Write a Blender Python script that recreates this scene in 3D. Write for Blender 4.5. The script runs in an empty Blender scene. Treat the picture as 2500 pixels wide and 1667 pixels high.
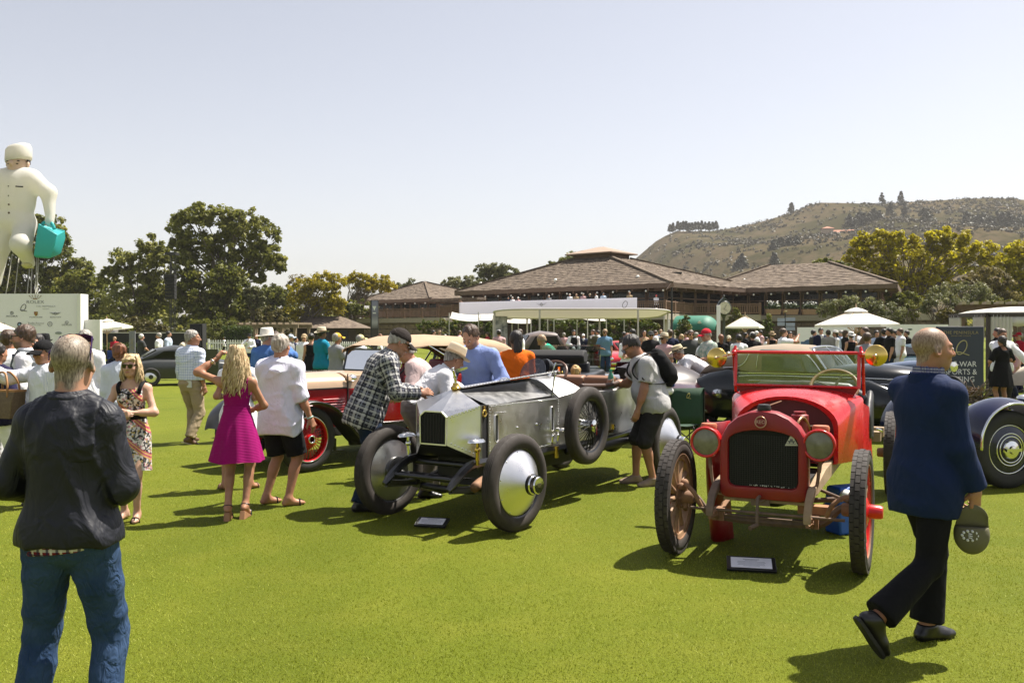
import bpy,bmesh,math,random
import numpy as np
from math import radians,sin,cos,pi,sqrt
from mathutils import Vector,Matrix,Euler
random.seed(7)
SC=bpy.context.scene
COL=SC.collection
# ------------------------------------------------------------------ camera, sky, sun, exposure
FPX,U0,V0,EYE=2200.0,1250.0,810.0,1.8
cam_d=bpy.data.cameras.new('camera')
cam=bpy.data.objects.new('camera',cam_d);COL.objects.link(cam)
cam.location=(0,0,EYE);cam.rotation_euler=(radians(90),0,0)
cam_d.sensor_width=36.0;cam_d.lens=36.0*FPX/2500.0
cam_d.shift_y=-(833.5-V0)/2500.0
cam_d.clip_start=0.1;cam_d.clip_end=6000
SC.camera=cam
SUN_DIR=Vector((0.489,0.273,1.0)).normalized()
SUN_EL=math.asin(SUN_DIR.z);SUN_AZ=math.atan2(SUN_DIR.x,SUN_DIR.y)
world=bpy.data.worlds.new('World');SC.world=world;world.use_nodes=True
wn=world.node_tree;wn.nodes.clear()
w_out=wn.nodes.new('ShaderNodeOutputWorld');w_bg=wn.nodes.new('ShaderNodeBackground')
w_sky=wn.nodes.new('ShaderNodeTexSky');w_sky.sky_type='NISHITA';w_sky.sun_disc=False
w_sky.sun_elevation=SUN_EL;w_sky.sun_rotation=SUN_AZ
w_sky.air_density=1.0;w_sky.dust_density=1.25;w_sky.ozone_density=1.0;w_sky.altitude=0
w_bg.inputs['Strength'].default_value=0.081
w_hsv=wn.nodes.new('ShaderNodeHueSaturation');w_hsv.inputs['Saturation'].default_value=0.48
wn.links.new(w_sky.outputs[0],w_hsv.inputs['Color']);w_tint=wn.nodes.new('ShaderNodeMix');w_tint.data_type='RGBA';w_tint.blend_type='MULTIPLY';w_tint.inputs[0].default_value=1.0;w_tint.inputs[7].default_value=(1.0,0.955,0.945,1)
wn.links.new(w_hsv.outputs[0],w_tint.inputs[6]);wn.links.new(w_tint.outputs[2],w_bg.inputs['Color'])
wn.links.new(w_bg.outputs[0],w_out.inputs['Surface'])
sun_d=bpy.data.lights.new('sun','SUN');sun_d.energy=5.0;sun_d.angle=radians(0.53);sun_d.color=(1.0,0.94,0.84)
sun=bpy.data.objects.new('sun',sun_d);COL.objects.link(sun)
sun.rotation_euler=SUN_DIR.to_track_quat('Z','Y').to_euler()
sun.location=(20,10,40)
SC.view_settings.view_transform='Standard';SC.view_settings.look='None'
SC.view_settings.exposure=1.08;SC.view_settings.gamma=1.0;SC.view_settings.use_curve_mapping=False
SC.render.engine='CYCLES'
SC.cycles.max_bounces=6;SC.cycles.diffuse_bounces=1;SC.cycles.glossy_bounces=4
SC.cycles.transmission_bounces=6;SC.cycles.transparent_max_bounces=12
SC.cycles.caustics_reflective=False;SC.cycles.caustics_refractive=False
SC.cycles.sample_clamp_indirect=6.0

def W(u,v,Y):
 return Vector(((u-U0)/FPX*Y,Y,EYE-(v-V0)/FPX*Y))
def G(u,v):
 Y=EYE*FPX/(v-V0)
 return Vector(((u-U0)/FPX*Y,Y,0.0))
def XU(u,Y):return(u-U0)/FPX*Y
def ZV(v,Y):return EYE-(v-V0)/FPX*Y

# ------------------------------------------------------------------ materials
MATS={}
def _mix(nt,a,b,fac,blend='MIX'):
 n=nt.nodes.new('ShaderNodeMix');n.data_type='RGBA';n.blend_type=blend
 for sock,val in((n.inputs[0],fac),(n.inputs[6],a),(n.inputs[7],b)):
  if hasattr(val,'is_linked'):nt.links.new(val,sock)
  elif isinstance(val,(int,float)):sock.default_value=val
  else:sock.default_value=(val[0],val[1],val[2],1)
 return n.outputs[2]
def _noise(nt,scale,detail=3,vec=None,rough=0.6,coord='Object'):
 n=nt.nodes.new('ShaderNodeTexNoise');n.inputs['Scale'].default_value=scale
 n.inputs['Detail'].default_value=detail;n.inputs['Roughness'].default_value=rough
 if vec is None:
  t=nt.nodes.get('TC')or nt.nodes.new('ShaderNodeTexCoord');t.name='TC';vec=t.outputs[coord]
 nt.links.new(vec,n.inputs['Vector']);return n
def _ramp(nt,fac,p0,p1):
 n=nt.nodes.new('ShaderNodeMapRange');n.inputs[1].default_value=p0;n.inputs[2].default_value=p1
 nt.links.new(fac,n.inputs[0]);return n.outputs[0]
def _math(nt,op,a,b=None):
 n=nt.nodes.new('ShaderNodeMath');n.operation=op
 for i,x in enumerate((a,b)):
  if x is None:continue
  if hasattr(x,'is_linked'):nt.links.new(x,n.inputs[i])
  else:n.inputs[i].default_value=x
 return n.outputs[0]
def _scalevec(nt,sx,sy,sz,coord='Object'):
 t=nt.nodes.get('TC')or nt.nodes.new('ShaderNodeTexCoord');t.name='TC'
 m=nt.nodes.new('ShaderNodeMapping');m.inputs['Scale'].default_value=(sx,sy,sz)
 nt.links.new(t.outputs[coord],m.inputs['Vector']);return m.outputs[0]
def new_mat(name):
 m=bpy.data.materials.new(name);m.use_nodes=True
 nt=m.node_tree;b=nt.nodes['Principled BSDF'];return m,nt,b
def mat(name,col,rough=0.6,metal=0.0,var=0.12,vscale=6.0,bump=0.0,bscale=60.0,bdist=0.01,coat=0.0,spec=0.5,col2=None,sheen=0.0,rvar=0.0,stretch=None):
 """general procedural surface: base colour broken up by noise, optional bump, coat and sheen"""
 if name in MATS:return MATS[name]
 m,nt,b=new_mat(name)
 c=Vector(col[:3])
 if col2 is None:col2=[min(1,x*(1+var))for x in c];c=[x*(1-var)for x in c]
 vec=_scalevec(nt,*stretch)if stretch else None
 n=_noise(nt,vscale,4,vec)
 nt.links.new(_mix(nt,c,col2,_ramp(nt,n.outputs[0],0.3,0.7)),b.inputs['Base Color'])
 b.inputs['Roughness'].default_value=rough;b.inputs['Metallic'].default_value=metal
 b.inputs['Specular IOR Level'].default_value=spec
 if rvar:
  n3=_noise(nt,vscale*3.1,4,vec)
  mr=nt.nodes.new('ShaderNodeMapRange');mr.inputs[1].default_value=0.3;mr.inputs[2].default_value=0.7
  mr.inputs[3].default_value=max(0.02,rough-rvar);mr.inputs[4].default_value=min(1,rough+rvar)
  nt.links.new(n3.outputs[0],mr.inputs[0]);nt.links.new(mr.outputs[0],b.inputs['Roughness'])
 if bump:
  n2=_noise(nt,bscale,3,vec);bp=nt.nodes.new('ShaderNodeBump')
  bp.inputs['Strength'].default_value=bump;bp.inputs['Distance'].default_value=bdist
  nt.links.new(n2.outputs[0],bp.inputs['Height']);nt.links.new(bp.outputs[0],b.inputs['Normal'])
 if coat:b.inputs['Coat Weight'].default_value=coat;b.inputs['Coat Roughness'].default_value=0.06
 if sheen:b.inputs['Sheen Weight'].default_value=sheen;b.inputs['Sheen Roughness'].default_value=0.6
 MATS[name]=m;return m
def translucent(m,k,tint=None):
 """thin cloth that lets part of the light through"""
 nt=m.node_tree;b=nt.nodes['Principled BSDF'];o=nt.nodes['Material Output'];t=nt.nodes.new('ShaderNodeBsdfTranslucent');t.inputs[0].default_value=(*(tint or(.8,.76,.68)),1)
 mx=nt.nodes.new('ShaderNodeMixShader');mx.inputs[0].default_value=k;nt.links.new(b.outputs[0],mx.inputs[1]);nt.links.new(t.outputs[0],mx.inputs[2]);nt.links.new(mx.outputs[0],o.inputs['Surface']);return m
def glass(name,tint=(0.9,0.95,0.95),alpha=0.12,rough=0.03):
 """thin pane: mostly clear with a real reflection"""
 if name in MATS:return MATS[name]
 m=bpy.data.materials.new(name);m.use_nodes=True;nt=m.node_tree;nt.nodes.clear()
 o=nt.nodes.new('ShaderNodeOutputMaterial');t=nt.nodes.new('ShaderNodeBsdfTransparent');g=nt.nodes.new('ShaderNodeBsdfGlossy')
 t.inputs[0].default_value=(*tint,1);g.inputs['Roughness'].default_value=rough
 n=_noise(nt,3.0);
 fr=nt.nodes.new('ShaderNodeFresnel');fr.inputs[0].default_value=1.5
 a=_math(nt,'ADD',fr.outputs[0],_math(nt,'MULTIPLY',n.outputs[0],alpha))
 mx=nt.nodes.new('ShaderNodeMixShader');nt.links.new(a,mx.inputs[0]);nt.links.new(t.outputs[0],mx.inputs[1]);nt.links.new(g.outputs[0],mx.inputs[2])
 nt.links.new(mx.outputs[0],o.inputs['Surface']);MATS[name]=m;return m

# ------------------------------------------------------------------ object helpers
def tag(o,label=None,cat=None,group=None,kind=None):
 if label:o['label']=label
 if cat:o['category']=cat
 if group:o['group']=group
 if kind:o['kind']=kind
 return o
def thing(name,label,cat,loc=(0,0,0),rz=0.0,group=None):
 o=bpy.data.objects.new(name,None);COL.objects.link(o);o.location=loc;o.rotation_euler=(0,0,rz)
 o.empty_display_size=0.2
 return tag(o,label,cat,group)
def children(o):return list(o.children)
def copy_tree(o,parent=None):
 c=o.copy();COL.objects.link(c)
 if parent is not None:c.parent=parent
 for ch in list(o.children):copy_tree(ch,c)
 return c
def link_mesh(name,verts,faces,m=None,parent=None,smooth=40,bevel=0.0):
 me=bpy.data.meshes.new(name);me.from_pydata([tuple(v)for v in verts],[],faces);me.update()
 return link_me(name,me,m,parent,smooth,bevel)
def link_me(name,me,m=None,parent=None,smooth=40,bevel=0.0):
 if m is not None:
  for x in(m if isinstance(m,(list,tuple))else[m]):me.materials.append(x)
 if smooth:
  me.polygons.foreach_set('use_smooth',[True]*len(me.polygons))
  if smooth<180:me.set_sharp_from_angle(angle=radians(smooth))
 o=bpy.data.objects.new(name,me);COL.objects.link(o)
 if parent is not None:o.parent=parent
 if bevel:
  b=o.modifiers.new('bevel','BEVEL');b.width=bevel;b.segments=2;b.limit_method='ANGLE';b.angle_limit=radians(40)
 return o
def link_np(name,V,F,m=None,parent=None,smooth=180):
 """fast path: numpy vertices (n,3) and quads (k,4) or tris (k,3)"""
 me=bpy.data.meshes.new(name);nv,nf=len(V),len(F);k=F.shape[1]
 me.vertices.add(nv);me.vertices.foreach_set('co',np.ascontiguousarray(V,np.float32).ravel())
 me.loops.add(nf*k);me.loops.foreach_set('vertex_index',np.ascontiguousarray(F,np.int32).ravel())
 me.polygons.add(nf);me.polygons.foreach_set('loop_start',np.arange(0,nf*k,k,dtype=np.int32))
 me.update(calc_edges=True)
 return link_me(name,me,m,parent,smooth)
def frame_from(d):
 d=Vector(d).normalized();up=Vector((0,0,1))if abs(d.z)<0.95 else Vector((0,1,0))
 x=up.cross(d).normalized();y=d.cross(x);return x,y,d
class MB:
 """collects shapes of one part; build() links them as ONE mesh object"""
 def __init__(s):s.v=[];s.f=[]
 def add(s,vs,fs):
  n=len(s.v);s.v+=[Vector(v)for v in vs];s.f+=[tuple(i+n for i in f)for f in fs];return s
 def box(s,c,size,rot=None):
  hx,hy,hz=size[0]/2,size[1]/2,size[2]/2
  vs=[Vector((x,y,z))for z in(-hz,hz)for y in(-hy,hy)for x in(-hx,hx)]
  if rot is not None:
   R=rot if isinstance(rot,Matrix)else Euler(rot).to_matrix()
   vs=[R@v for v in vs]
  c=Vector(c)
  return s.add([v+c for v in vs],[(0,2,3,1),(4,5,7,6),(0,1,5,4),(2,6,7,3),(0,4,6,2),(1,3,7,5)])
 def bar(s,a,b,w,h=None,up=None):
  """square bar from a to b"""
  a,b=Vector(a),Vector(b);h=h or w;x,y,d=frame_from(b-a)
  if up is not None:
   y=Vector(up);y=(y-d*y.dot(d)).normalized();x=y.cross(d)
  r=[x*(sx*w/2)+y*(sy*h/2)for sx,sy in((-1,-1),(1,-1),(1,1),(-1,1))]
  return s.add([a+q for q in r]+[b+q for q in r],[(3,2,1,0),(4,5,6,7)]+[(i,(i+1)%4,4+(i+1)%4,4+i)for i in range(4)])
 def cyl(s,a,b,r0,r1=None,n=12,caps=True):
  return s.tube([a,b],[r0,r0 if r1 is None else r1],n,caps)
 def tube(s,path,r,n=8,caps=True):
  P=[Vector(p)for p in path];R=r if isinstance(r,(list,tuple))else[r]*len(P)
  vs=[];x=None
  for i,p in enumerate(P):
   d=(P[min(i+1,len(P)-1)]-P[max(i-1,0)])
   if d.length<1e-9:d=Vector((0,0,1))
   d.normalize()
   if x is None:x,y,_=frame_from(d)
   else:
    x=(x-d*x.dot(d));
    if x.length<1e-6:x,y,_=frame_from(d)
    x.normalize()
   y=d.cross(x)
   vs+=[p+(x*cos(2*pi*k/n)+y*sin(2*pi*k/n))*R[i]for k in range(n)]
  fs=[(i*n+k,i*n+(k+1)%n,(i+1)*n+(k+1)%n,(i+1)*n+k)for i in range(len(P)-1)for k in range(n)]
  if caps:fs+=[tuple(range(n-1,-1,-1)),tuple((len(P)-1)*n+k for k in range(n))]
  return s.add(vs,fs)
 def lathe(s,prof,c=(0,0,0),axis=(0,0,1),n=24,a0=0.0,a1=2*pi,close=False):
  """prof: (radius, height) pairs round axis through c"""
  x,y,d=frame_from(axis);c=Vector(c);full=abs(a1-a0-2*pi)<1e-6
  m=n if full else n+1;vs=[]
  for r,h in prof:
   for k in range(m):
    t=a0+(a1-a0)*k/n
    vs.append(c+d*h+(x*cos(t)+y*sin(t))*r)
  fs=[];L=len(prof)
  for i in range(L if close else L-1):
   j=(i+1)%L
   for k in range(n):
    k2=(k+1)%m
    fs.append((i*m+k,i*m+k2,j*m+k2,j*m+k))
  return s.add(vs,fs)
 def loft(s,rings,closed=True,caps=True):
  n=len(rings[0]);vs=[Vector(p)for r in rings for p in r];fs=[]
  for i in range(len(rings)-1):
   for k in range(n if closed else n-1):
    k2=(k+1)%n
    fs.append((i*n+k,i*n+k2,(i+1)*n+k2,(i+1)*n+k))
  if caps and closed:fs+=[tuple(range(n-1,-1,-1)),tuple((len(rings)-1)*n+k for k in range(n))]
  return s.add(vs,fs)
 def prism(s,poly,d):
  """polygon (3d points) pushed along vector d"""
  P=[Vector(p)for p in poly];d=Vector(d);n=len(P)
  return s.add(P+[p+d for p in P],[tuple(range(n-1,-1,-1)),tuple(range(n,2*n))]+[(i,(i+1)%n,n+(i+1)%n,n+i)for i in range(n)])
 def sheet(s,grid,thick=0.0,up=None):
  """grid[i][j] of points; thick > 0 gives it a back side"""
  h,w=len(grid),len(grid[0]);vs=[Vector(p)for r in grid for p in r]
  fs=[(i*w+j,i*w+j+1,(i+1)*w+j+1,(i+1)*w+j)for i in range(h-1)for j in range(w-1)]
  if thick:
   nn=len(vs);nor=[Vector((0,0,0))for _ in vs]
   for f in fs:
    q=(vs[f[1]]-vs[f[0]]).cross(vs[f[3]]-vs[f[0]])
    for i in f:nor[i]+=q
   vs=vs+[v-(q.normalized()if q.length>1e-12 else Vector((0,0,1)))*thick for v,q in zip(vs,nor)]
   fs=fs+[tuple(i+nn for i in reversed(f))for f in fs]
   rim=[j for j in range(w)]+[i*w+w-1 for i in range(1,h)]+[(h-1)*w+j for j in range(w-2,-1,-1)]+[i*w for i in range(h-2,0,-1)]
   for a,b in zip(rim,rim[1:]+rim[:1]):fs.append((b,a,a+nn,b+nn))
  return s.add(vs,fs)
 def ball(s,c,r,nu=12,nv=8,rot=None):
  r=Vector((r,r,r))if isinstance(r,(int,float))else Vector(r);c=Vector(c)
  vs=[Vector((0,0,1))]
  for i in range(1,nv):
   t=pi*i/nv
   vs+=[Vector((sin(t)*cos(2*pi*k/nu),sin(t)*sin(2*pi*k/nu),cos(t)))for k in range(nu)]
  vs.append(Vector((0,0,-1)))
  vs=[Vector((v.x*r.x,v.y*r.y,v.z*r.z))for v in vs]
  if rot is not None:
   R=rot if isinstance(rot,Matrix)else Euler(rot).to_matrix();vs=[R@v for v in vs]
  fs=[(0,1+k,1+(k+1)%nu)for k in range(nu)]
  for i in range(nv-2):
   fs+=[(1+i*nu+k,1+(i+1)*nu+k,1+(i+1)*nu+(k+1)%nu,1+i*nu+(k+1)%nu)for k in range(nu)]
  e=len(vs)-1;o=1+(nv-2)*nu
  fs+=[(e,o+(k+1)%nu,o+k)for k in range(nu)]
  return s.add([v+c for v in vs],fs)
 def ring(s,c,axis,R,r,n=32,m=8,a0=0,a1=2*pi):
  prof=[(R+r*cos(2*pi*i/m),r*sin(2*pi*i/m))for i in range(m)]
  return s.lathe(prof,c,axis,n,a0,a1,close=True)
 def xf(s,M):
  s.v=[M@v for v in s.v];return s
 def build(s,name,m=None,parent=None,smooth=40,bevel=0.0):
  o=link_mesh(name,s.v,s.f,m,parent,smooth,bevel)
  bm=bmesh.new();bm.from_mesh(o.data);bmesh.ops.recalc_face_normals(bm,faces=bm.faces);bm.to_mesh(o.data);bm.free()
  if smooth and smooth<180:o.data.set_sharp_from_angle(angle=radians(smooth))
  return o
def text_obj(s,size,m,parent,M,name='lettering',font=None,ext=0.002,shear=0.0,align='CENTER',spacing=1.0,sx=1.0):
 """lettering as a thin mesh standing on a surface; M places its local x (reading) / y (up) plane"""
 cu=bpy.data.curves.new(name,'FONT');cu.body=s;cu.size=size;cu.align_x=align;cu.align_y='CENTER'
 cu.extrude=ext;cu.shear=shear;cu.space_character=spacing;cu.resolution_u=3
 tmp=bpy.data.objects.new(name,cu);COL.objects.link(tmp)
 dg=bpy.context.evaluated_depsgraph_get();me=bpy.data.meshes.new_from_object(tmp.evaluated_get(dg))
 bpy.data.objects.remove(tmp);me.name=name
 me.transform(M@Matrix.Diagonal((sx,1,1,1)))
 me.materials.clear()
 return link_me(name,me,m,parent,smooth=0)
def smoothstep(a,b,x):
 t=min(1,max(0,(x-a)/(b-a)));return t*t*(3-2*t)
def catmull(P,n=8):
 P=[Vector(p)for p in P];out=[]
 for i in range(len(P)-1):
  p0,p1,p2,p3=P[max(i-1,0)],P[i],P[i+1],P[min(i+2,len(P)-1)]
  for k in range(n):
   t=k/n
   out.append(0.5*((2*p1)+(p2-p0)*t+(2*p0-5*p1+4*p2-p3)*t*t+(3*p1-p0-3*p2+p3)*t**3))
 out.append(P[-1]);return out
# ================================================================== THE SETTING
rng=np.random.default_rng(11)
# ---- lawn
def lawn_material():
 m,nt,b=new_mat('lawn_grass')
 n1=_noise(nt,0.22,3);n2=_noise(nt,1.7,4);n3=_noise(nt,46.0,3);n4=_noise(nt,170.0,2)
 sv=_scalevec(nt,1.0,0.16,1.0);n5=_noise(nt,0.55,2,sv)
 c=_mix(nt,(0.100,0.132,0.0040),(0.145,0.170,0.0090),_ramp(nt,n1.outputs[0],0.35,0.65))
 c=_mix(nt,c,(0.20,0.20,0.020),_math(nt,'MULTIPLY',_ramp(nt,n2.outputs[0],0.45,0.75),0.5))
 c=_mix(nt,c,(0.082,0.105,0.004),_math(nt,'MULTIPLY',_ramp(nt,n5.outputs[0],0.5,0.72),0.55))
 c=_mix(nt,c,(0.050,0.064,0.002),_math(nt,'MULTIPLY',_ramp(nt,n3.outputs[0],0.48,0.75),0.55))
 c=_mix(nt,c,(0.25,0.25,0.06),_math(nt,'MULTIPLY',_ramp(nt,n4.outputs[0],0.52,0.72),0.42))
 nt.links.new(c,b.inputs['Base Color']);b.inputs['Roughness'].default_value=0.85;b.inputs['Specular IOR Level'].default_value=0.15
 bp=nt.nodes.new('ShaderNodeBump');bp.inputs['Strength'].default_value=0.75;bp.inputs['Distance'].default_value=0.02
 h=_math(nt,'ADD',n4.outputs[0],_math(nt,'MULTIPLY',n3.outputs[0],1.4))
 nt.links.new(h,bp.inputs['Height']);nt.links.new(bp.outputs[0],b.inputs['Normal'])
 return m
M_LAWN=lawn_material()
xs=[-2500,-400,-120,-40,-12,0,12,40,120,400,2500];ys=[-200,-30,0,6,12,25,50,100,180,400,3000]
lawn=link_mesh('lawn',[(x,y,0)for y in ys for x in xs],[(j*11+i,j*11+i+1,(j+1)*11+i+1,(j+1)*11+i)for j in range(10)for i in range(10)],M_LAWN,None,0)
tag(lawn,'short mown yellow green lawn running under the cars and crowd',kind='structure')

def leaf_mat(name,ca,cb,cc=None,trans=0.25):
 """leaf material: colour from the per-clump tint attribute, with a little light passing through"""
 if name in MATS:return MATS[name]
 m,nt,b=new_mat(name)
 at=nt.nodes.new('ShaderNodeAttribute');at.attribute_name='tint'
 c=_mix(nt,ca,cb,at.outputs['Fac'])
 if cc is not None:c=_mix(nt,c,cc,_ramp(nt,at.outputs['Fac'],0.72,1.0))
 nt.links.new(c,b.inputs['Base Color']);b.inputs['Roughness'].default_value=0.55;b.inputs['Specular IOR Level'].default_value=0.35
 o=nt.nodes['Material Output'];t=nt.nodes.new('ShaderNodeBsdfTranslucent');nt.links.new(c,t.inputs[0])
 mx=nt.nodes.new('ShaderNodeMixShader');mx.inputs[0].default_value=trans
 nt.links.new(b.outputs[0],mx.inputs[1]);nt.links.new(t.outputs[0],mx.inputs[2]);nt.links.new(mx.outputs[0],o.inputs['Surface'])
 MATS[name]=m;return m
def leaf_mesh(name,centers,radii,per,size,m,parent=None,flat=0.75,tint=None,aspect=0.6,droop=0.0):
 """leaf-sized faces scattered round clump centres"""
 C=np.asarray(centers,np.float32);n=len(C);R=np.asarray(radii,np.float32)
 k=per;idx=np.repeat(np.arange(n),k);N=len(idx)
 d=rng.normal(size=(N,3)).astype(np.float32);d/=np.linalg.norm(d,axis=1,keepdims=True)+1e-9
 rad=rng.random((N,1)).astype(np.float32)**0.5
 off=d*rad*R[idx][:,None];off[:,2]*=flat;off[:,2]-=droop*rng.random(N)*R[idx]
 P=C[idx]+off
 nor=d*0.8+rng.normal(size=(N,3))*0.55+np.array([0,0,0.35]);nor/=np.linalg.norm(nor,axis=1,keepdims=True)+1e-9
 t=np.cross(nor,rng.normal(size=(N,3)));t/=np.linalg.norm(t,axis=1,keepdims=True)+1e-9
 b=np.cross(nor,t);s=size*(0.6+0.8*rng.random((N,1)))
 V=np.stack([P-t*s,P-b*s*aspect+nor*s*.15,P+t*s,P+b*s*aspect+nor*s*.15],1).reshape(-1,3)
 F=np.arange(N*4).reshape(N,4)
 o=link_np(name,V,F,m,parent,smooth=0)
 tn=(rng.random(n)if tint is None else np.asarray(tint))[idx]*0.75+rng.random(N)*0.25
 a=o.data.attributes.new('tint','FLOAT','POINT');a.data.foreach_set('value',np.repeat(tn,4).astype(np.float32))
 return o
M_BARK=mat('grey_brown_bark',(0.13,0.10,0.075),0.9,var=0.35,vscale=3,bump=0.6,bscale=14,bdist=0.05)
M_BARKP=mat('pale_bark',(0.17,0.14,0.105),0.9,var=0.3,vscale=3,bump=0.5,bscale=14,bdist=0.05)
LM_OAK=leaf_mat('dark_oak_leaves',(0.062,0.074,0.010),(0.20,0.21,0.030),(0.36,0.32,0.06),0.5)
LM_PLANE=leaf_mat('plane_tree_leaves',(0.10,0.11,0.018),(0.31,0.31,0.060),(0.55,0.50,0.19),0.5)
LM_YEL=leaf_mat('yellow_autumn_leaves',(0.15,0.130,0.008),(0.40,0.33,0.014),(0.60,0.48,0.030),0.5)
LM_GOLD=leaf_mat('gold_plane_leaves',(0.22,0.19,0.010),(0.56,0.48,0.016),(0.66,0.64,0.045),0.55)
LM_OLIVE=leaf_mat('olive_leaves',(0.085,0.095,0.034),(0.20,0.20,0.080),(0.30,0.28,0.12),.4)
LM_BUFF=leaf_mat('dry_shrub_leaves',(0.12,0.10,0.034),(0.26,0.21,0.070),(0.36,0.28,0.11),.4)
LM_BUSH=leaf_mat('bush_leaves',(0.060,0.056,0.012),(0.155,0.130,0.028),(0.21,0.17,0.038),.4)
LM_VINE=leaf_mat('vine_leaves',(0.040,0.066,0.008),(0.13,0.16,0.020),(0.34,0.20,0.02),.4)
LM_HEDGE=leaf_mat('hedge_leaves',(0.030,0.055,0.008),(0.080,0.120,0.012),(0.130,0.160,0.016))
LM_LIME=leaf_mat('lime_shrub_leaves',(0.080,0.090,0.006),(0.200,0.185,0.010),(0.28,0.24,0.014))
def tree(name,label,Y,blobs,lm,leaf=0.32,per=40,dens=1.0,bark=None,cat='tree',group=None,base_u=None,base_z=0.0,trunk_r=0.3,stems=1,depth=0.8,clump=1.0,solid=0.45):
 """blobs: crown lobes measured in the photograph as (u, v, ru, rv); built at their real size at distance Y"""
 bu=base_u if base_u is not None else sum(b[0]for b in blobs)/len(blobs)
 root=thing(name,label,cat,(XU(bu,Y),Y,base_z),0,group);ox,oy,oz=XU(bu,Y),Y,base_z
 lobes=[(Vector((XU(u,Y)-ox,0,ZV(v,Y)-oz)),ru/FPX*Y,rv/FPX*Y)for u,v,ru,rv in blobs]
 C,R=[],[]
 for c,rx,rz in lobes:
  area=rx*rz;rcl=0.80*clump*min(1.15,max(0.35,0.22*min(rx,rz)+0.3))
  n=max(8,int(dens*5.6*(area+rx*depth*rz*.7)/(rcl*rcl)/3.2))
  for _ in range(n):
   d=rng.normal(size=3);d/=np.linalg.norm(d);q=rng.random()
   q=(solid+(1-solid)*q**0.4)if rng.random()<0.8 else q
   q*=0.86+0.24*rng.random()
   C.append((c.x+d[0]*q*rx,c.y+d[1]*q*rx*depth,max(0.3,c.z+d[2]*q*rz)));R.append(rcl*(0.6+0.8*rng.random()))
 Ca=np.array(C)
 lob=rng.random(len(C))*0.8+0.2*rng.random()
 leaf_mesh('crown',Ca,R,int(per*.85),leaf*.60,lm,root,tint=lob)
 mb=MB();bark=bark or M_BARK
 top=max(lobes,key=lambda l:l[0].z)
 for st in range(stems):
  bx=(st-(stems-1)/2)*trunk_r*3.0
  low=min(l[0].z-l[2]*0.3 for l in lobes)
  fork=Vector((bx*1.6,0,max(min(1.0,.4*top[0].z),low*0.75)))
  mb.tube(catmull([(bx,0,-0.15),(bx*1.1+0.1,0,fork.z*.5),fork],4),[trunk_r*(1.25-0.45*i/8)for i in range(9)],8)
  pick=sorted(range(len(C)),key=lambda i:rng.random())[:max(7,int(9*len(lobes)**.6))]
  for i in pick:
   p=Vector(C[i]);mid=fork.lerp(p,0.5)+Vector((0,0,0.10*(p-fork).length))+Vector(rng.normal(size=3))*.25
   mb.tube(catmull([fork,mid,p],3),[trunk_r*q for q in(.40,.32,.25,.19,.14,.09,.05)],6)
 mb.build('trunk',bark,root,180)
 return root
def shrub(name,label,Y,blobs,lm,leaf=0.12,per=60,cat='shrub',group=None,dens=1.0,clump=0.7):
 return tree(name,label,Y,blobs,lm,leaf,per,dens,None,cat,group,trunk_r=0.07,stems=3,clump=clump,solid=0.6)

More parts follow.
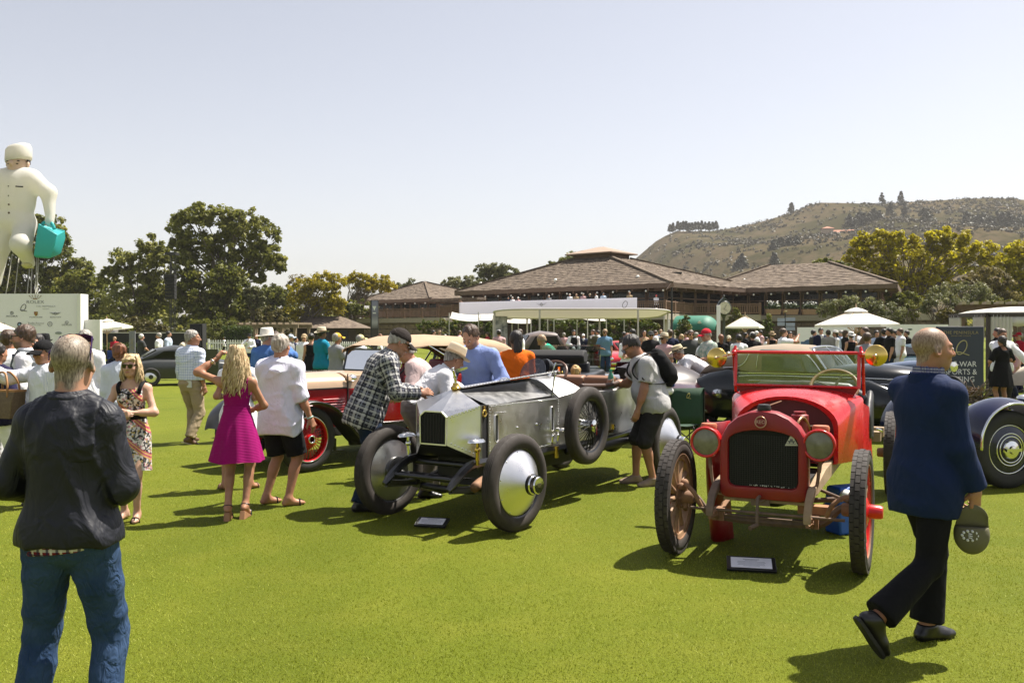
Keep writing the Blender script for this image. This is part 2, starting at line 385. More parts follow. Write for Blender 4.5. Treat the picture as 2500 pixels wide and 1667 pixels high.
# ---- hills
def hill_h(x,y):
 prof=[(-400,0),(61.0,46.8),(94.0,59.9),(119.0,71.3),(143.0,91.8),(160.0,101.2),(205.0,102.0),(245.0,110.2),(280.0,120.4),(303.0,130.7),(327.0,130.3),(368.0,128.6),(409.0,131.9),(450.0,133.9),(483.0,135.6),(511.0,133.9),(593.0,128.6),(716.0,116.3),(1200,80),(1700,40)]
 xr=x*900.0/max(y,300)if False else x
 for(a,ha),(b,hb)in zip(prof,prof[1:]):
  if a<=xr<=b:base=ha+(hb-ha)*(xr-a)/(b-a);break
 else:base=0
 return base
def hills():
 nx,ny=230,90
 X=np.linspace(-500,1700,nx);Yv=np.concatenate([np.linspace(260,900,64),np.linspace(925,1500,ny-64)])
 ridge=np.array([hill_h(x,900)for x in X])
 XX,YY=np.meshgrid(X,Yv)
 t=np.clip((YY-260)/640,0,1)
 prof=0.10*t+0.90*t**1.35
 back=np.clip((YY-900)/600,0,1)
 # the spur nearer the camera on the right-hand slope
 Z=ridge[None,:]*(prof*(1-0.8*back**1.2))
 rs=np.random.default_rng(3)
 def fbm(px,py,oct_=5):
  z=np.zeros_like(px);amp=1.0
  for o in range(oct_):
   for _ in range(3):
    a=rs.random()*2*pi;fq=0.011*1.9**o;ph=rs.random()*6.28
    z+=amp*np.sin((px*cos(a)+py*sin(a))*fq*2+ph+1.3*np.sin((px*sin(a)-py*cos(a))*fq*1.3+ph*2))/3
   amp*=0.52
  return z
 n=fbm(XX,YY*0.55)
 gully=np.abs(np.sin(XX*0.020+YY*0.010+1.4*fbm(XX,YY,2)))**0.7
 env=np.clip(ridge[None,:]/60,0,1)*np.sin(np.clip(t,0.02,1)*pi)*(1-back)
 Z=Z+env*(gully*11-9+n*4)+np.clip(ridge[None,:]/60,0,1)*n*0.9*(t>.9)
 spur=16*np.exp(-((XX-230-(YY-620)*0.25)/70)**2-((YY-640)/130)**2)+12*np.exp(-((XX-330)/120)**2-((YY-560)/90)**2)
 Z=Z+spur*np.clip(ridge[None,:]/100,0,1);Z=np.where(XX<20,np.minimum(Z,Z*.3+1),Z);Z[0,:]=-1.0
 V=np.stack([XX,YY,Z],-1).reshape(-1,3)
 i,j=np.meshgrid(np.arange(nx-1),np.arange(ny-1));a=(j*nx+i).ravel()
 F=np.stack([a,a+1,a+nx+1,a+nx],1)
 m,nt,b=new_mat('dry_hillside')
 n1=_noise(nt,0.016,6,rough=0.62);n2=_noise(nt,0.085,5,rough=0.65);n3=_noise(nt,0.30,3)
 c=_mix(nt,(0.098,0.072,0.046),(0.075,0.064,0.032),_ramp(nt,n2.outputs[0],0.35,0.65))
 c=_mix(nt,c,(0.036,0.036,0.016),_math(nt,'MULTIPLY',_ramp(nt,n1.outputs[0],0.47,0.57),0.8))
 c=_mix(nt,c,(0.032,0.032,0.014),_math(nt,'MULTIPLY',_ramp(nt,n3.outputs[0],0.52,0.62),0.7))
 nt.links.new(c,b.inputs['Base Color']);b.inputs['Roughness'].default_value=1.0;b.inputs['Specular IOR Level'].default_value=0.0
 o=link_np('hills',V,F,m);tag(o,'dry brown hillside with scrub and gullies behind the clubhouse',kind='structure')
 return X,Yv,Z
HX,HY,HZ=hills()
def hill_z(x,y):
 i=int(np.clip(np.searchsorted(HX,x)-1,0,len(HX)-2));j=int(np.clip(np.searchsorted(HY,y)-1,0,len(HY)-2))
 fx=(x-HX[i])/(HX[i+1]-HX[i]);fy=(y-HY[j])/(HY[j+1]-HY[j])
 return float((HZ[j,i]*(1-fx)+HZ[j,i+1]*fx)*(1-fy)+(HZ[j+1,i]*(1-fx)+HZ[j+1,i+1]*fx)*fy)
# chaparral on the slopes: nobody could count it
Cs,Rs=[],[]
for _ in range(9000):
 y=300+620*rng.random()**0.8;x=40+rng.random()*0.62*y
 z=hill_z(x,y)
 if z<3:continue
 k=sin(x*.031+1.2*sin(y*.017))+sin(y*.023+x*.011+2)+0.7*sin(x*.09+y*.05)
 if k<0.1 and rng.random()>0.16:continue
 Cs.append((x,y,z+0.6));Rs.append(1.0+2.4*rng.random()**2)
LM_CHAP=leaf_mat('chaparral_leaves',(0.038,0.036,0.017),(0.068,0.058,0.030),(0.085,0.070,0.038),0.2)
o=leaf_mesh('chaparral',Cs,Rs,22,.75,LM_CHAP,None,flat=0.7);tag(o,'low dark scrub dotted over the dry hillside',kind='stuff')
# pines standing on the ridges
def far_pine(u,Y,h,w,label,group,name='pine_tree',bare=0.35):
 x=XU(u,Y);z=hill_z(x,Y)-0.5
 root=thing(name,label,'tree',(x,Y,z),0,group)
 C,R=[],[]
 for i in range(11):
  t=bare+(1-bare)*(i+rng.random())/11;r=w*(1-(t-bare)/(1-bare))**0.7*0.8+0.4
  for _ in range(3):
   a=rng.random()*6.28;C.append((cos(a)*r*.6,sin(a)*r*.6,t*h));R.append(max(0.7,r*0.6))
 leaf_mesh('crown',C,R,14,0.9,LM_PINE,root)
 MB().cyl((0,0,-1),(0,0,h*.9),0.35,0.1,6).build('trunk',M_BARK,root)
LM_PINE=leaf_mat('far_pine_needles',(0.030,0.036,0.020),(0.060,0.064,0.034),None,0.15)
for i,u in enumerate([1636,1643,1655,1661,1668,1676,1683,1690,1698,1705,1713,1722,1731,1740,1748]):
 far_pine(u,880+rng.random()*30,9+3*rng.random(),3.2,'tall dark pine in the row on the left hill shoulder','pines on the hill shoulder')
far_pine(1932,893,12,4.5,'lone round topped pine on the skyline left of the summit',None)
far_pine(2199,885,14,5.0,'tallest pointed pine breaking the hill skyline',None,bare=.1)
far_pine(2208,800,15,5.5,'broad dark pine standing below the pointed skyline pine',None,bare=.08)
far_pine(2154,890,13,5.0,'small dark conifer on the skyline left of the pointed pine',None,bare=.1)
far_pine(2174,800,14,6.0,'wide dark pine left of the broad pine on the slope',None,bare=.08)
for u in(2075,2087,2098,2110,2122,2134,2146):
 far_pine(u,730+rng.random()*30,7+3*rng.random(),6.0,'dark tree in the line beside the hillside house','trees beside the hillside house',bare=.05)
for u in(2255,2266,2360,2395,2420,2435,2447,2462,2475,2490,2400,2385):
 far_pine(u,690+rng.random()*60,9+4*rng.random(),8.0,'dark bushy tree in the grove high on the right slope','grove high on the right slope',bare=.05)
for u,v,Y in((1890,600,620),(1905,590,640),(1925,582,640),(1945,575,640),(1890,618,560),(1800,610,600),(1812,604,600)):
 far_pine(u,Y,6+3*rng.random(),5.0,'dark bushy tree in a gully of the middle slope','trees in the hill gullies',bare=.02)
# house on the hill
hx,hy=XU(2048,700),700.0;hz=hill_z(hx,hy)
hh=thing('hillside_house','tan house with red tile roof high on the brown hill','house',(hx,hy,hz),radians(-12))
MH=mat('tan_stucco',(0.42,0.32,0.24),0.9);MR=mat('red_roof_tile',(0.30,0.13,0.08),0.9)
MB().box((0,0,1.0),(26,9,8)).box((-9,-3,2.5),(8,9,11)).build('wall',MH,hh)
MB().loft([[(-14,-5.6,5.0),(14,-5.6,5.0),(14,5.6,5.0),(-14,5.6,5.0)],[(-9,-.2,7.4),(11,-.2,7.4),(11,.2,7.4),(-9,.2,7.4)]]).build('roof',MR,hh)
MB().loft([[(-14,-8.6,8.0),(-4,-8.6,8.0),(-4,2.6,8.0),(-14,2.6,8.0)],[(-9.2,-3,10),(-8.8,-3,10),(-8.8,-2.8,10),(-9.2,-2.8,10)]]).build('tower_roof',MR,hh)
MW=mat('dark_window_glass',(0.02,0.022,0.025),0.1,spec=0.6)
for k in range(6):MB().box((-3+2.6*k,-4.55,2.4),(1.4,.15,1.8)).build('window',MW,hh)

# ---- trees, left to right
tree('tall_tree','dark tree rising behind the inflatable figure and sponsor wall',118,[(95,560,62,42),(60,600,60,60),(120,630,70,50),(40,660,80,60),(140,590,28,40),(20,560,40,30),(-40,640,70,70),(150,690,50,40),(80,690,80,50),(192,655,30,32),(0,690,60,50)],LM_OAK,0.42,42)
tree('leafy_tree','rounded green tree between the sponsor wall and speaker tower, lower side',112,[(205,680,45,36),(170,720,60,50),(215,730,55,60),(235,760,40,45)],LM_OAK,0.40,42)
tree('leafy_tree','two lobed olive green tree left of the hanging speaker tower',108,[(372,600,34,28),(300,640,34,32),(345,650,55,45),(395,655,35,50),(270,672,30,20),(320,720,75,55),(385,720,45,50),(300,780,70,45),(370,775,60,50)],LM_PLANE,0.38,46,solid=0.5)
tree('plane_tree','tallest spreading plane tree with ragged crown on the left skyline',104,[(492,520,36,26),(470,550,52,38),(440,568,34,34),(545,535,52,32),(600,545,52,36),(650,575,36,40),(560,585,70,45),(640,625,48,38),(672,640,22,26),(600,620,50,30),(450,610,40,30),(630,672,18,20),(690,650,8,14),(505,600,45,30),(540,640,40,30),(470,640,30,30)],LM_PLANE,0.36,42,dens=1.05,bark=M_BARKP,base_u=545,trunk_r=0.45,solid=0.55)
tree('ivy_covered_tree','dense dark tree under the tallest plane tree',101,[(555,690,55,45),(500,720,50,60),(450,690,32,70),(590,730,40,55),(540,780,80,50),(460,780,50,50),(610,790,35,40)],LM_OAK,0.34,46,dens=1.2)
shrub('flowering_bush','pale topped bush against the dark trees right of the plane tree',98,[(628,735,20,34),(612,715,14,18)],LM_OLIVE,0.22)
shrub('bush','brownish rounded bush below the two lobed tree',92,[(330,800,42,26),(380,808,30,22),(300,815,30,20)],LM_BUSH,0.2)
shrub('bush','large tan bush in front of the dark tree by the pergola',95,[(645,790,40,34),(690,800,34,26),(610,812,30,22),(665,770,24,20)],LM_BUSH,0.2)
shrub('bush','dense dark undergrowth beneath the plane tree behind the booth',94,[(440,815,50,34),(510,812,50,36),(575,815,40,30),(400,825,40,24)],LM_OAK,.2)
shrub('bush','dark undergrowth right of the sponsor wall behind the tilted umbrella',90,[(235,805,50,34),(290,812,40,28),(180,800,40,40)],LM_OAK,.2)
tree('dark_oak','low dark evergreen on the skyline between plane tree and yellow tree',125,[(655,720,40,26),(690,722,34,24),(640,755,40,34),(690,760,40,34)],LM_OAK,0.34,46,dens=1.2)
tree('bare_tree','thin brown tree peeping up behind the yellow tree',128,[(728,688,24,18),(715,700,18,14)],LM_BUFF,0.25,30,dens=0.7)
tree('yellow_tree','yellow green tree left of the lower clubhouse pavilion',99,[(775,690,34,26),(740,705,34,26),(812,685,34,24),(790,720,50,36),(740,745,40,34),(800,755,42,30),(720,770,24,26),(830,745,20,24)],LM_YEL,0.26,44,bark=M_BARKP,base_u=742,trunk_r=0.16,stems=3,solid=0.5)
tree('yellow_tree','flat topped yellow tree with bare stems touching the pavilion roof',112,[(860,682,32,18),(895,686,32,18),(930,690,30,18),(950,698,22,14),(905,700,40,14)],LM_YEL,0.26,40,bark=M_BARKP,base_u=868,trunk_r=0.14,stems=4,solid=0.5)
shrub('bush','green shrubs beneath the flat topped yellow tree',108,[(880,752,40,20),(840,758,24,16)],LM_OAK,0.2)
tree('tree','small tree tip behind the lower pavilion roof',150,[(985,698,22,12),(1005,690,12,12)],LM_OLIVE,0.3,30)
tree('umbrella_tree','flat crowned tree between the two clubhouse roofs',138,[(1110,690,28,13),(1150,686,22,12),(1090,694,16,10),(1130,700,30,12)],LM_OLIVE,0.30,44,solid=0.5)
tree('rounded_tree','rounded olive tree behind the left slope of the main roof',145,[(1185,660,30,16),(1215,655,36,14),(1240,672,40,20),(1195,680,40,18),(1265,680,26,16)],LM_OLIVE,0.32,46,solid=0.5)
tree('tree','dark green tree tops left of the roof lantern',150,[(1400,632,22,18),(1375,640,16,12),(1348,646,14,9),(1420,622,8,8)],LM_OAK,0.32,44)
tree('dark_oak','dark rounded tree peeping over the right wing roof',112,[(2020,640,34,10),(2050,646,26,12),(1995,648,16,8)],LM_OAK,0.28,44)
tree('golden_tree','large golden leaved plane tree behind the right clubhouse wing',97,[(2105,595,36,28),(2150,590,36,28),(2090,625,28,34),(2200,590,44,30),(2295,572,26,24),(2280,590,40,26),(2345,590,30,26),(2390,612,36,28),(2150,640,56,50),(2230,640,60,60),(2310,645,60,50),(2180,700,50,44),(2250,700,44,40),(2400,650,30,30),(2130,690,40,40),(2210,735,40,26),(2300,700,40,36)],LM_GOLD,0.34,46,bark=M_BARKP,base_u=2215,trunk_r=0.3,stems=2,solid=0.5)
tree('golden_tree','golden tree cut off by the right picture edge',95,[(2480,620,36,30),(2455,650,40,30),(2500,660,40,50),(2480,700,50,40),(2540,620,50,50)],LM_GOLD,0.34,44,bark=M_BARKP,base_u=2500,solid=0.5)
tree('dry_tree','buff coloured dry tree in front of the golden tree',88,[(2400,672,36,20),(2440,685,32,24),(2370,690,26,16),(2430,715,44,26),(2460,735,30,26)],LM_BUFF,0.26,46)
tree('olive_tree','wide grey green olive tree below the golden tree',80,[(2330,700,44,12),(2370,708,50,16),(2290,716,30,14),(2410,722,30,16),(2360,730,60,16)],LM_OLIVE,0.18,46)
tree('olive_tree','twisted olive tree with spreading canopy left of the pergola',66,[(2270,738,28,14),(2310,732,34,14),(2340,745,30,16),(2260,752,22,10),(2330,760,30,12)],LM_OLIVE,0.16,46,base_u=2290,trunk_r=0.12,stems=2)
tree('olive_tree','broad clipped olive tree in front of the right clubhouse wing',62,[(2040,745,40,16),(2090,742,46,15),(2140,752,44,18),(2020,758,24,12),(2185,768,30,18),(2110,765,60,14),(2200,785,20,14)],LM_OLIVE,0.15,50,dens=1.2,base_u=2100,trunk_r=0.14,stems=2)
shrub('lime_shrub','bright lime green shrub right of the clipped olive tree',60,[(2222,755,10,16),(2232,775,10,20)],LM_LIME,0.12)
shrub('bush','dark bush under the right wing roof end',84,[(2180,728,24,14),(2215,735,30,24)],LM_OAK,0.2)
shrub('lime_shrub','yellow green shrub behind the pergola at far right',70,[(2440,738,30,10),(2410,742,20,8),(2470,745,30,9)],LM_LIME,0.14)
shrub('bush','green bushes below the twisted olive tree',64,[(2310,775,20,20),(2340,780,20,22)],LM_BUSH,0.14)
for lab,u,v0,w,h,Y in(('feathery shrub left of the green awning',1668,800,18,34,70),('feathery shrub between clock and white umbrella',1795,780,16,34,72),('leafy shrub right of the small white umbrella',1870,790,18,26,71),('low shrub under the small white umbrella',1790,805,16,16,70)):
 shrub('feathery_shrub','yellow green '+lab,Y,[(u,v0,w,h*.6),(u-4,v0+h*.5,w*1.1,h*.6),(u+5,v0-h*.4,w*.6,h*.5)],LM_LIME if 'clock' in lab else LM_VINE,0.14,50)
# far wood closing the horizon behind everything
Cs,Rs=[],[]
for _ in range(1500):
 x=-220+560*rng.random();y=165+60*rng.random();h=(5.5 if x>-15 else 9.0)+2.0*sin(x*.06)+1.2*sin(x*.21)
 Cs.append((x,y,h*rng.random()**.6));Rs.append(1.6)
o=leaf_mesh('far_wood',Cs,Rs,34,0.6,LM_OAK,None);tag(o,'dark band of far woodland behind the grounds',kind='stuff')

# ------------------------------------------------------------------ the clubhouse
M_SHAKE=mat('weathered_cedar_shakes',(0.070,0.050,0.036),0.95,col2=(0.185,0.14,0.10),vscale=2.2,bump=0.8,bscale=9.0,bdist=0.09)
M_FASC=mat('brown_fascia_board',(0.135,0.090,0.066),0.8,var=.2)
M_WOOD=mat('brown_redwood',(0.125,0.076,0.052),0.85,var=.25,vscale=2.0)
M_RAIL=mat('weathered_redwood_rail',(0.20,0.118,0.078),0.85,var=.22,vscale=3.0)
M_DKWOOD=mat('dark_stained_wall',(0.050,0.033,0.025),0.85,var=.3)
M_CONC=mat('pale_concrete_band',(0.38,0.33,0.27),0.9,var=.1)
M_STONE=mat('tan_rubble_stone',(0.20,0.15,0.10),0.95,col2=(0.40,0.31,0.20),vscale=1.3,bump=0.5,bscale=8,bdist=.05)
M_STONE2=mat('brown_rubble_stone',(0.13,0.095,0.07),0.95,col2=(0.29,0.21,0.15),vscale=1.3,bump=0.5,bscale=8,bdist=.05)
M_MORT=mat('mortar_bed',(0.15,0.115,0.085),0.95)
M_GLASSD=mat('dark_window_pane',(0.010,0.011,0.012),0.12,spec=0.3,var=.4,vscale=.6)
M_FRAME=mat('brown_window_frame',(0.165,0.105,0.075),0.75)
M_BULB=mat('white_globe_glass',(0.80,0.79,0.74),0.3)
M_METALD=mat('black_painted_metal',(0.012,0.012,0.013),0.4,spec=.5)
def course_roof(A,B,R1,R2,rows,jitter,rs):
 """one roof slope from eave A-B up to ridge R1-R2 as stepped, ragged shake courses"""
 A,B,R1,R2=map(Vector,(A,B,R1,R2));vs,fs=[],[]
 n=max(8,int((B-A).length/0.55));nor=(B-A).cross(R1-A).normalized()
 if nor.z<0:nor=-nor
 for r in range(rows):
  t0,t1=r/rows,(r+1.12)/rows
  a0,b0=A.lerp(R1,t0),B.lerp(R2,t0);a1,b1=A.lerp(R1,min(1,t1)),B.lerp(R2,min(1,t1))
  base=len(vs);down=(a0-a1).normalized()
  for k in range(n+1):
   q=k/n;j=rs.random()
   vs+=[a0.lerp(b0,q)+nor*(0.020+0.06*j)+down*(0.16*rs.random()),a0.lerp(b0,q)-nor*0.01,a1.lerp(b1,q)+nor*0.02]
  for k in range(n):
   i=base+3*k
   fs+=[(i,i+3,i+5,i+2),(i+1,i+4,i+3,i)]
 return vs,fs
def hip(root,A,B,depth,ridge,ze,zr,flat=None,rows=14,over=0.0,fascia=0.42,ndir=None):
 """hip roof: front eave A-B (xy), depth inwards, ridge two xy points"""
 A,B=Vector((*A,0)),Vector((*B,0));d=(B-A).normalized();n=Vector((-d.y,d.x,0))
 if n.y<0:n=-n
 nd=n if ndir is None else Vector((*ndir,0)).normalized()
 c=[A,B,B+nd*depth,A+nd*depth];r=[Vector((*ridge[0],zr)),Vector((*ridge[1],zr))]
 if flat is None:top=[r[0],r[1],r[1],r[0]]
 else:top=[r[0]-n*flat/2,r[1]-n*flat/2,r[1]+n*flat/2,r[0]+n*flat/2]
 e=[Vector((p.x,p.y,ze))for p in c];rs=random.Random(5);mb=MB()
 for i in range(4):
  j=(i+1)%4
  vs,fs=course_roof(e[i],e[j],top[i],top[j],rows,0.05,rs);mb.add(vs,fs)
 ro=link_mesh('roof',mb.v,mb.f,M_SHAKE,root,0)
 h=MB()
 for i in range(4):
  h.bar(e[i]+Vector((0,0,.06)),top[i]+Vector((0,0,.1)),.34,.16)
 h.build('hip_cap',M_SHAKE,ro,0)
 fb=MB()
 for i in range(4):
  j=(i+1)%4;out=(e[j]-e[i]).normalized().cross(Vector((0,0,1)))
  fb.bar(e[i]+out*.05-Vector((0,0,fascia/2)),e[j]+out*.05-Vector((0,0,fascia/2)),.09,fascia,up=(0,0,1))
 fb.build('fascia',M_FASC,ro)
 MB().prism([p-Vector((0,0,fascia*.62))for p in e],(0,0,.03)).build('soffit',M_DKWOOD,ro)
 rf=MB();
 for i in(0,1):
  L=(e[i+1]-e[i]).length;dd=(e[i+1]-e[i]).normalized();nn=Vector((-dd.y,dd.x,0))
  if nn.dot(sum(e,Vector())/4-e[i])<0:nn=-nn
  for k in range(int(L/1.7)):
   p=e[i]+dd*(0.85+1.7*k)-Vector((0,0,fascia+.06));rf.bar(p+nn*.05,p+nn*2.4,.16,.3,up=(0,0,1))
 rf.build('rafter_tails',M_WOOD,ro)['kind']='stuff'
 return c,d,n,e,top
def railing(root,P,z0,zt,gap=0.16):
 """balustrade along xy points: posts, rails, balusters (each too thin to pick apart in the photo)"""
 po,ra,ba=MB(),MB(),MB()
 for a,b in zip(P,P[1:]):
  a,b=Vector((*a,0)),Vector((*b,0));L=(b-a).length;n=max(1,round(L/2.6));d=(b-a)/L
  for k in range(n+1):
   p=a+d*L*k/n;po.box((p.x,p.y,(z0+zt+.12)/2),(.2,.2,zt-z0+.12),(0,0,math.atan2(d.y,d.x)))
  ra.bar(a+Vector((0,0,zt)),b+Vector((0,0,zt)),.16,.09,up=(0,0,1));ra.bar(a+Vector((0,0,z0+.16)),b+Vector((0,0,z0+.16)),.1,.1,up=(0,0,1))
  ra.bar(a+Vector((0,0,zt-.16)),b+Vector((0,0,zt-.16)),.06,.08,up=(0,0,1))
  m=int(L/gap)
  for k in range(1,m):
   p=a+d*L*k/m;ba.bar(p+Vector((0,0,z0+.16)),p+Vector((0,0,zt-.1)),.075,.05)
 r=ra.build('railing',M_RAIL,root);po.build('posts',M_RAIL,r)['kind']='stuff';ba.build('balusters',M_RAIL,r)['kind']='stuff'
def glazed_wall(root,a,b,z0,z1,n,door=None):
 """wall of brown posts with dark panes, one object per window"""
 a,b=Vector((*a,0)),Vector((*b,0));d=(b-a).normalized();L=(b-a).length;nn=Vector((d.y,-d.x,0))
 if nn.y>0:nn=-nn
 MB().prism([a+Vector((0,0,z0)),b+Vector((0,0,z0)),b+Vector((0,0,z1)),a+Vector((0,0,z1))],-nn*.25).build('wall',M_DKWOOD,root)
 for k in range(n):
  p0,p1=a+d*(L*k/n+.14)+nn*.02,a+d*(L*(k+1)/n-.14)+nn*.02
  f=MB()
  for q in(p0,p1):f.bar(q+Vector((0,0,z0)),q+Vector((0,0,z1)),.14,.12)
  f.bar(p0+Vector((0,0,z1-.75)),p1+Vector((0,0,z1-.75)),.1,.1);f.bar(p0+Vector((0,0,z0+.12)),p1+Vector((0,0,z0+.12)),.1,.14)
  w=f.build('window',M_FRAME,root)
  q=nn*.03
  MB().prism([p0+q+Vector((0,0,z0+.1)),p1+q+Vector((0,0,z0+.1)),p1+q+Vector((0,0,z1)),p0+q+Vector((0,0,z1))],-nn*.03).build('pane',M_GLASSD,w)
def stone_face(root,a,b,z0,z1,sw,sh,m,rs):
 """rubble wall: a mortar core and single stones laid in ragged courses, each proud of the bed"""
 a,b=Vector((*a,0)),Vector((*b,0));d=(b-a).normalized();L=(b-a).length;nn=Vector((d.y,-d.x,0))
 if nn.y>0:nn=-nn
 wl=MB().prism([a+Vector((0,0,z0)),b+Vector((0,0,z0)),b+Vector((0,0,z1)),a+Vector((0,0,z1))],-nn*.4).build('wall',M_MORT,root)
 me=[]
 for _ in range(6):
  mb=MB();pr=[Vector((x+rs.uniform(-.05,.05),0,z+rs.uniform(-.06,.06)))for x,z in((-.5,-.5),(0,-.52),(.5,-.5),(.52,0),(.5,.5),(0,.5),(-.5,.5),(-.5,0))]
  mb.loft([[p*1.0 for p in pr],[Vector((p.x*.97,-.6,p.z*.95))for p in pr],[Vector((p.x*.85,-1,p.z*.8))for p in pr]]);x=mb.build('stone',None,None,30);me.append(x.data);bpy.data.objects.remove(x)
 z=z0+.02;count=0
 while z<z1-.05:
  h=min(sh*rs.uniform(.7,1.35),z1-z);s=rs.uniform(-.4,0)
  while s<L-.1:
   w=sw*rs.uniform(.6,1.6);w=min(w,L-s)
   if s+w>.15 and count<240:
    o=bpy.data.objects.new('stone',rs.choice(me));COL.objects.link(o);o.parent=wl
    p=a+d*(s+w/2);o.location=(p.x+nn.x*.0,p.y+nn.y*.0,z+h/2)
    o.rotation_euler=(0,0,math.atan2(d.y,d.x));o.scale=(w-.05,rs.uniform(.05,.13),h-.05)
    if not o.data.materials:o.data.materials.append(m)
    o.material_slots[0].link='OBJECT';o.material_slots[0].material=m;count+=1
   s+=w
  z+=h
ZE=6.16
cl=thing('clubhouse','low brown clubhouse with hipped shake roofs, lantern and timber decks','building',(0,0,0))
rs5=random.Random(9)
# main pavilion
A,B=(-6.2,98.0),(14.2,80.0)
dm=Vector((B[0]-A[0],B[1]-A[1])).normalized();nm=Vector((-dm.y,dm.x));nm=nm if nm.y>0 else-nm
cm=Vector(((A[0]+B[0])/2,(A[1]+B[1])/2))+nm*8.2
r1,r2=cm-dm*2.4,cm+dm*2.4
hip(cl,A,B,19,(tuple(r1),tuple(r2)),ZE,9.45,flat=3.6,rows=16)
la=MB()
def rect(c,hw,hd,z):return[Vector((*(c+dm*sx*hw+nm*sy*hd),z))for sx,sy in((-1,-1),(1,-1),(1,1),(-1,1))]
lr=MB().loft([rect(cm,2.35,1.75,9.2),rect(cm,2.35,1.75,9.9)]).build('lantern',M_WOOD,cl)
MB().loft([rect(cm,3.0,2.4,9.86),rect(cm,3.0,2.4,9.98),rect(cm,.35,.1,10.75)]).build('lantern_roof',mat('pinkish_shingle',(0.28,0.205,0.155),.9),lr)
wa,wb=Vector(A)+dm*2.2+nm*2.6,Vector(B)-dm*2.2+nm*2.6
glazed_wall(cl,tuple(wa),tuple(wb),3.5,5.7,11)
glazed_wall(cl,tuple(wb),tuple(wb+nm*13),3.5,5.7,5)
# deck slab, railing and the concrete edge below
dA,dB=Vector((-4.9,85.3)),Vector((13.2,77.7))
# left pavilion
A2,B2=(-22.4,128.0),(-10.6,117.0)
d2=Vector((B2[0]-A2[0],B2[1]-A2[1])).normalized();n2=Vector((-d2.y,d2.x));n2=n2 if n2.y>0 else-n2
m2=(Vector(A2)+Vector(B2))/2+n2*6.0
hip(cl,A2,B2,15,(tuple(m2-d2*.3),tuple(m2+d2*.3)),ZE,8.75,rows=11)
w2a,w2b=Vector(A2)+d2*2+n2*2.4,Vector(B2)-d2*1.2+n2*2.4
glazed_wall(cl,tuple(w2a),tuple(w2b),3.5,5.7,7)
glazed_wall(cl,tuple(w2b),tuple(w2b+n2*12),3.5,5.7,5)
# right pavilion
A3,B3=(19.2,94.0),(34.7,81.3)
d3=Vector((B3[0]-A3[0],B3[1]-A3[1])).normalized();n3_=Vector((-d3.y,d3.x));n3_=n3_ if n3_.y>0 else-n3_
hip(cl,A3,B3,16,((27.8,97.3),(32.8,93.2)),ZE,8.95,rows=15,ndir=(.416,.909))
w3a,w3b=Vector(A3)+d3*1.0+n3_*2.4,Vector(B3)-d3*2.2+n3_*2.4
glazed_wall(cl,tuple(w3a),tuple(w3b),3.4,5.7,9)
glazed_wall(cl,tuple(w3b),tuple(w3b+Vector((.416,.909))*12),3.4,5.7,5)
# link roof between main and left pavilions
MB().prism([(-10.4,113,5.55),(-4.0,104,5.55),(-2.0,108,5.6),(-9,117,5.6)],(0,0,.3)).build('link_roof',M_SHAKE,cl)
MB().prism([(-8.9,116,3.4),(-3.0,106.5,3.4),(-3.0,106.5,5.5),(-8.9,116,5.5)],(.2,.2,0)).build('link_wall',M_DKWOOD,cl)
MB().prism([(14.0,88,3.4),(21.5,96.5,3.4),(21.5,96.5,5.75),(14.0,88,5.75)],(.2,.2,0)).build('link_wall',M_DKWOOD,cl)
# decks
ZD=3.42
MB().prism([(-21.5,111.5,ZD-.55),(-8.1,102,ZD-.55),(-5.0,105,ZD-.55),(-5.0,85.4,ZD-.55),(13.2,77.6,ZD-.55),(17.1,85.6,ZD-.55),(23.5,85.0,ZD-.55),(24.5,90,ZD-.55),(40,80,ZD-.55),(44,100,ZD-.55),(10,118,ZD-.55),(-12,140,ZD-.55),(-30,135,ZD-.55)],(0,0,.55)).build('deck',M_CONC,cl)
railing(cl,[(-21.5,111.4),(-8.1,102.0)],ZD,4.45);railing(cl,[(-8.1,102),(-5.0,96.5),(-4.95,85.3)],ZD,4.7)
railing(cl,[(10.3,78.9),(13.2,77.7),(17.1,85.6),(23.4,85.0)],ZD,4.45)
# ground floor walls of stone
stone_face(cl,(-21.0,111.9),(-8.3,102.9),0,ZD-.56,.85,.42,M_STONE,rs5)
stone_face(cl,(17.0,86.2),(24.4,90.3),0,ZD-.56,.8,.36,M_STONE2,rs5)
stone_face(cl,(24.6,90.6),(39.8,80.6),0,ZD-.5,.8,.34,M_STONE2,rs5)
MB().prism([(-4.9,86.5,0),(13.2,78.7,0),(13.2,78.7,ZD-.56),(-4.9,86.5,ZD-.56)],(.2,.4,0)).build('ground_floor_wall',M_DKWOOD,cl)
MB().prism([(13.4,78.9,0),(17.2,86.0,0),(17.2,86.0,ZD-.56),(13.4,78.9,ZD-.56)],(-.3,.2,0)).build('porch_wall',mat('cream_plaster',(0.46,0.40,0.31),.9),cl)
for k in range(3):
 x=14.1+k*1.1;MB().box((x+.05,79.0+(x-13.4)*1.87-.25,1.2),(.9,.1,2.2),(0,0,radians(62))).build('door',M_DKWOOD,cl)
ch=MB().box((16.4,90,6.6),(.75,.75,1.9)).build('chimney',mat('dark_brick_flue',(0.12,0.06,0.045),.9),cl);MB().box((16.4,90,7.65),(.95,.95,.2)).build('cap',M_METALD,ch)
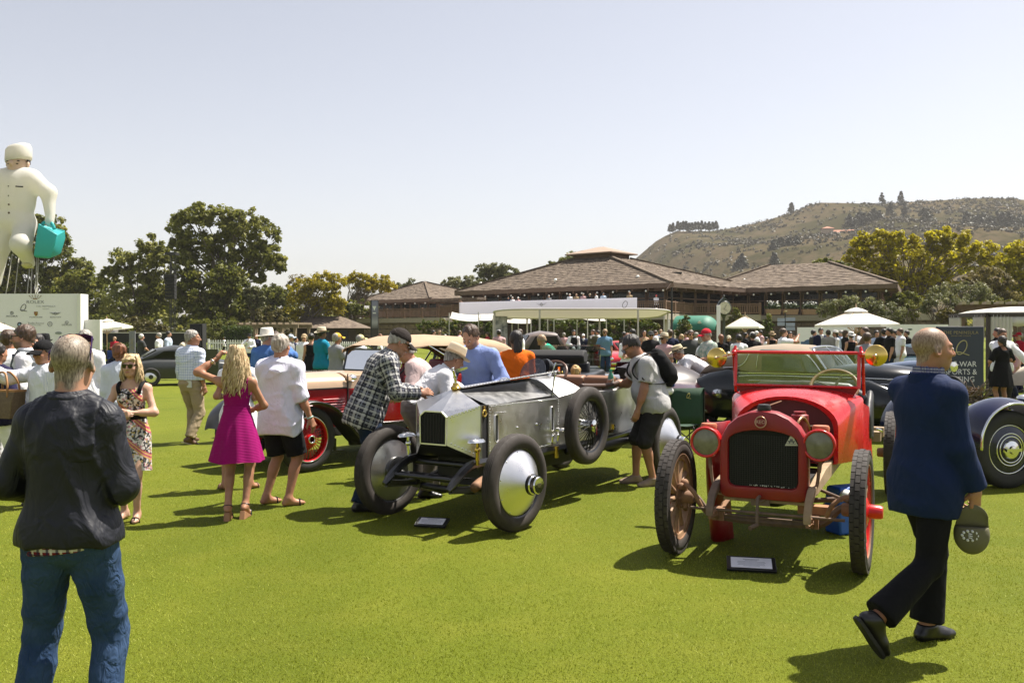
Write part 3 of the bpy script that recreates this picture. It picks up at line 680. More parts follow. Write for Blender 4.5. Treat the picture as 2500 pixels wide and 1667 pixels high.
# globe lamps on the roofs, bulbs along the eaves
for u,v,Y in((1557,676,86),(1818,684,96),(2124,673,88),(1356,684,92),(1174,692,104)):
 p=W(u,v,Y-2.0);g=MB().ball(p,.17).cyl(p-Vector((0,0,1.0)),p,.03,n=6).build('globe_lamp',M_BULB,cl)
bb=MB()
for a,b,n in((Vector((*A,ZE-.65)),Vector((*B,ZE-.65)),15),(Vector((*A2,ZE-.6)),Vector((*B2,ZE-.6)),8),(Vector((*A3,ZE-.65)),Vector((*B3,ZE-.65)),11)):
 for k in range(n):bb.ball(a.lerp(b,(k+.5)/n),.1,8,6)
bb.build('festoon_bulbs',M_BULB,cl)['kind']='stuff'
# planters with white flowers before the right-hand windows
M_POT=mat('clay_planter',(0.30,0.18,0.12),.8);M_PETAL=mat('white_petals',(0.75,0.74,0.70),.6);M_LEAFD=mat('dark_leaf',(0.03,0.05,0.015),.6)
for u,wd in((1888,'left'),(1930,'middle'),(1976,'right')):
 p=W(u,770,84.5);p.z=ZD
 t=thing('flower_planter',wd+' one of three clay planters of white flowers on the clubhouse terrace','planter',p,0,'planters on the clubhouse terrace')
 MB().loft([[(sx*.6,sy*.25,0)for sx,sy in((-1,-1),(1,-1),(1,1),(-1,1))],[(sx*.7,sy*.3,.5)for sx,sy in((-1,-1),(1,-1),(1,1),(-1,1))]]).build('pot',M_POT,t)
 leaf_mesh('leaves',[(x,0,.75)for x in(-.4,0,.4)],[.4]*3,40,.12,leaf_mat('planter_leaves',(.02,.04,.01),(.06,.09,.02)),t)
 leaf_mesh('flowers',[(x,-.1,1.0+.15*rng.random())for x in(-.4,-.1,.35)],[.28]*3,16,.07,M_PETAL,t)
# ================================================================== STANDS, FENCES, UMBRELLAS, SIGNS
M_WHITE=mat('white_paint',(0.78,0.77,0.74),0.5,var=.04)
M_CANVAS=mat('white_canvas',(0.80,0.78,0.73),0.85,var=.04,vscale=2,bump=.15,bscale=30,bdist=.01)
M_SAIL=mat('white_shade_sail',(0.80,0.77,0.72),0.8,var=.04)
translucent(M_CANVAS,.35);translucent(M_SAIL,.4)
M_STEELP=mat('pale_grey_metal',(0.50,0.47,0.44),0.4,var=.05)
M_BOARD=mat('white_display_board',(0.84,0.82,0.85),0.55,var=.02)
M_POLE=mat('pale_timber_pole',(0.48,0.33,0.20),0.6,var=.1)
M_INK=mat('dark_grey_ink',(0.10,0.10,0.11),0.7);M_INK2=mat('mid_grey_ink',(0.24,0.24,0.26),0.7);M_INK3=mat('light_grey_ink',(0.40,0.40,0.42),0.7)
M_GOLDINK=mat('dull_gold_ink',(0.30,0.24,0.10),0.5);M_WHITEINK=mat('white_ink',(0.75,0.75,0.75),0.6)
M_BLK=mat('black_cloth',(0.010,0.010,0.011),0.8);M_TEAK=mat('weathered_teak',(0.20,0.15,0.10),.85,var=.2)
def plane_m(p,xdir,up=(0,0,1)):
 x=Vector(xdir).normalized();y=Vector(up).normalized();z=x.cross(y)
 M=Matrix((x,y,z)).transposed().to_4x4();M.translation=Vector(p);return M
# ---- sponsor wall, left
Yb=50.0
xr,xl=XU(190,Yb),XU(-260,Yb);zt=ZV(717,Yb)
sw=thing('sponsor_wall','tall white sponsor wall printed with rows of grey logos','backdrop wall',(xr,Yb,0),radians(0))
MB().box(((xl-xr)/2,.15,zt/2),(xr-xl,.3,zt)).build('panel',M_BOARD,sw)
MB().box((.10,.35,zt/2),(.2,.9,zt-.02)).build('end_panel',M_WHITE,sw)
MB().box((.62,.5,ZV(780,Yb)/2),(.9,.3,ZV(780,Yb))).build('low_panel',M_WHITE,sw)
def on_wall(u,v):return Vector((XU(u,Yb)-xr,-.012,ZV(v,Yb)))
def wtext(t,u,v,px,m=M_INK2,sx=1.0,sp=1.0,sh=0.0,name='lettering'):return text_obj(t,px/FPX*Yb*1.35,m,sw,plane_m(on_wall(u,v),(1,0,0)),name,shear=sh,spacing=sp,sx=sx)
wtext('ROLEX',86,737.5,8.0,M_INK2,1.25,1.05)
cr=MB()
for k in range(5):
 a=(k-2)*.32;p=on_wall(86,729);cr.bar(p+Vector((a*.25,0,0)),p+Vector((a*.5,0,.17-abs(a)*.05)),.03,.01);cr.ball(p+Vector((a*.5,0,.19-abs(a)*.05)),.028,6,4)
cr.box(on_wall(86,729.5),(.24,.01,.06));cr.build('crown_logo',mat('bronze_ink',(.30,.20,.12),.6),sw)
q=MB();c0=on_wall(57,751)
q.tube([c0+Vector((cos(t)*.13+.07*sin(t),0,sin(t)*.19))for t in np.linspace(0,6.28,22)],.016,5,False);q.tube(catmull([c0+Vector((-.17,0,-.13)),c0+Vector((-.05,0,-.13)),c0+Vector((.08,0,-.18)),c0+Vector((.2,0,-.2))],4),.016,5);q.build('script_letter',M_INK,sw)
wtext('THE PENINSULA',112,748,3.6,M_INK3,1.2,1.15);wtext('HOTELS',112,754,2.2,M_INK3,1.2,1.3)
wtext('ACURA',29,772,4.2,M_INK,1.5,1.0);wtext('PORSCHE',88,774.5,3.2,M_INK2,1.6,1.1);wtext('BENTLEY',136,774.5,3.2,M_INK2,1.5,1.1)
wtext('Rolls-Royce',88,789,4.6,M_INK3,1.3);wtext('MOTOR CARS',88,794,2.0,M_INK3,1.5);wtext('LEXUS',163,793,4.2,M_INK,1.5);wtext('Audi',6,789,4.0,M_INK3,1.3)
lg=MB();
def lring(u,v,r,w=.014,sx=1):
 c=on_wall(u,v);lg.tube([c+Vector((cos(t)*r*sx,0,sin(t)*r))for t in np.linspace(0,6.2832,22)],w,5,False);return c
c=lring(29,764,.085);lg.bar(c+Vector((-.05,0,-.06)),c+Vector((0,0,.07)),.02,.01);lg.bar(c+Vector((.05,0,-.06)),c+Vector((0,0,.07)),.02,.01)
c=lring(122,791,.125)
for a in(90,210,330):lg.bar(c,c+Vector((cos(radians(a))*.12,0,sin(radians(a))*.12)),.016,.01)
c=lring(163,787,.07,.012,1.3);lg.bar(c+Vector((-.03,0,.04)),c+Vector((-.03,0,-.03)),.014,.01);lg.bar(c+Vector((-.03,0,-.03)),c+Vector((.06,0,-.03)),.014,.01)
lg.build('round_logos',M_INK2,sw)
# winged badge
def winged(name,parent,c,s,m,xdir=Vector((1,0,0)),letter='B'):
 w=MB();z=Vector((0,0,1))
 for sg in(-1,1):
  for k in range(5):
   a=c+xdir*sg*.10*s+z*(.05-.03*k)*s;b=c+xdir*sg*(.52-.075*k)*s+z*(.11-.045*k)*s
   w.bar(a,b,.026*s,.008)
 w.tube([c+xdir*cos(t)*.11*s+z*sin(t)*.10*s for t in np.linspace(0,6.2832,18)],.02*s,5,False)
 o=w.build(name,m,parent);text_obj(letter,.17*s,M_INK,o,plane_m(c+xdir.cross(z)*.012,xdir),'letter');return o
winged('winged_badge',sw,on_wall(135,765.5),.62,M_INK2)
sh=MB();c=on_wall(88,766);sh.prism([c+Vector(p)for p in((-.1,0,.12),(.1,0,.12),(.1,0,0),(.05,0,-.1),(0,0,-.13),(-.05,0,-.1),(-.1,0,0))],(0,-.012,0));so=sh.build('shield_logo',mat('gold_shield_ink',(.34,.22,.05),.6),sw)
MB().box(c+Vector((-.05,-.015,.05)),(.07,.008,.08)).box(c+Vector((.05,-.015,-.04)),(.07,.008,.08)).build('shield_field',mat('red_ink',(.25,.03,.03),.6),so)
c=on_wall(48,792);MB().lathe([(.0,0),(.13,0),(.13,.012),(0,.012)],c,(0,-1,0),20).build('roundel_logo',mat('black_ink',(.02,.02,.025),.5),sw)
MB().lathe([(0,.014),(.075,.014),(.075,.018),(0,.018)],c,(0,-1,0),4).build('roundel_field',mat('blue_ink',(.25,.40,.60),.5),sw)
c=on_wall(143,813);v=MB().lathe([(0,0),(.17,0),(.17,.012),(0,.012)],(0,0,0),(0,-1,0),20);v.v=[Vector((p.x*1.1,p.y,p.z*.45))+c for p in v.v];v.build('oval_logo',mat('grey_green_ink',(.25,.28,.27),.5),sw)
# ---- umbrellas
def umbrella(label,u,vtop,vrim,w_px,Y,sides=8,tilt=(0,0),vent=True,rot=0.2):
 R=w_px/FPX*Y/2;h=(vrim-vtop)/FPX*Y;zr=ZV(vrim,Y)
 t=thing('market_umbrella',label,'umbrella',(XU(u,Y),Y,0),0,'white umbrellas on the lawn')
 T=Matrix.Rotation(tilt[0],4,'X')@Matrix.Rotation(tilt[1],4,'Y');o=Vector((0,0,zr+h*.45))
 def P(a,r,z):return o+T@(Vector((cos(a)*r,sin(a)*r,z))-Vector((0,0,h*.45)))
 rings=[]
 N=sides*4
 for q in(0.08,.35,.65,.9,1.0):
  rg=[]
  for k in range(N):
   a=rot+2*pi*k/N;f=(k%4)/4;corner=cos(pi/sides)/cos((f-.5)*2*pi/sides)if True else 1
   sag=1-.06*q*sin(pi*f)
   rg.append(P(a,R*q*corner/cos(0)*sag**.5,h*(1-q**1.12)*.88))
  rings.append(rg)
 mb=MB().loft(rings,True,False);mb.loft([rings[-1],[p-T@Vector((0,0,.10))for p in rings[-1]]],True,False);c=mb.build('canopy',M_CANVAS,t,25)
 if vent:
  rg2=[[P(rot+2*pi*k/N,R*q,h*z)for k in range(N)]for q,z in((.02,1.04),(.16,.93),(.27,.80),(.27,.74))]
  MB().loft(rg2,True,False).build('vent_cap',M_CANVAS,c,25)
 top=P(0,0,h*1.04)
 MB().tube([Vector((top.x-(T@Vector((0,0,1))).x*3*0,top.y,0))*0+Vector((0,0,0)),top],.03,8).cyl(top,top+Vector((0,0,.16)),.035,.01).build('pole',M_POLE,t)
 rb=MB()
 for k in range(sides):
  a=rot+2*pi*k/sides;rb.bar(P(a,.05,h*.9),P(a,R*.98,0.0),.025,.03);rb.bar(P(a,R*.5,h*.40),Vector((0,0,zr-.35)),.02)
 rb.build('ribs',M_POLE,t)
 MB().lathe([(0,0),(.3,0),(.3,.06),(.06,.1),(.05,.3)],(0,0,0),n=16).build('base',M_METALD,t)
umbrella('white umbrella beside the sponsor wall, tilted, over the blue folding chairs',262,779,802,116,52,tilt=(0.02,-0.10))
umbrella('white umbrella cut off by the left edge before the sponsor wall',-25,776,804,150,40,tilt=(0,.08))
umbrella('smaller square white umbrella right of the street clock',1819,768,798,112,59,4,vent=False,rot=.35)
umbrella('largest white umbrella in front of the clipped olive tree',2090,752,792,200,34,tilt=(0,-.015))
# ---- picket fences
def picket(label,pts,h,gap=.19):
 a0=Vector((*pts[0],0));t=thing('picket_fence',label,'fence',a0);po,pk=MB(),MB()
 for p,q in zip(pts,pts[1:]):
  a,b=Vector((*p,0))-a0,Vector((*q,0))-a0;d=(b-a).normalized();L=(b-a).length;n=int(L/gap)
  for k in range(n+1):
   c=a+d*L*k/n;x=d*.055
   pk.prism([c-x+Vector((0,0,.06)),c+x+Vector((0,0,.06)),c+x+Vector((0,0,h-.08)),c+Vector((0,0,h)),c-x+Vector((0,0,h-.08))],Vector((-d.y,d.x,0))*.03)
  m=max(1,int(L/2.4))
  for k in range(m+1):c=a+d*L*k/m;po.box((c.x,c.y+.08,h/2+.03),(.13,.13,h+.06))
  for z in(.25,h-.28):po.bar(a+Vector((0,.05,z)),b+Vector((0,.05,z)),.05,.09,up=(0,0,1))
 po.build('rails',M_WHITE,t);pk.build('pickets',M_WHITE,t)['kind']='stuff'
picket('white picket fence behind the man in the blue checked shirt',[(XU(508,75),75),(XU(606,75),75.5),(XU(640,82),82)],1.15)
picket('white picket fence under the stone wall of the lower pavilion',[(XU(690,82),82),(XU(860,80),80),(XU(1015,78),78)],.95)
picket('white picket fence seen inside the curtained tent',[(XU(2462,31),31),(XU(2530,31),31.5)],1.25)
# ---- far left: dark low wall, hedges, folding seats
t=thing('low_screen','long low black screen with a pale rail on the left','screen',(XU(190,66),66,0))
MB().box((4.0,0,.85),(9.4,.08,1.7)).build('panel',M_BLK,t);MB().box((4.0,-.02,1.73),(9.4,.12,.07)).build('top_rail',M_STEELP,t)
hedge_defs=[('clipped green hedge behind the blue folding chairs',190,345,60,1.0),('yellow green clipped hedge behind the picket fence',545,612,84,2.4),('clipped hedge behind the group at the old grey car',360,480,70,1.5)]
for lab,u0,u1,Y,h in hedge_defs:
 t=thing('hedge',lab,'hedge',(XU(u0,Y),Y,0));L=XU(u1,Y)-XU(u0,Y)
 C=[(L*rng.random(),.7*rng.random(),h*(.1+.85*rng.random()**.5))for _ in range(int(L*h*18))]
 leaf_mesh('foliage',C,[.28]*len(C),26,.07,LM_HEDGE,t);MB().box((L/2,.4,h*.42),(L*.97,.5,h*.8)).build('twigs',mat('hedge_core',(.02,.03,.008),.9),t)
for k,u in enumerate((229,253,277)):
 t=thing('grey_chair',('left','middle','right')[k]+' grey chair back of the three above the black screen','chair',(XU(u,68),68,0),0,'seats above the black screen')
 MB().box((0,0,2.1),(.72,.08,.62)).build('backrest',M_STEELP,t,bevel=.03);MB().box((0,-.3,1.75),(.7,.6,.08)).build('seat',M_STEELP,t);MB().box((-.3,0,.9),(.06,.06,1.8)).box((.3,0,.9),(.06,.06,1.8)).build('legs',M_METALD,t)
t=thing('banner_stand','upright grey banner stand with gold lettering by the blue chairs','sign',(XU(323,48),48,0),radians(-6))
MB().box((0,0,(ZV(808,48))/2),(.33,.05,ZV(808,48))).build('panel',mat('slate_banner',(.20,.20,.23),.6),t)
text_obj('QUAIL',.22,M_GOLDINK,t,Matrix.Translation((0,-.03,1.05))@Matrix.Rotation(radians(90),4,'Y')@Matrix.Rotation(radians(90),4,'Z')@Matrix.Rotation(0,4,'X')if False else plane_m((0,-.03,1.15),(0,0,1),(-1,0,0)),'lettering')
# ---- speaker tower
t=thing('speaker_tower','black line array of loudspeakers hanging from a lattice mast','loudspeaker',(XU(420,84),84,0))
z0,z1=ZV(731,84),ZV(671,84)
for k in range(7):
 z=z0+(z1-z0)*(k+.5)/7;MB().box((0,-.3,z),(.9,.6,(z1-z0)/7-.03),(radians(3-k),0,0)).build('cabinet',M_BLK,t,bevel=.02)
ms=MB();zt_=ZV(620,84)
for sx,sy in((-.2,0),(.2,0),(-.2,.4),(.2,.4)):ms.cyl((sx,sy,0),(sx,sy,zt_),.03,n=5)
for k in range(int(zt_/.8)):
 z=k*.8;ms.bar((-.2,0,z),(.2,0,z+.8),.025);ms.bar((.2,.4,z),(-.2,.4,z+.8),.025);ms.bar((-.2,0,z),(-.2,.4,z+.8),.025)
ms.box((0,0,zt_),(1.0,1.0,.25)).bar((0,-.3,zt_),(0,-.3,z1),.05)
ms.build('mast',M_METALD,t)
t=thing('dark_booth','tall plain black booth beside the picket fence','booth',(XU(484,68),68,0));MB().box((0,0,1.2),(.95,.9,2.4)).build('box',M_BLK,t,bevel=.02);MB().box((0,-.66,1.2),(.8,.04,2.0)).build('door',M_BLK,t)
# ---- pergolas
def pergola(label,a,b,h,n,m,slat=None,depth=2.5):
 a,b=Vector((*a,0)),Vector((*b,0));t=thing('pergola',label,'pergola',a);d=(b-a);L=d.length;d.normalize();nn=Vector((-d.y,d.x,0))
 for k in range(n+1):
  for s in(0,depth):
   MB().box(d*L*k/n+nn*s+Vector((0,0,h/2)),(.22,.22,h),(0,0,math.atan2(d.y,d.x))).build('post',m,t)
 for s in(0,depth):MB().bar(nn*s+Vector((0,0,h))-d*.4,nn*s+d*(L+.4)+Vector((0,0,h)),.14,.32,up=(0,0,1)).build('beam',m,t)
 k=0
 while k*.75<L+.3:
  MB().bar(d*(k*.75)-nn*.6+Vector((0,0,h+.27)),d*(k*.75)+nn*(depth+.6)+Vector((0,0,h+.27)),.28,.2,up=(0,0,1)).build('slat',slat or m,t);k+=1
pergola('weathered timber pergola in front of the left trees',(XU(590,90),90),(XU(720,88),88),2.35,4,M_TEAK)
pergola('brown pergola with pale rafter ends behind the curtained tent',(XU(2352,62),62),(XU(2560,60),60),3.5,3,M_WOOD,mat('pale_rafter',(.42,.34,.25),.8))
t=thing('garden_shed','small dark building with shingled hip roof left of the stone wall','building',(XU(795,97),97,0))
MB().box((0,2.5,1.1),(6.6,5,2.2)).build('wall',M_DKWOOD,t);MB().loft([[(-4.2,-1.2,2.2),(4.2,-1.2,2.2),(4.2,6,2.2),(-4.2,6,2.2)],[(-1.2,2.2,3.5),(1.2,2.2,3.5),(1.2,2.6,3.5),(-1.2,2.6,3.5)]]).build('roof',M_SHAKE,t)
for x in(-2,0,2):MB().box((x,-.03,1.1),(.9,.06,1.6)).build('window',M_GLASSD,t)
# ---- pylon, poles, clock
t=thing('banner_pylon','slim black pylon carrying a pale printed banner before the lower pavilion','sign',(XU(914,60),60,0))
zt2=ZV(732,60);MB().box((0,.1,zt2/2),(.52,.22,zt2)).build('post',M_METALD,t)
m_,nt_,b_=new_mat('banner_print_fade');tc=nt_.nodes.new('ShaderNodeTexCoord');sx_=nt_.nodes.new('ShaderNodeSeparateXYZ');nt_.links.new(tc.outputs['Object'],sx_.inputs[0])
rp=nt_.nodes.new('ShaderNodeValToRGB');e=rp.color_ramp.elements;e[0].position=0;e[0].color=(.02,.017,.016,1);e[1].position=1;e[1].color=(.19,.19,.30,1)
for p_,c_ in((.38,(.03,.026,.024,1)),(.52,(.34,.33,.36,1)),(.66,(.15,.15,.2,1)),(.80,(.22,.22,.32,1))):x_=e.new(p_);x_.color=c_
mr_=nt_.nodes.new('ShaderNodeMapRange');mr_.inputs[1].default_value=.8;mr_.inputs[2].default_value=zt2;nt_.links.new(sx_.outputs[2],mr_.inputs[0]);nt_.links.new(mr_.outputs[0],rp.inputs[0]);nt_.links.new(rp.outputs[0],b_.inputs['Base Color'])
MB().box((.03,-.02,zt2/2+.1),(.40,.02,zt2-.3)).build('banner',m_,t)
zc=ZV(754,60);MB().prism([(-.13,-.04,zc+.18),(.13,-.04,zc+.18),(0,-.04,zc-.12)],(0,-.01,0)).prism([(-.1,-.04,zc-.25),(.1,-.04,zc-.25),(.1,-.04,zc-.31),(-.1,-.04,zc-.31)],(0,-.01,0)).build('emblem',M_WHITEINK,t)
t=thing('lamp_post','tall thin black pole rising in front of the main roof corner','lamp post',(XU(1640,46),46,0));zp=ZV(697,46)
MB().tube([(0,0,0),(0,0,.5),(0,0,.55),(0,0,zp)],[.12,.12,.055,.045],10).build('pole',M_METALD,t);MB().loft([[(-.28,-.1,zp-.2),(.1,-.1,zp-.05),(.1,.1,zp-.05),(-.28,.1,zp-.2)],[(-.05,-.08,zp+.12),(.08,-.08,zp+.12),(.08,.08,zp+.12),(-.05,.08,zp+.12)]]).build('loudspeaker',mat('brown_horn',(.2,.13,.1),.6),t)
t=thing('street_clock','green iron street clock with round white face on a post','clock',(XU(1767,50),50,0),radians(8));zk=ZV(752,50);M_IRON=mat('dark_green_iron',(.020,.030,.024),.4,spec=.6)
MB().lathe([(.16,0),(.16,.3),(.09,.4),(.07,zk-.6),(.12,zk-.45),(.18,zk-.38)],n=14).build('post',M_IRON,t)
cb=MB().lathe([(0,-.14),(.37,-.14),(.41,-.10),(.41,.10),(.37,.14),(0,.14)],(0,0,zk),(0,-1,0),28).prism([(-.3,-.1,zk+.33),(0,-.1,zk+.62),(.3,-.1,zk+.33)],(0,.2,0)).ball((0,0,zk+.66),.06);cb=cb.build('case',M_IRON,t)
MB().lathe([(0,0),(.34,0),(.34,.012),(0,.012)],(0,-.142,zk),(0,-1,0),28).build('dial',mat('cream_dial',(.62,.57,.44),.5),t)
hd=MB();
for k in range(12):a=pi*k/6;hd.bar((cos(a)*.27,-.158,zk+sin(a)*.27),(cos(a)*.31,-.158,zk+sin(a)*.31),.025,.006)
hd.bar((-.06,-.162,zk-.1),(.1,-.162,zk+.18),.035,.006).bar((-.08,-.166,zk-.03),(.24,-.166,zk-.14)if False else(.16,-.166,zk-.16),.025,.006).build('hands',M_METALD,t)
t=thing('banner_post','flat white banner post standing just left of the street clock','sign',(XU(1754,49),49,0));MB().box((0,0,ZV(745,49)/2),(.2,.06,ZV(745,49))).build('panel',M_BOARD,t,bevel=.01)
for u in(1636,):
 t=thing('banner_post','plain white post beside the tall black pole','sign',(XU(1632,60),60,0));MB().box((0,0,1.3),(.2,.06,2.6)).build('panel',M_BOARD,t)
# ---- green awning
M_AWN=mat('green_awning_canvas',(.010,.14,.085),.6,var=.1)
t=thing('barrel_awning','green barrel shaped entrance awning with a pale crest','awning',(XU(1655,74),74,0),radians(-28))
rg=[[(x,sin(a)*-1.5,1.95+max(0,cos(a))*(ZV(771,74)-1.95))for a in np.linspace(-pi/2,pi/2,13)]for x in(0,1.2,2.4)]+[[(2.4+.9*q,sin(a)*-1.5*(1-.5*q*q),1.95+max(0,cos(a))*(ZV(771,74)-1.95)*(1-.55*q*q))for a in np.linspace(-pi/2,pi/2,13)]for q in(.3,.6,.85,1)]
MB().sheet(rg,.03).build('canopy',M_AWN,t,60)
MB().ball((2.2,-1.32,2.5),(.16,.04,.2),rot=(.5,0,0)).build('crest',M_WHITEINK,t)
fr_=MB()
for x in(.1,2.9):
 for y in(-1.4,1.4):fr_.cyl((x,y,0),(x,y,1.97),.04,n=6)
fr_.build('frame',M_METALD,t)
# ---- big white banner hung on the deck rail
a,b=Vector((-5.0,85.15,0)),Vector((10.15,73.4,0));d=(b-a).normalized()
t=thing('deck_banner','long white banner with winged badge hung along the deck rail','banner',a)
ztb=4.58;MB().prism([Vector((0,0,ztb)),(b-a)+Vector((0,0,ztb)),(b-a)+Vector((0,0,3.3)),Vector((0,0,3.3))],Vector((-d.y,d.x,0))*.06).build('cloth',mat('cool_white_vinyl',(.80,.79,.86),.5,var=.02),t);translucent(MATS['cool_white_vinyl'],.55,(.80,.78,.86))
def onb(u):
 k=(u-U0)/FPX;s=(k*a.y-a.x)/(d.x-k*d.y);return d*s
nb=d.cross(Vector((0,0,1)))
winged('winged_badge',t,onb(1322)+nb*.02+Vector((0,0,4.2)),1.15,M_INK2,d)
c=onb(1526)+nb*.02+Vector((0,0,4.05));MB().tube([c+d*(cos(t_)*.22+.08*sin(t_))+Vector((0,0,sin(t_)*.27))for t_ in np.linspace(0,6.28,22)],.022,5,False).build('script_letter',M_INK,t)
# ---- white canopy on slim posts
t=thing('white_canopy','broad flat white canopy with rounded ends on slim posts','canopy',(XU(1415,56),56,0));zc=3.12
def rr(z,s):
 W2,D2,r=5.3*s,3.8*s,2.2
 return[(sx*(W2-r)+cos(a)*r,sy*(D2-r)+sin(a)*r,z-.055*(sy*(D2-r)+sin(a)*r+3.8))for sx,sy,a0 in((1,1,0),(-1,1,pi/2),(-1,-1,pi),(1,-1,3*pi/2))for a in np.linspace(a0,a0+pi/2,7)]
MB().loft([rr(zc,1),rr(zc+.05,1),rr(zc+.08,.8)],True,True).build('roof_cloth',M_SAIL,t,60)
MB().tube(rr(zc,1.0)+[rr(zc,1.0)[0]],.055,8,False).build('rim',M_STEELP,t)
for x,y in((-5.25,-1.8),(-2.6,-3.8),(3.1,-3.8),(5.2,-1.6),(1.6,3.8),(-3.2,3.8)):MB().cyl((x,y,0),(x,y,zc-.055*(y+3.8)),.055,n=8).build('post',M_STEELP,t)
for k,(u,v,w,Y)in enumerate(((1135,777,70,73),(1210,775,80,72),(1250,782,90,70),(1390,772,80,68),(1440,776,70,71),(1565,768,95,69),(1300,770,70,74))):
 ww=w/FPX*Y;z=ZV(v,Y)
 t=thing('shade_sail',('white shade sail at the left end over the terrace','white shade sail second from the left over the terrace','drooping white sail right of the printed panel','white sail behind the canopy middle','white sail behind the canopy right of middle','white sail hanging at the right end of the canopy','white sail above the printed panel')[k],'shade sail',(XU(u,Y),Y,0),0,'shade sails over the terrace')
 gr=[[(ww*(i/8-.5),-1.6+3.2*j/5,z+.10*((i/8-.5)*2)**2+.55*(j/5)-.10*sin(pi*j/5)+(.25*(i/8-.5)if k%2 else-.25*(i/8-.5))-.22)for i in range(9)]for j in range(6)]
 MB().sheet(gr,.02).build('cloth',M_SAIL,t,180);[MB().cyl((q*ww/2,-1.6,0),(q*ww/2,-1.6,z+.4),.04,n=6).build('pole',M_STEELP,t)for q in(-1,1)]
t=thing('printed_panel','tall panel printed in cloudy grey and white beside the canopy','sign',(XU(1224,58),58,0));MB().box((0,0,ZV(768,58)/2),(.78,.06,ZV(768,58))).build('panel',mat('cloudy_print',(.08,.10,.12),.5,col2=(.62,.62,.63),vscale=3.5),t)
# ---- vine covered arbours
for lab,blobs,Y in(('leafy vine arbour left of the printed panel',[(1040,796,22,14),(1075,793,26,14),(1115,795,28,15),(1155,797,26,14),(1190,795,20,14)],76),('leafy vine arbour with orange flowers under the canopy',[(1315,795,22,18),(1350,797,24,16),(1395,795,26,18),(1435,798,24,16),(1475,790,22,20)],74),('orange flowered vine at the canopy right end',[(1510,792,22,18),(1545,795,26,18),(1580,798,24,18),(1600,805,12,16)],72)):
 tr=tree('vine_arbour',lab,Y,[(u,v,ru,rv)for u,v,ru,rv in blobs]+[(u+6,v+26,ru*.8,rv)for u,v,ru,rv in blobs[::2]],LM_VINE,.17,44,cat='vine',trunk_r=.08,stems=3,depth=.6,clump=.8,solid=.6)
# ---- white display boards at right, direction sign
for lab,u0,u1,vt,Y in(('low white display board with a blue picture behind the crowd',1948,2092,799,46),('white display board printed with a dark green car',2166,2335,792,44)):
 t=thing('display_board',lab,'board',(XU(u0,Y),Y,0));L=XU(u1,Y)-XU(u0,Y);h=ZV(vt,Y)
 MB().box((L/2,.06,h/2),(L,.12,h)).build('panel',M_BOARD,t)
 if 'blue' in lab:
  for x,w,z in((.45,.6,1.15),(.95,.4,1.3),(2.0,.4,1.35)):MB().box((x,-.004,z),(w,.008,.30)).ball((x+.1,-.004,z+.10),(w*.4,.006,.16)).build('print',mat('blue_print',(.06,.12,.24),.5),t)
 else:MB().ball((L*.58,-.004,1.5),(.7,.008,.13)).ball((L*.58,-.004,1.6),(.35,.008,.12)).build('car_print',mat('dark_green_print',(.06,.09,.08),.5),t);MB().ball((L*.33,-.004,1.92),(.12,.008,.04)).build('badge_print',MATS['dark_green_print'],t)
t=thing('direction_sign','black post with four blue grey direction boards and bird finial','sign',(XU(1917,62),62,0))
MB().cyl((0,0,0),(0,0,3.1),.05,n=8).build('post',M_METALD,t);M_SGN=mat('blue_grey_board',(.30,.33,.46),.5)
for x,z,w in((-.30,2.62,.5),(-.30,2.34,.5),(.34,2.66,.66),(.34,2.30,.62),(.34,2.02,.62)):MB().box((x,-.06,z),(w,.04,.24)).build('board',M_SGN,t)
MB().ball((.05,0,3.2),(.1,.03,.05)).cyl((.1,0,3.2),(.16,0,3.3),.02).cyl((-.03,0,3.2),(-.16,0,3.16),.03,.01).build('bird_finial',M_GOLDINK,t)
# ---- show sign at right
Ys=23.3;t=thing('class_sign','dark blue standing sign lettered PRE-WAR SPORTS & RACING behind the walking man','sign',(XU(2343,Ys),Ys,0),radians(4));M_NAVY=mat('navy_sign_board',(.022,.030,.055),.45,var=.06)
zs=ZV(797,Ys);MB().box((0,0,zs/2),(1.24,.09,zs)).build('panel',M_NAVY,t,bevel=.008)
def st(txt,z,size,m,x=0,sx=1.0,al='CENTER',sp=1.0):return text_obj(txt,size,m,t,plane_m((x,-.05,z),(1,0,0)),'lettering',sx=sx,align=al,spacing=sp)
st('THE PENINSULA',ZV(812,Ys),.115,M_GOLDINK,0,1.05,sp=1.1);st('SIGNATURE EVENTS',ZV(820,Ys),.05,M_GOLDINK,0,1.1,sp=1.1)
st('PRE-WAR',ZV(889,Ys),.20,M_WHITEINK,.0,1.0);st('SPORTS &',ZV(908,Ys),.20,M_WHITEINK,.0,1.0);st('RACING',ZV(926,Ys),.20,M_WHITEINK,.0,1.0)
qm=MB();c=Vector((.02,-.055,ZV(848,Ys)));qm.tube([c+Vector((cos(t_)*.13+.06*sin(t_),0,sin(t_)*.18))for t_ in np.linspace(0,6.28,22)],.014,5,False);qm.tube(catmull([c+Vector((-.18,0,-.12)),c+Vector((-.05,0,-.12)),c+Vector((.1,0,-.17)),c+Vector((.2,0,-.2))],4),.014,5);qm.build('script_letter',mat('gold_paint',(.45,.40,.18),.35),t)
shrub('planting','low reddish planting at the foot of the navy sign',22.8,[(2375,972,22,12),(2350,975,16,10)],leaf_mat('reddish_leaves',(.06,.03,.01),(.14,.07,.02),(.12,.13,.03)),.05,40)
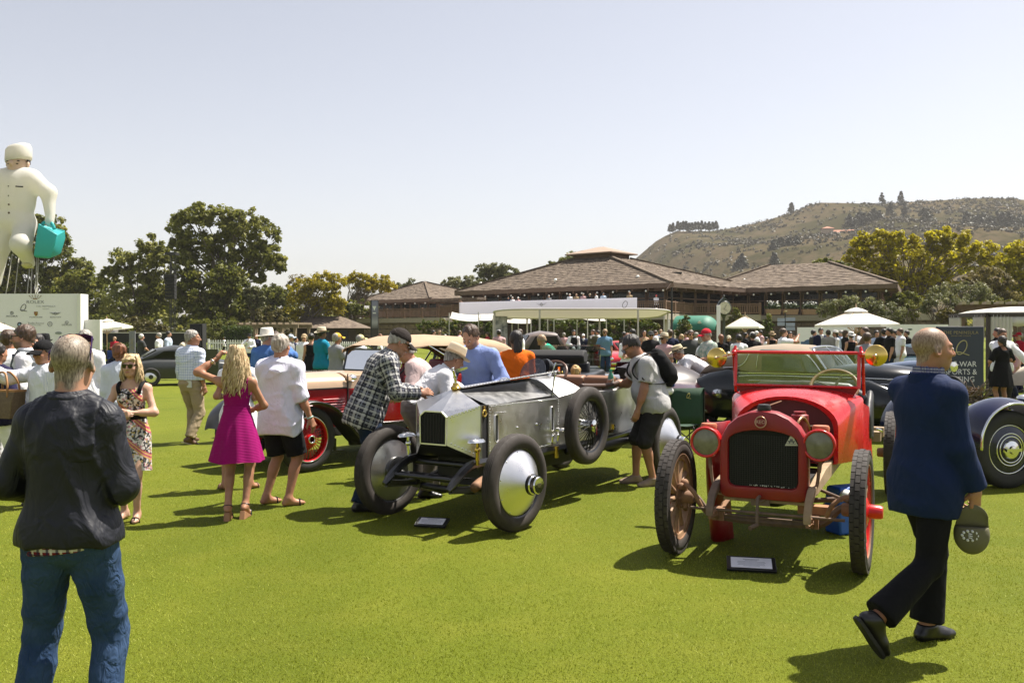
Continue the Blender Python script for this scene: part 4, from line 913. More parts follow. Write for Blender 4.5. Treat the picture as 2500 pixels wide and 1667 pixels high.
# ---- curtained tent
Yt=27.0;t=thing('curtained_tent','white curtained pavilion tent with dark frame at the right edge','tent',(XU(2410,Yt),Yt,0));L=XU(2680,Yt)-XU(2410,Yt);zt3=ZV(768,Yt)
fr_=MB();
for x,y in((.03,0),(L,0),(.03,2.3),(L,2.3)):fr_.box((x,y,zt3/2),(.1,.1,zt3))
for a_,b_ in(((0,0),(L,0)),((0,2.3),(L,2.3)),((0,0),(0,2.3)),((L,0),(L,2.3))):fr_.bar((*a_,zt3),(*b_,zt3),.1,.12,up=(0,0,1))
fr_.build('frame',mat('dark_bronze_frame',(.035,.025,.022),.5),t)
MB().sheet([[(L*i/10,2.3*j/6,zt3+.05+.22*sin(pi*i/10)**.6*sin(pi*(j+.01)/6.02)**.5)for i in range(11)]for j in range(7)],.02).build('roof_cloth',M_CANVAS,t,180)
def curtain(x0,x1,y,pinch,label=None):
 gr=[]
 for j in range(15):
  q=j/14;pz=1-.62*math.exp(-((q-.62)/.22)**2)*pinch
  gr.append([(x0+(x1-x0)*(.5+(i/24-.5)*pz)if pinch<1.5 else x0,y+.05*sin(i*1.6)*(.5+.5*q),zt3*(1-q))for i in range(25)])
 MB().sheet(gr,.01).build('curtain',M_CANVAS,t,180)
curtain(.08,.75,-.02,.6)
for y0,y1,pn in((1.55,2.25,.35),(.15,.75,.5)):
 MB().sheet([[(-.02+.04*sin(i*1.7),y0+(y1-y0)*(.5+(i/18-.5)*(1-.55*math.exp(-((q-.6)/.25)**2)*pn*2)),zt3*(1-q))for i in range(19)]for q in np.linspace(0,1,14)],.01).build('curtain',M_CANVAS,t,180)
MB().sheet([[(.7+.2*i,-.03,zt3-.06)for i in range(12)],[(.7+.2*i,-.03,zt3-.32-.05*sin(i*1.4))for i in range(12)]],.01).build('valance',M_CANVAS,t,180)
# ---- the inflatable figure (plain stand-in) and its tethers
# ================================================================== FIGURES: smooth implicit bodies turned into meshes
f32=np.float32
class Sdf:
 """smooth union of tapered limbs and ellipsoids, meshed with surface nets"""
 def __init__(s):s.p=[];s.noise=None;s.folds=False
 def cone(s,a,b,ra,rb,k=.03,flat=None,cap_a=False,cap_b=False,sub=False):
  s.p.append(('c',np.array(a,f32),np.array(b,f32),ra,rb,k,flat,cap_a,cap_b,sub));return s
 def ell(s,c,r,R=None,k=.03,sub=False,clip=None):
  r=np.array((r,r,r)if isinstance(r,(int,float))else r,f32)
  s.p.append(('e',np.array(c,f32),r,None if R is None else np.array(R,f32),k,clip,sub));return s
 def cut(s,c,n,reach=None):
  s.p.append(('k',np.array(c,f32),np.array(Vector(n).normalized(),f32),reach));return s
 def bounds(s):
  lo,hi=np.full(3,1e9),np.full(3,-1e9)
  for p in s.p:
   if p[0]=='c' and not p[9]:
    for q,r in((p[1],p[3]),(p[2],p[4])):lo=np.minimum(lo,q-r);hi=np.maximum(hi,q+r)
   elif p[0]=='e' and not p[6]:
    m=p[2].max()if p[3]is not None else p[2];lo=np.minimum(lo,p[1]-m);hi=np.maximum(hi,p[1]+m)
  return lo,hi
 def mesh(s,vox,zfine=None):
  lo,hi=s.bounds();pad=vox*2.5;ax=[np.arange(l-pad,h+pad+vox,vox,dtype=f32)for l,h in zip(lo,hi)]
  X,Y,Z=ax;F=np.full((len(X),len(Y),len(Z)),.3,f32)
  for p in s.p:
   if p[0]=='k':
    c,n,reach=p[1],p[2],p[3]
    if reach is None:
     d=(X[:,None,None]-c[0])*n[0]+(Y[None,:,None]-c[1])*n[1]+(Z[None,None,:]-c[2])*n[2];np.maximum(F,d,out=F)
    else:
     i0,i1=[np.searchsorted(a,q)for a,q in((X,c[0]-reach),(X,c[0]+reach))];j0,j1=np.searchsorted(Y,c[1]-reach),np.searchsorted(Y,c[1]+reach);k0,k1=np.searchsorted(Z,c[2]-reach),np.searchsorted(Z,c[2]+reach)
     x,y,z=X[i0:i1,None,None],Y[None,j0:j1,None],Z[None,None,k0:k1]
     d=(x-c[0])*n[0]+(y-c[1])*n[1]+(z-c[2])*n[2]
     inr=((x-c[0])**2+(y-c[1])**2+(z-c[2])**2)<reach*reach
     F[i0:i1,j0:j1,k0:k1]=np.where(inr,np.maximum(F[i0:i1,j0:j1,k0:k1],d),F[i0:i1,j0:j1,k0:k1])
    continue
   if p[0]=='c':
    a,b,ra,rb,k=p[1:6];m=max(ra,rb)+k+vox*3;l,h=np.minimum(a,b)-m,np.maximum(a,b)+m
   else:
    mm=(p[2].max()if p[3]is not None else p[2])+p[4]+vox*3;l,h=p[1]-mm,p[1]+mm;k=p[4]
   i0,i1=np.searchsorted(X,l[0]),np.searchsorted(X,h[0]);j0,j1=np.searchsorted(Y,l[1]),np.searchsorted(Y,h[1]);k0,k1=np.searchsorted(Z,l[2]),np.searchsorted(Z,h[2])
   if i1<=i0 or j1<=j0 or k1<=k0:continue
   x,y,z=X[i0:i1,None,None],Y[None,j0:j1,None],Z[None,None,k0:k1]
   if p[0]=='c':
    flat,ca,cb,sub=p[6:10];ba=b-a;L2=max(1e-9,float(ba@ba))
    px,py,pz=x-a[0],y-a[1],z-a[2]
    t=np.clip((px*ba[0]+py*ba[1]+pz*ba[2])/L2,0,1)
    qx,qy,qz=px-t*ba[0],py-t*ba[1],pz-t*ba[2]
    if flat is not None:
     fx,fv=np.array(flat[0],f32),flat[1];dd=qx*fx[0]+qy*fx[1]+qz*fx[2]
     d=np.sqrt(qx*qx+qy*qy+qz*qz+dd*dd*(1/fv**2-1))-(ra+(rb-ra)*t);d*=(fv+1)/2
    else:d=np.sqrt(qx*qx+qy*qy+qz*qz)-(ra+(rb-ra)*t)
    L=sqrt(L2)
    if ca:d=np.maximum(d,-(px*ba[0]+py*ba[1]+pz*ba[2])/L)
    if cb:d=np.maximum(d,(px*ba[0]+py*ba[1]+pz*ba[2])/L-L)
   else:
    c,r,R,k,clip,sub=p[1:7];px,py,pz=x-c[0],y-c[1],z-c[2]
    if R is not None:
     px,py,pz=(R[0,i]*px+R[1,i]*py+R[2,i]*pz for i in range(3))
    ux,uy,uz=px/r[0],py/r[1],pz/r[2];k0_=np.sqrt(ux*ux+uy*uy+uz*uz)
    k1_=np.sqrt((ux/r[0])**2+(uy/r[1])**2+(uz/r[2])**2);d=k0_*(k0_-1)/(k1_+1e-6)
    if clip is not None:
     c2,n2_=clip;d=np.maximum(d,(x-c2[0])*n2_[0]+(y-c2[1])*n2_[1]+(z-c2[2])*n2_[2])
   S=F[i0:i1,j0:j1,k0:k1];kk=max(k,1e-4)
   if sub:d=-d;hh=np.maximum(kk-np.abs(S-d),0)/kk;F[i0:i1,j0:j1,k0:k1]=np.maximum(S,d)+hh*hh*kk*.25
   else:hh=np.maximum(kk-np.abs(S-d),0)/kk;F[i0:i1,j0:j1,k0:k1]=np.minimum(S,d)-hh*hh*kk*.25
  if s.noise is not None:
   amp,fr,seed,st=s.noise;r=np.random.default_rng(seed);x,y,z=X[:,None,None],Y[None,:,None],Z[None,None,:];N=0
   for o in range(4):
    v=r.normal(size=3);v/=np.linalg.norm(v);v=v*np.array(st);fq=fr*(1+.55*o);w=r.normal(size=3);w/=np.linalg.norm(w)
    ph=(x*v[0]+y*v[1]+z*v[2])*fq*.62+r.random()*6+.9*np.sin((x*w[0]+y*w[1]+z*w[2])*fq*.5+r.random()*6)
    if s.folds:
     u=r.normal(size=3);u/=np.linalg.norm(u);mask=np.clip(.35+.8*np.sin((x*u[0]+y*u[1]+z*u[2])*fr*.42+r.random()*6),0,1)
     N=N-mask*((1-np.abs(np.sin(ph)))**1.6-.08)*1.9/(1+.25*o)
    else:N=N+np.sin(ph*1.6)/(1+.4*o)
   F=F+(amp*N).astype(f32)
  return nets(F,X,Y,Z)
def nets(F,X,Y,Z):
 S=F<0;c=S[:-1,:-1,:-1].astype(np.int8)
 for di,dj,dk in((1,0,0),(0,1,0),(1,1,0),(0,0,1),(1,0,1),(0,1,1),(1,1,1)):
  c+=S[di:S.shape[0]-1+di,dj:S.shape[1]-1+dj,dk:S.shape[2]-1+dk]
 I,J,K=np.nonzero((c>0)&(c<8));n=len(I)
 if n==0:return np.zeros((0,3),f32),np.zeros((0,4),np.int32)
 off=[(i,j,k)for k in(0,1)for j in(0,1)for i in(0,1)];fv=[F[I+o[0],J+o[1],K+o[2]]for o in off]
 acc=np.zeros((n,3),f32);cnt=np.zeros(n,f32)
 for p in range(8):
  for ax in range(3):
   q=p|(1<<ax)
   if q==p:continue
   m=(fv[p]<0)!=(fv[q]<0);t=np.where(m,fv[p]/np.where(m,fv[p]-fv[q],1),0);o=np.array(off[p],f32)
   for a in range(3):acc[:,a]+=m*(o[a]+(t if a==ax else 0))
   cnt+=m
 acc/=cnt[:,None];pos=np.stack([np.interp(I+acc[:,0],np.arange(len(X)),X),np.interp(J+acc[:,1],np.arange(len(Y)),Y),np.interp(K+acc[:,2],np.arange(len(Z)),Z)],1).astype(f32)
 idm=np.full((F.shape[0]-1,F.shape[1]-1,F.shape[2]-1),-1,np.int32);idm[I,J,K]=np.arange(n,dtype=np.int32);Q=[]
 for ax in range(3):
  sl0=[slice(1,-1)]*3;sl1=[slice(1,-1)]*3;sl0[ax]=slice(0,-1);sl1[ax]=slice(1,None)
  A,B=S[tuple(sl0)],S[tuple(sl1)];e=np.nonzero(A!=B);base=[e[i]+(0 if i==ax else 1)for i in range(3)];b1,b2=(ax+1)%3,(ax+2)%3
  def cell(d1,d2):
   q=[base[0].copy(),base[1].copy(),base[2].copy()];q[b1]=q[b1]-d1;q[b2]=q[b2]-d2;return idm[q[0],q[1],q[2]]
  quad=np.stack([cell(1,1),cell(0,1),cell(0,0),cell(1,0)],1);fl=~A[e];quad[fl]=quad[fl][:,::-1];Q.append(quad)
 Q=np.concatenate(Q);Q=Q[(Q>=0).all(1)]
 return pos,Q
def ik(a,b,l1,l2,pole):
 a,b,pole=Vector(a),Vector(b),Vector(pole);d=b-a;L=min(d.length,(l1+l2)*.999);u=d.normalized();x=(l1*l1-l2*l2+L*L)/(2*L);hgt=sqrt(max(0,l1*l1-x*x))
 p=pole-u*pole.dot(u);p=p.normalized()if p.length>1e-6 else Vector((0,1,0))
 return a+u*x+p*hgt,a+u*L
# ---- cloth, skin and hair materials
def skin(tone=0):
 cols=[((.43,.215,.135),(.52,.29,.195)),((.33,.15,.085),(.42,.215,.13)),((.15,.07,.04),(.22,.11,.065)),((.47,.26,.175),(.56,.35,.255))]
 nm='skin_tone_%d'%tone
 if nm in MATS:return MATS[nm]
 m,nt,b=new_mat(nm);n=_noise(nt,9,4);c=_mix(nt,cols[tone][0],cols[tone][1],_ramp(nt,n.outputs[0],.3,.7))
 at=nt.nodes.new('ShaderNodeAttribute');at.attribute_name='flush';c=_mix(nt,c,(.33,.095,.07),at.outputs['Fac'])
 ac=nt.nodes.new('ShaderNodeAttribute');ac.attribute_name='crop';nc=_noise(nt,150,3,_scalevec(nt,1,1,.25));cc=_mix(nt,(.10,.075,.055),(.33,.27,.21),_ramp(nt,nc.outputs[0],.35,.65));c=_mix(nt,c,cc,_math(nt,'MULTIPLY',ac.outputs['Fac'],_ramp(nt,_math(nt,'ADD',nc.outputs[0],ac.outputs['Fac']),.55,.95)))
 at2=nt.nodes.new('ShaderNodeAttribute');at2.attribute_name='stubble';c=_mix(nt,c,(.15,.10,.075),at2.outputs['Fac'])
 nt.links.new(c,b.inputs['Base Color']);b.inputs['Roughness'].default_value=.5;b.inputs['Specular IOR Level'].default_value=.4;b.inputs['Subsurface Weight'].default_value=.08;b.inputs['Subsurface Radius'].default_value=(.02,.008,.004)
 bp=nt.nodes.new('ShaderNodeBump');bp.inputs['Strength'].default_value=.25;bp.inputs['Distance'].default_value=.002;nt.links.new(_noise(nt,220,2).outputs[0],bp.inputs['Height']);nt.links.new(bp.outputs[0],b.inputs['Normal'])
 MATS[nm]=m;return m
def cloth_bump(nt,b,strength=.5,scale=5.0,fine=0.25):
 """long soft creases plus a fine weave"""
 v=_scalevec(nt,1,1,.55);n=nt.nodes.new('ShaderNodeTexNoise');n.inputs['Scale'].default_value=scale*2.2;n.inputs['Detail'].default_value=2.5;n.inputs['Distortion'].default_value=1.6
 nt.links.new(v,n.inputs['Vector']);b1=nt.nodes.new('ShaderNodeBump');b1.inputs['Strength'].default_value=strength;b1.inputs['Distance'].default_value=.022;nt.links.new(n.outputs[0],b1.inputs['Height'])
 b2=nt.nodes.new('ShaderNodeBump');b2.inputs['Strength'].default_value=fine;b2.inputs['Distance'].default_value=.001;nt.links.new(_noise(nt,420,2).outputs[0],b2.inputs['Height']);nt.links.new(b1.outputs[0],b2.inputs['Normal']);nt.links.new(b2.outputs[0],b.inputs['Normal'])
def cloth(col,name=None,rough=.9,bump=.5,bscale=5,col2=None,spec=.2,vscale=9,var=.07):
 nm=name or 'cloth_%02x%02x%02x'%tuple(int(255*min(1,x))for x in col[:3])
 if nm in MATS:return MATS[nm]
 m=mat(nm,col,rough,0,var=var,vscale=vscale,spec=spec,col2=col2);cloth_bump(m.node_tree,m.node_tree.nodes['Principled BSDF'],bump,bscale);return m
def fab_coord(nt):
 at=nt.nodes.new('ShaderNodeAttribute');at.attribute_name='fab';at.attribute_type='GEOMETRY';return at.outputs['Vector']
def plaid(name,base,bands,rough=.85):
 """woven checks in the cloth's own coordinates: bands = (axis, period, width, offset, colour, strength)"""
 if name in MATS:return MATS[name]
 m,nt,b=new_mat(name);sp=nt.nodes.new('ShaderNodeSeparateXYZ');nt.links.new(fab_coord(nt),sp.inputs[0]);c=base
 for ax,per,wd,of,col,st in bands:
  f=_math(nt,'FRACT',_math(nt,'ADD',_math(nt,'DIVIDE',sp.outputs[ax],per),of+50));mask=_math(nt,'LESS_THAN',f,wd/per)
  c=_mix(nt,c,col,_math(nt,'MULTIPLY',mask,st))
 nt.links.new(c,b.inputs['Base Color'])if hasattr(c,'is_linked')else None;b.inputs['Roughness'].default_value=rough;b.inputs['Specular IOR Level'].default_value=.2;cloth_bump(nt,b)
 MATS[name]=m;return m
def hair_mat(name,c1,c2,streak=60):
 if name in MATS:return MATS[name]
 m,nt,b=new_mat(name);v=_scalevec(nt,1,1,.12);n=_noise(nt,streak,4,v)
 nt.links.new(_mix(nt,c1,c2,_ramp(nt,n.outputs[0],.35,.65)),b.inputs['Base Color']);b.inputs['Roughness'].default_value=.45;b.inputs['Specular IOR Level'].default_value=.5
 bp=nt.nodes.new('ShaderNodeBump');bp.inputs['Strength'].default_value=.9;bp.inputs['Distance'].default_value=.012;nt.links.new(n.outputs[0],bp.inputs['Height']);nt.links.new(bp.outputs[0],b.inputs['Normal']);MATS[name]=m;return m
H_GREY=lambda:hair_mat('grey_hair',(.16,.14,.12),(.42,.39,.35));H_WHITE=lambda:hair_mat('white_hair',(.45,.42,.38),(.70,.67,.62));H_BROWN=lambda:hair_mat('brown_hair',(.035,.020,.012),(.10,.055,.030));H_DARK=lambda:hair_mat('dark_hair',(.008,.006,.005),(.025,.018,.014));H_BLOND=lambda:hair_mat('blond_hair',(.30,.19,.085),(.68,.52,.30));H_RED=lambda:hair_mat('auburn_hair',(.10,.030,.012),(.24,.085,.03));H_SAND=lambda:hair_mat('sandy_hair',(.22,.13,.07),(.42,.29,.17))
M_LENS=mat('dark_lens',(.006,.006,.007),.08,spec=.7);M_SOLE=mat('pale_rubber_sole',(.42,.36,.29),.8);M_EYEW=mat('eye_white',(.6,.56,.52),.3);M_IRIS=mat('dark_iris',(.03,.02,.015),.2)
C_LEATHER=mat('black_leather',(.010,.009,.009),.35,spec=.5);C_BRLEATHER=mat('brown_leather',(.11,.055,.030),.5)
class Fig:
 """joints of one posed figure; local frame: faces +Y, right hand on +X, feet at z = 0"""
 def __init__(s,h=1.75,lean=0,lean2=None,side=0,twist=0,headp=0,heady=0,headr=0,feet=None,pelvis=None,arms=None,girth=1.0,fem=False,belly=0,shw=None,knee=None):
  k=s.k=h/1.75;s.h=h;s.g=girth;s.fem=fem;s.belly=belly
  lean2=lean if lean2 is None else lean2
  def dirv(a,sd=side):return(Matrix.Rotation(sd,3,'Y')@Vector((0,sin(a),cos(a))))
  P=Vector(pelvis)*k if pelvis else Vector((0,0,.945*k));s.P=P;d0,d1=dirv(lean),dirv(lean2)
  s.d0,s.d1=d0,d1;s.waist=P+d0*.15*k;s.chest=s.waist+d0.lerp(d1,.7).normalized()*.21*k;s.neck=s.chest+d1*.185*k
  lat=Vector((cos(twist),sin(twist),0));lat=(Matrix.Rotation(side,3,'Y')@lat);lat=(lat-d1*lat.dot(d1)).normalized();s.lat=lat;s.fwd=d1.cross(lat).normalized()*1.0
  w=(shw or(.152 if fem else .176))*k;s.sh={q:s.neck-d1*.078*k+lat*q*w-s.fwd*.01 for q in(-1,1)}
  s.dn=dirv(lean2*.55+headp*.35,side*.5);hf=Vector((0,cos(lean2*.5+headp),-sin(lean2*.5+headp)))
  Rh=Matrix.Rotation(twist+heady,3,'Z')@Matrix.Rotation(-(lean2*.5+headp),3,'X')@Matrix.Rotation(headr,3,'Y');s.Rh=Rh
  s.headc=s.neck+s.dn*.085*k+Rh@Vector((0,.022,.075))*k
  feet=feet or{};s.an,s.kn,s.hip,s.ft={},{},{},{}
  for q in(-1,1):
   f=dict(x=.095*q,y=0,z=0,yaw=-.2*q,pitch=0);f.update(feet.get(q,{}));s.ft[q]=f
   s.hip[q]=P+Vector((.088*q*k,0,-.035*k));fwd=Vector((-sin(f['yaw']),cos(f['yaw']),0));a=Vector((f['x']*k,f['y']*k,(f['z']+.082)*k))
   kp=(knee or{}).get(q,fwd+Vector((0,.3,0)));s.kn[q],s.an[q]=ik(s.hip[q],a,.43*k,.43*k,kp);f['fwd']=fwd
  arms=arms or{};s.el,s.wr,s.hd,s.hn,s.curl={},{},{},{},{}
  for q in(-1,1):
   A=dict(kind='hang',out=.10,fwd=.06,bend=.22,curl=.5);A.update(arms.get(q,{}));S0=s.sh[q]
   if 'to' in A:
    tgt=Vector(A['to'])*k;s.el[q],s.wr[q]=ik(S0,tgt,.285*k,.255*k,A.get('pole',(q*.6,-.4,-.6)))
   else:
    da=(Vector((q*sin(A['out']),sin(A['fwd']),-cos(A['out'])*cos(A['fwd'])))).normalized();s.el[q]=S0+da*.285*k
    ax=Vector((1,0,0));db=Matrix.Rotation(A['bend'],3,'X')@da;db=(db+Vector((-q*A.get('inw',.05),0,0))).normalized();s.wr[q]=s.el[q]+db*.255*k
   hd=Vector(A['hand']).normalized()if 'hand' in A else(s.wr[q]-s.el[q]).normalized();n=Vector(A['palm'])if 'palm' in A else Vector((-q,.25,-.1));n=(n-hd*n.dot(hd)).normalized()
   s.hd[q],s.hn[q],s.curl[q]=hd,n,A['curl']
 def rot(s,d):
  """frame with z along d, y forward"""
  z=Vector(d).normalized();x=s.lat;x=(x-z*x.dot(z)).normalized();y=z.cross(x);return[[x[i],y[i],z[i]]for i in range(3)]
 def torso(s,S,o=0.0,k=.07,low=0):
  K,g=s.k,s.g;R0,R1=s.rot(s.d0),s.rot(s.d1)
  if s.fem:
   S.ell(s.P-s.d0*.0,(.172*g*K+o,.118*g*K+o,.13*K+o),R0,k);S.ell(s.waist+s.d0*.02*K,(.122*g*K+o,.092*g*K+o,.15*K+o),R0,k);S.ell(s.chest+s.d1*.02*K,(.138*K*(.5+.5*g)+o,.098*K+o,.17*K+o),R1,k)
   for q in(-1,1):S.ell(s.chest+s.lat*q*.068*K+s.fwd*.072*K+s.d1*.01,(.058*K+o,.055*K+o,.06*K+o),R1,.04)
  else:
   S.ell(s.P,(.168*g*K+o,.118*g*K+o,.13*K+o),R0,k);S.ell(s.waist+s.fwd*s.belly*.5,(.150*g*K+o,(.110*g*K+s.belly*.6)+o,.16*K+o),R0,k);S.ell(s.chest+s.d1*.02*K,(.172*(.6+.4*g)*K+o,.118*(.6+.4*g)*K+o,.185*K+o),R1,k)
  for q in(-1,1):
   S.cone(s.neck-s.d1*.006*K,s.sh[q]+s.d1*.002,.043*K+o*.8,.044*K+o*.8,.05);S.ell(s.sh[q],(.052 if not s.fem else .043)*K+o*.8,None,.04)
  return S
 def arm(s,S,q,o=0.0,upto=2.0,k=.03,cap=False,taper=1.0):
  K=s.k;f=(.88 if s.fem else 1.0)*(.7+.3*s.g);a,e,w=s.sh[q],s.el[q],s.wr[q]
  if upto>=1:
   S.cone(a,e,.050*f*K+o,.042*f*K+o*taper,k)
   if upto>=2:S.cone(e,w,.042*f*K+o*taper,.027*f*K+o*taper,k,cap_b=cap)
   else:S.cone(e,e.lerp(w,upto-1),.042*f*K+o*taper,.038*f*K+o*taper,k,cap_b=True)
   if o==0:S.cone(e,e.lerp(w,.45),.038*f*K,.044*f*K,.03)
  else:S.cone(a,a.lerp(e,upto),.052*f*K+o,.046*f*K+o*taper,k,cap_b=True)
  return S
 def leg(s,S,q,o=0.0,upto=2.0,k=.03,cap=False,oc=None):
  K=s.k;g=(.75+.25*s.g)*(1.0 if not s.fem else .97);oc=o if oc is None else oc;h,n,a=s.hip[q],s.kn[q],s.an[q]
  if upto>=1:
   S.cone(h,n,.088*g*K+o,.056*g*K+o,k)
   if upto>=2:S.cone(n,a,.054*g*K+o,.037*g*K+oc,k,cap_b=cap)
   else:S.cone(n,n.lerp(a,upto-1),.055*g*K+o,.046*g*K+oc,k,cap_b=True)
  else:S.cone(h,h.lerp(n,upto),.088*g*K+o,(.088-.032*upto)*g*K+oc,k,cap_b=True)
  if o==0 and upto>=2:
   back=(n.lerp(a,.3))-s.ft[q]['fwd']*.014*K;S.ell(back,(.047*g*K,.050*g*K,.11*K),Fig_rot(n-a),.03)
  return S
 def foot(s,S,q,o=0.0,heel=0.0):
  K=s.k;f=s.ft[q];a=s.an[q];fw=f['fwd'];pt=f['pitch'];d=(fw*cos(pt)+Vector((0,0,-sin(pt)))).normalized();up=(Vector((0,0,1))*cos(pt)+fw*sin(pt)).normalized()
  hl=a-up*.048*K-d*.035*K;bl=a-up*.056*K+d*.115*K;to=a-up*.060*K+d*.165*K;sdv=d.cross(up)
  S.cone(a,hl,.036*K+o,.030*K+o,.02);S.cone(a-up*.01,bl,.036*K+o,.026*K+o,.03);S.cone(hl,bl,.030*K+o,.034*K+o,.02,flat=(up,.8));S.cone(bl,to,.036*K+o,.027*K+o,.02,flat=(up,.72))
  s.fr=getattr(s,'fr',{});s.fr[q]=(hl,bl,to,d,up,sdv);return S
def Fig_rot(d):
 x,y,z=frame_from(d);return[[x[i],y[i],z[i]]for i in range(3)]
def hand_sdf(F,q):
 """palm, four unequal bent fingers and a thumb leaving the side of the palm"""
 S=Sdf();K=F.k*(.9 if F.fem else 1.0);w,d,n=F.wr[q],F.hd[q],F.hn[q];l=d.cross(n).normalized()*(-q);cu=F.curl[q]
 # l points to the thumb side
 if l.dot(Vector((0,1,0)))<-0.2 and cu>=0:l=l
 S.cone(w-d*.03*K,w+d*.012*K,.027*K,.026*K,.02,flat=(n,.8))
 for j in(-1.2,0,1.2):S.cone(w+d*.015*K+l*j*.013*K,w+d*.082*K+l*j*.024*K,.018*K,.0155*K,.022,flat=(n,.85))
 ln=[.064,.076,.080,.070];
 for i in range(4):
  off=(-1.5+i)*.0195;p=w+d*(.088-.005*abs(i-1.8))*K+l*off*K*1.0;rr=(.0078,.0088,.0092,.0088)[i]*K;L=ln[i]*K;a=.15+cu*(.85+.1*(3-i));b=a
  for sgm,fr in enumerate((.46,.31,.23)):
   dd=(d*cos(b)+n*sin(b)).normalized();p2=p+dd*L*fr;S.cone(p,p2,rr*(1-.09*sgm),rr*(1-.09*(sgm+1)),.006);p=p2;b+=cu*(.75 if sgm==0 else .55)
 t0=w+d*.022*K+l*.026*K+n*.006*K;td=(d*.62+l*(.72-.45*cu)+n*(.25+.5*cu)).normalized();t1=t0+td*.045*K;td2=(td+d*.35-l*.25*cu).normalized();t2=t1+td2*.032*K;S.cone(w+d*.01*K,t0,.018*K,.0165*K,.015);S.cone(t0,t1,.0145*K,.0115*K,.010);S.cone(t1,t2,.0112*K,.0085*K,.006)
 return S
def head_sdf(F,jaw=1.0,ears=True):
 S=Sdf();K=F.k*(.95 if F.fem else 1.02);R=F.Rh;c=F.headc
 def T(x,y,z):return c+R@(Vector((x,y,z))*K)
 def E(p,r,k=.02,sub=False,rx=None):
  M=R if rx is None else R@Euler(rx).to_matrix();S.ell(T(*p),tuple(q*K for q in r),[list(M[i])for i in range(3)],k,sub)
 E((0,-.014,.036),(.076,.096,.086),.02);E((0,.026,-.03),(.062*jaw,.070,.082),.04);E((0,.058,-.088),(.032*jaw,.030,.026),.035);E((0,.012,-.065),(.054*jaw,.052,.040),.03)
 E((0,.080,.026),(.050,.018,.013),.02)
 for q in(-1,1):
  E((q*.036,.064,-.022),(.026,.026,.024),.02);E((q*.031,.100,.006),(.019,.016,.011),.012,True);E((q*.031,.086,.005),(.0135,.0125,.0125),.004)
  if ears:E((q*.078,-.006,-.004),(.011,.022,.034),.012,False,(.0,-.25*q,.35*q));E((q*.086,-.003,-.002),(.006,.011,.018),.004,True)
 S.cone(T(0,.094,.014),T(0,.114,-.024),.009*K,.0135*K,.014)
 for q in(-1,1):E((q*.011,.103,-.028),(.010,.012,.009),.008)
 S.cone(T(-.019,.090,-.053),T(.019,.090,-.053),.0065*K,.0065*K,.012);S.cone(T(-.016,.090,-.063),T(.016,.090,-.063),.0075*K,.0075*K,.01);S.cone(T(-.018,.099,-.058),T(.018,.099,-.058),.003*K,.003*K,.003,sub=True)
 r=(.048 if F.fem else .058)*(.7+.3*F.g)*F.k;S.cone(T(0,-.022,-.055),F.neck-F.d1*.02*F.k,r,r*1.12,.03)
 return S,T
def join_np(parts):
 V,Q,n=[],[],0
 for v,q in parts:V.append(v);Q.append(q+n);n+=len(v)
 return np.concatenate(V),np.concatenate(Q)
def put_attr(o,name,val,dim=1):
 a=o.data.attributes.new(name,'FLOAT' if dim==1 else 'FLOAT_VECTOR','POINT');a.data.foreach_set('value' if dim==1 else 'vector',np.ascontiguousarray(val,f32).ravel())
def fab_attr(F,o,V):
 bones=[(F.P-F.d0*.5,F.neck,F.lat)]+[(F.sh[q],F.el[q],Vector((0,1,0)))for q in(-1,1)]+[(F.el[q],F.wr[q],Vector((0,1,0)))for q in(-1,1)];best=np.full(len(V),1e9);out=np.zeros((len(V),3),f32)
 for i,(a,b,ref)in enumerate(bones):
  a_,d=np.array(a),np.array((b-a).normalized());L=(b-a).length;r=V-a_;t=r@d;tc=np.clip(t,0,L);q=r-tc[:,None]*d;dist=np.linalg.norm(q,axis=1)-(.13 if i==0 else .05)
  x=np.array(ref)-d*(np.array(ref)@d);x/=np.linalg.norm(x);y=np.cross(d,x);qq=r-t[:,None]*d;rad=.17 if i==0 else .075
  uv=np.stack([np.arctan2(qq@y,qq@x)*rad,t+(.0 if i==0 else .03*i),np.zeros(len(V))],1);m=dist<best;best=np.where(m,dist,best);out[m]=uv[m]
 put_attr(o,'fab',out,3)
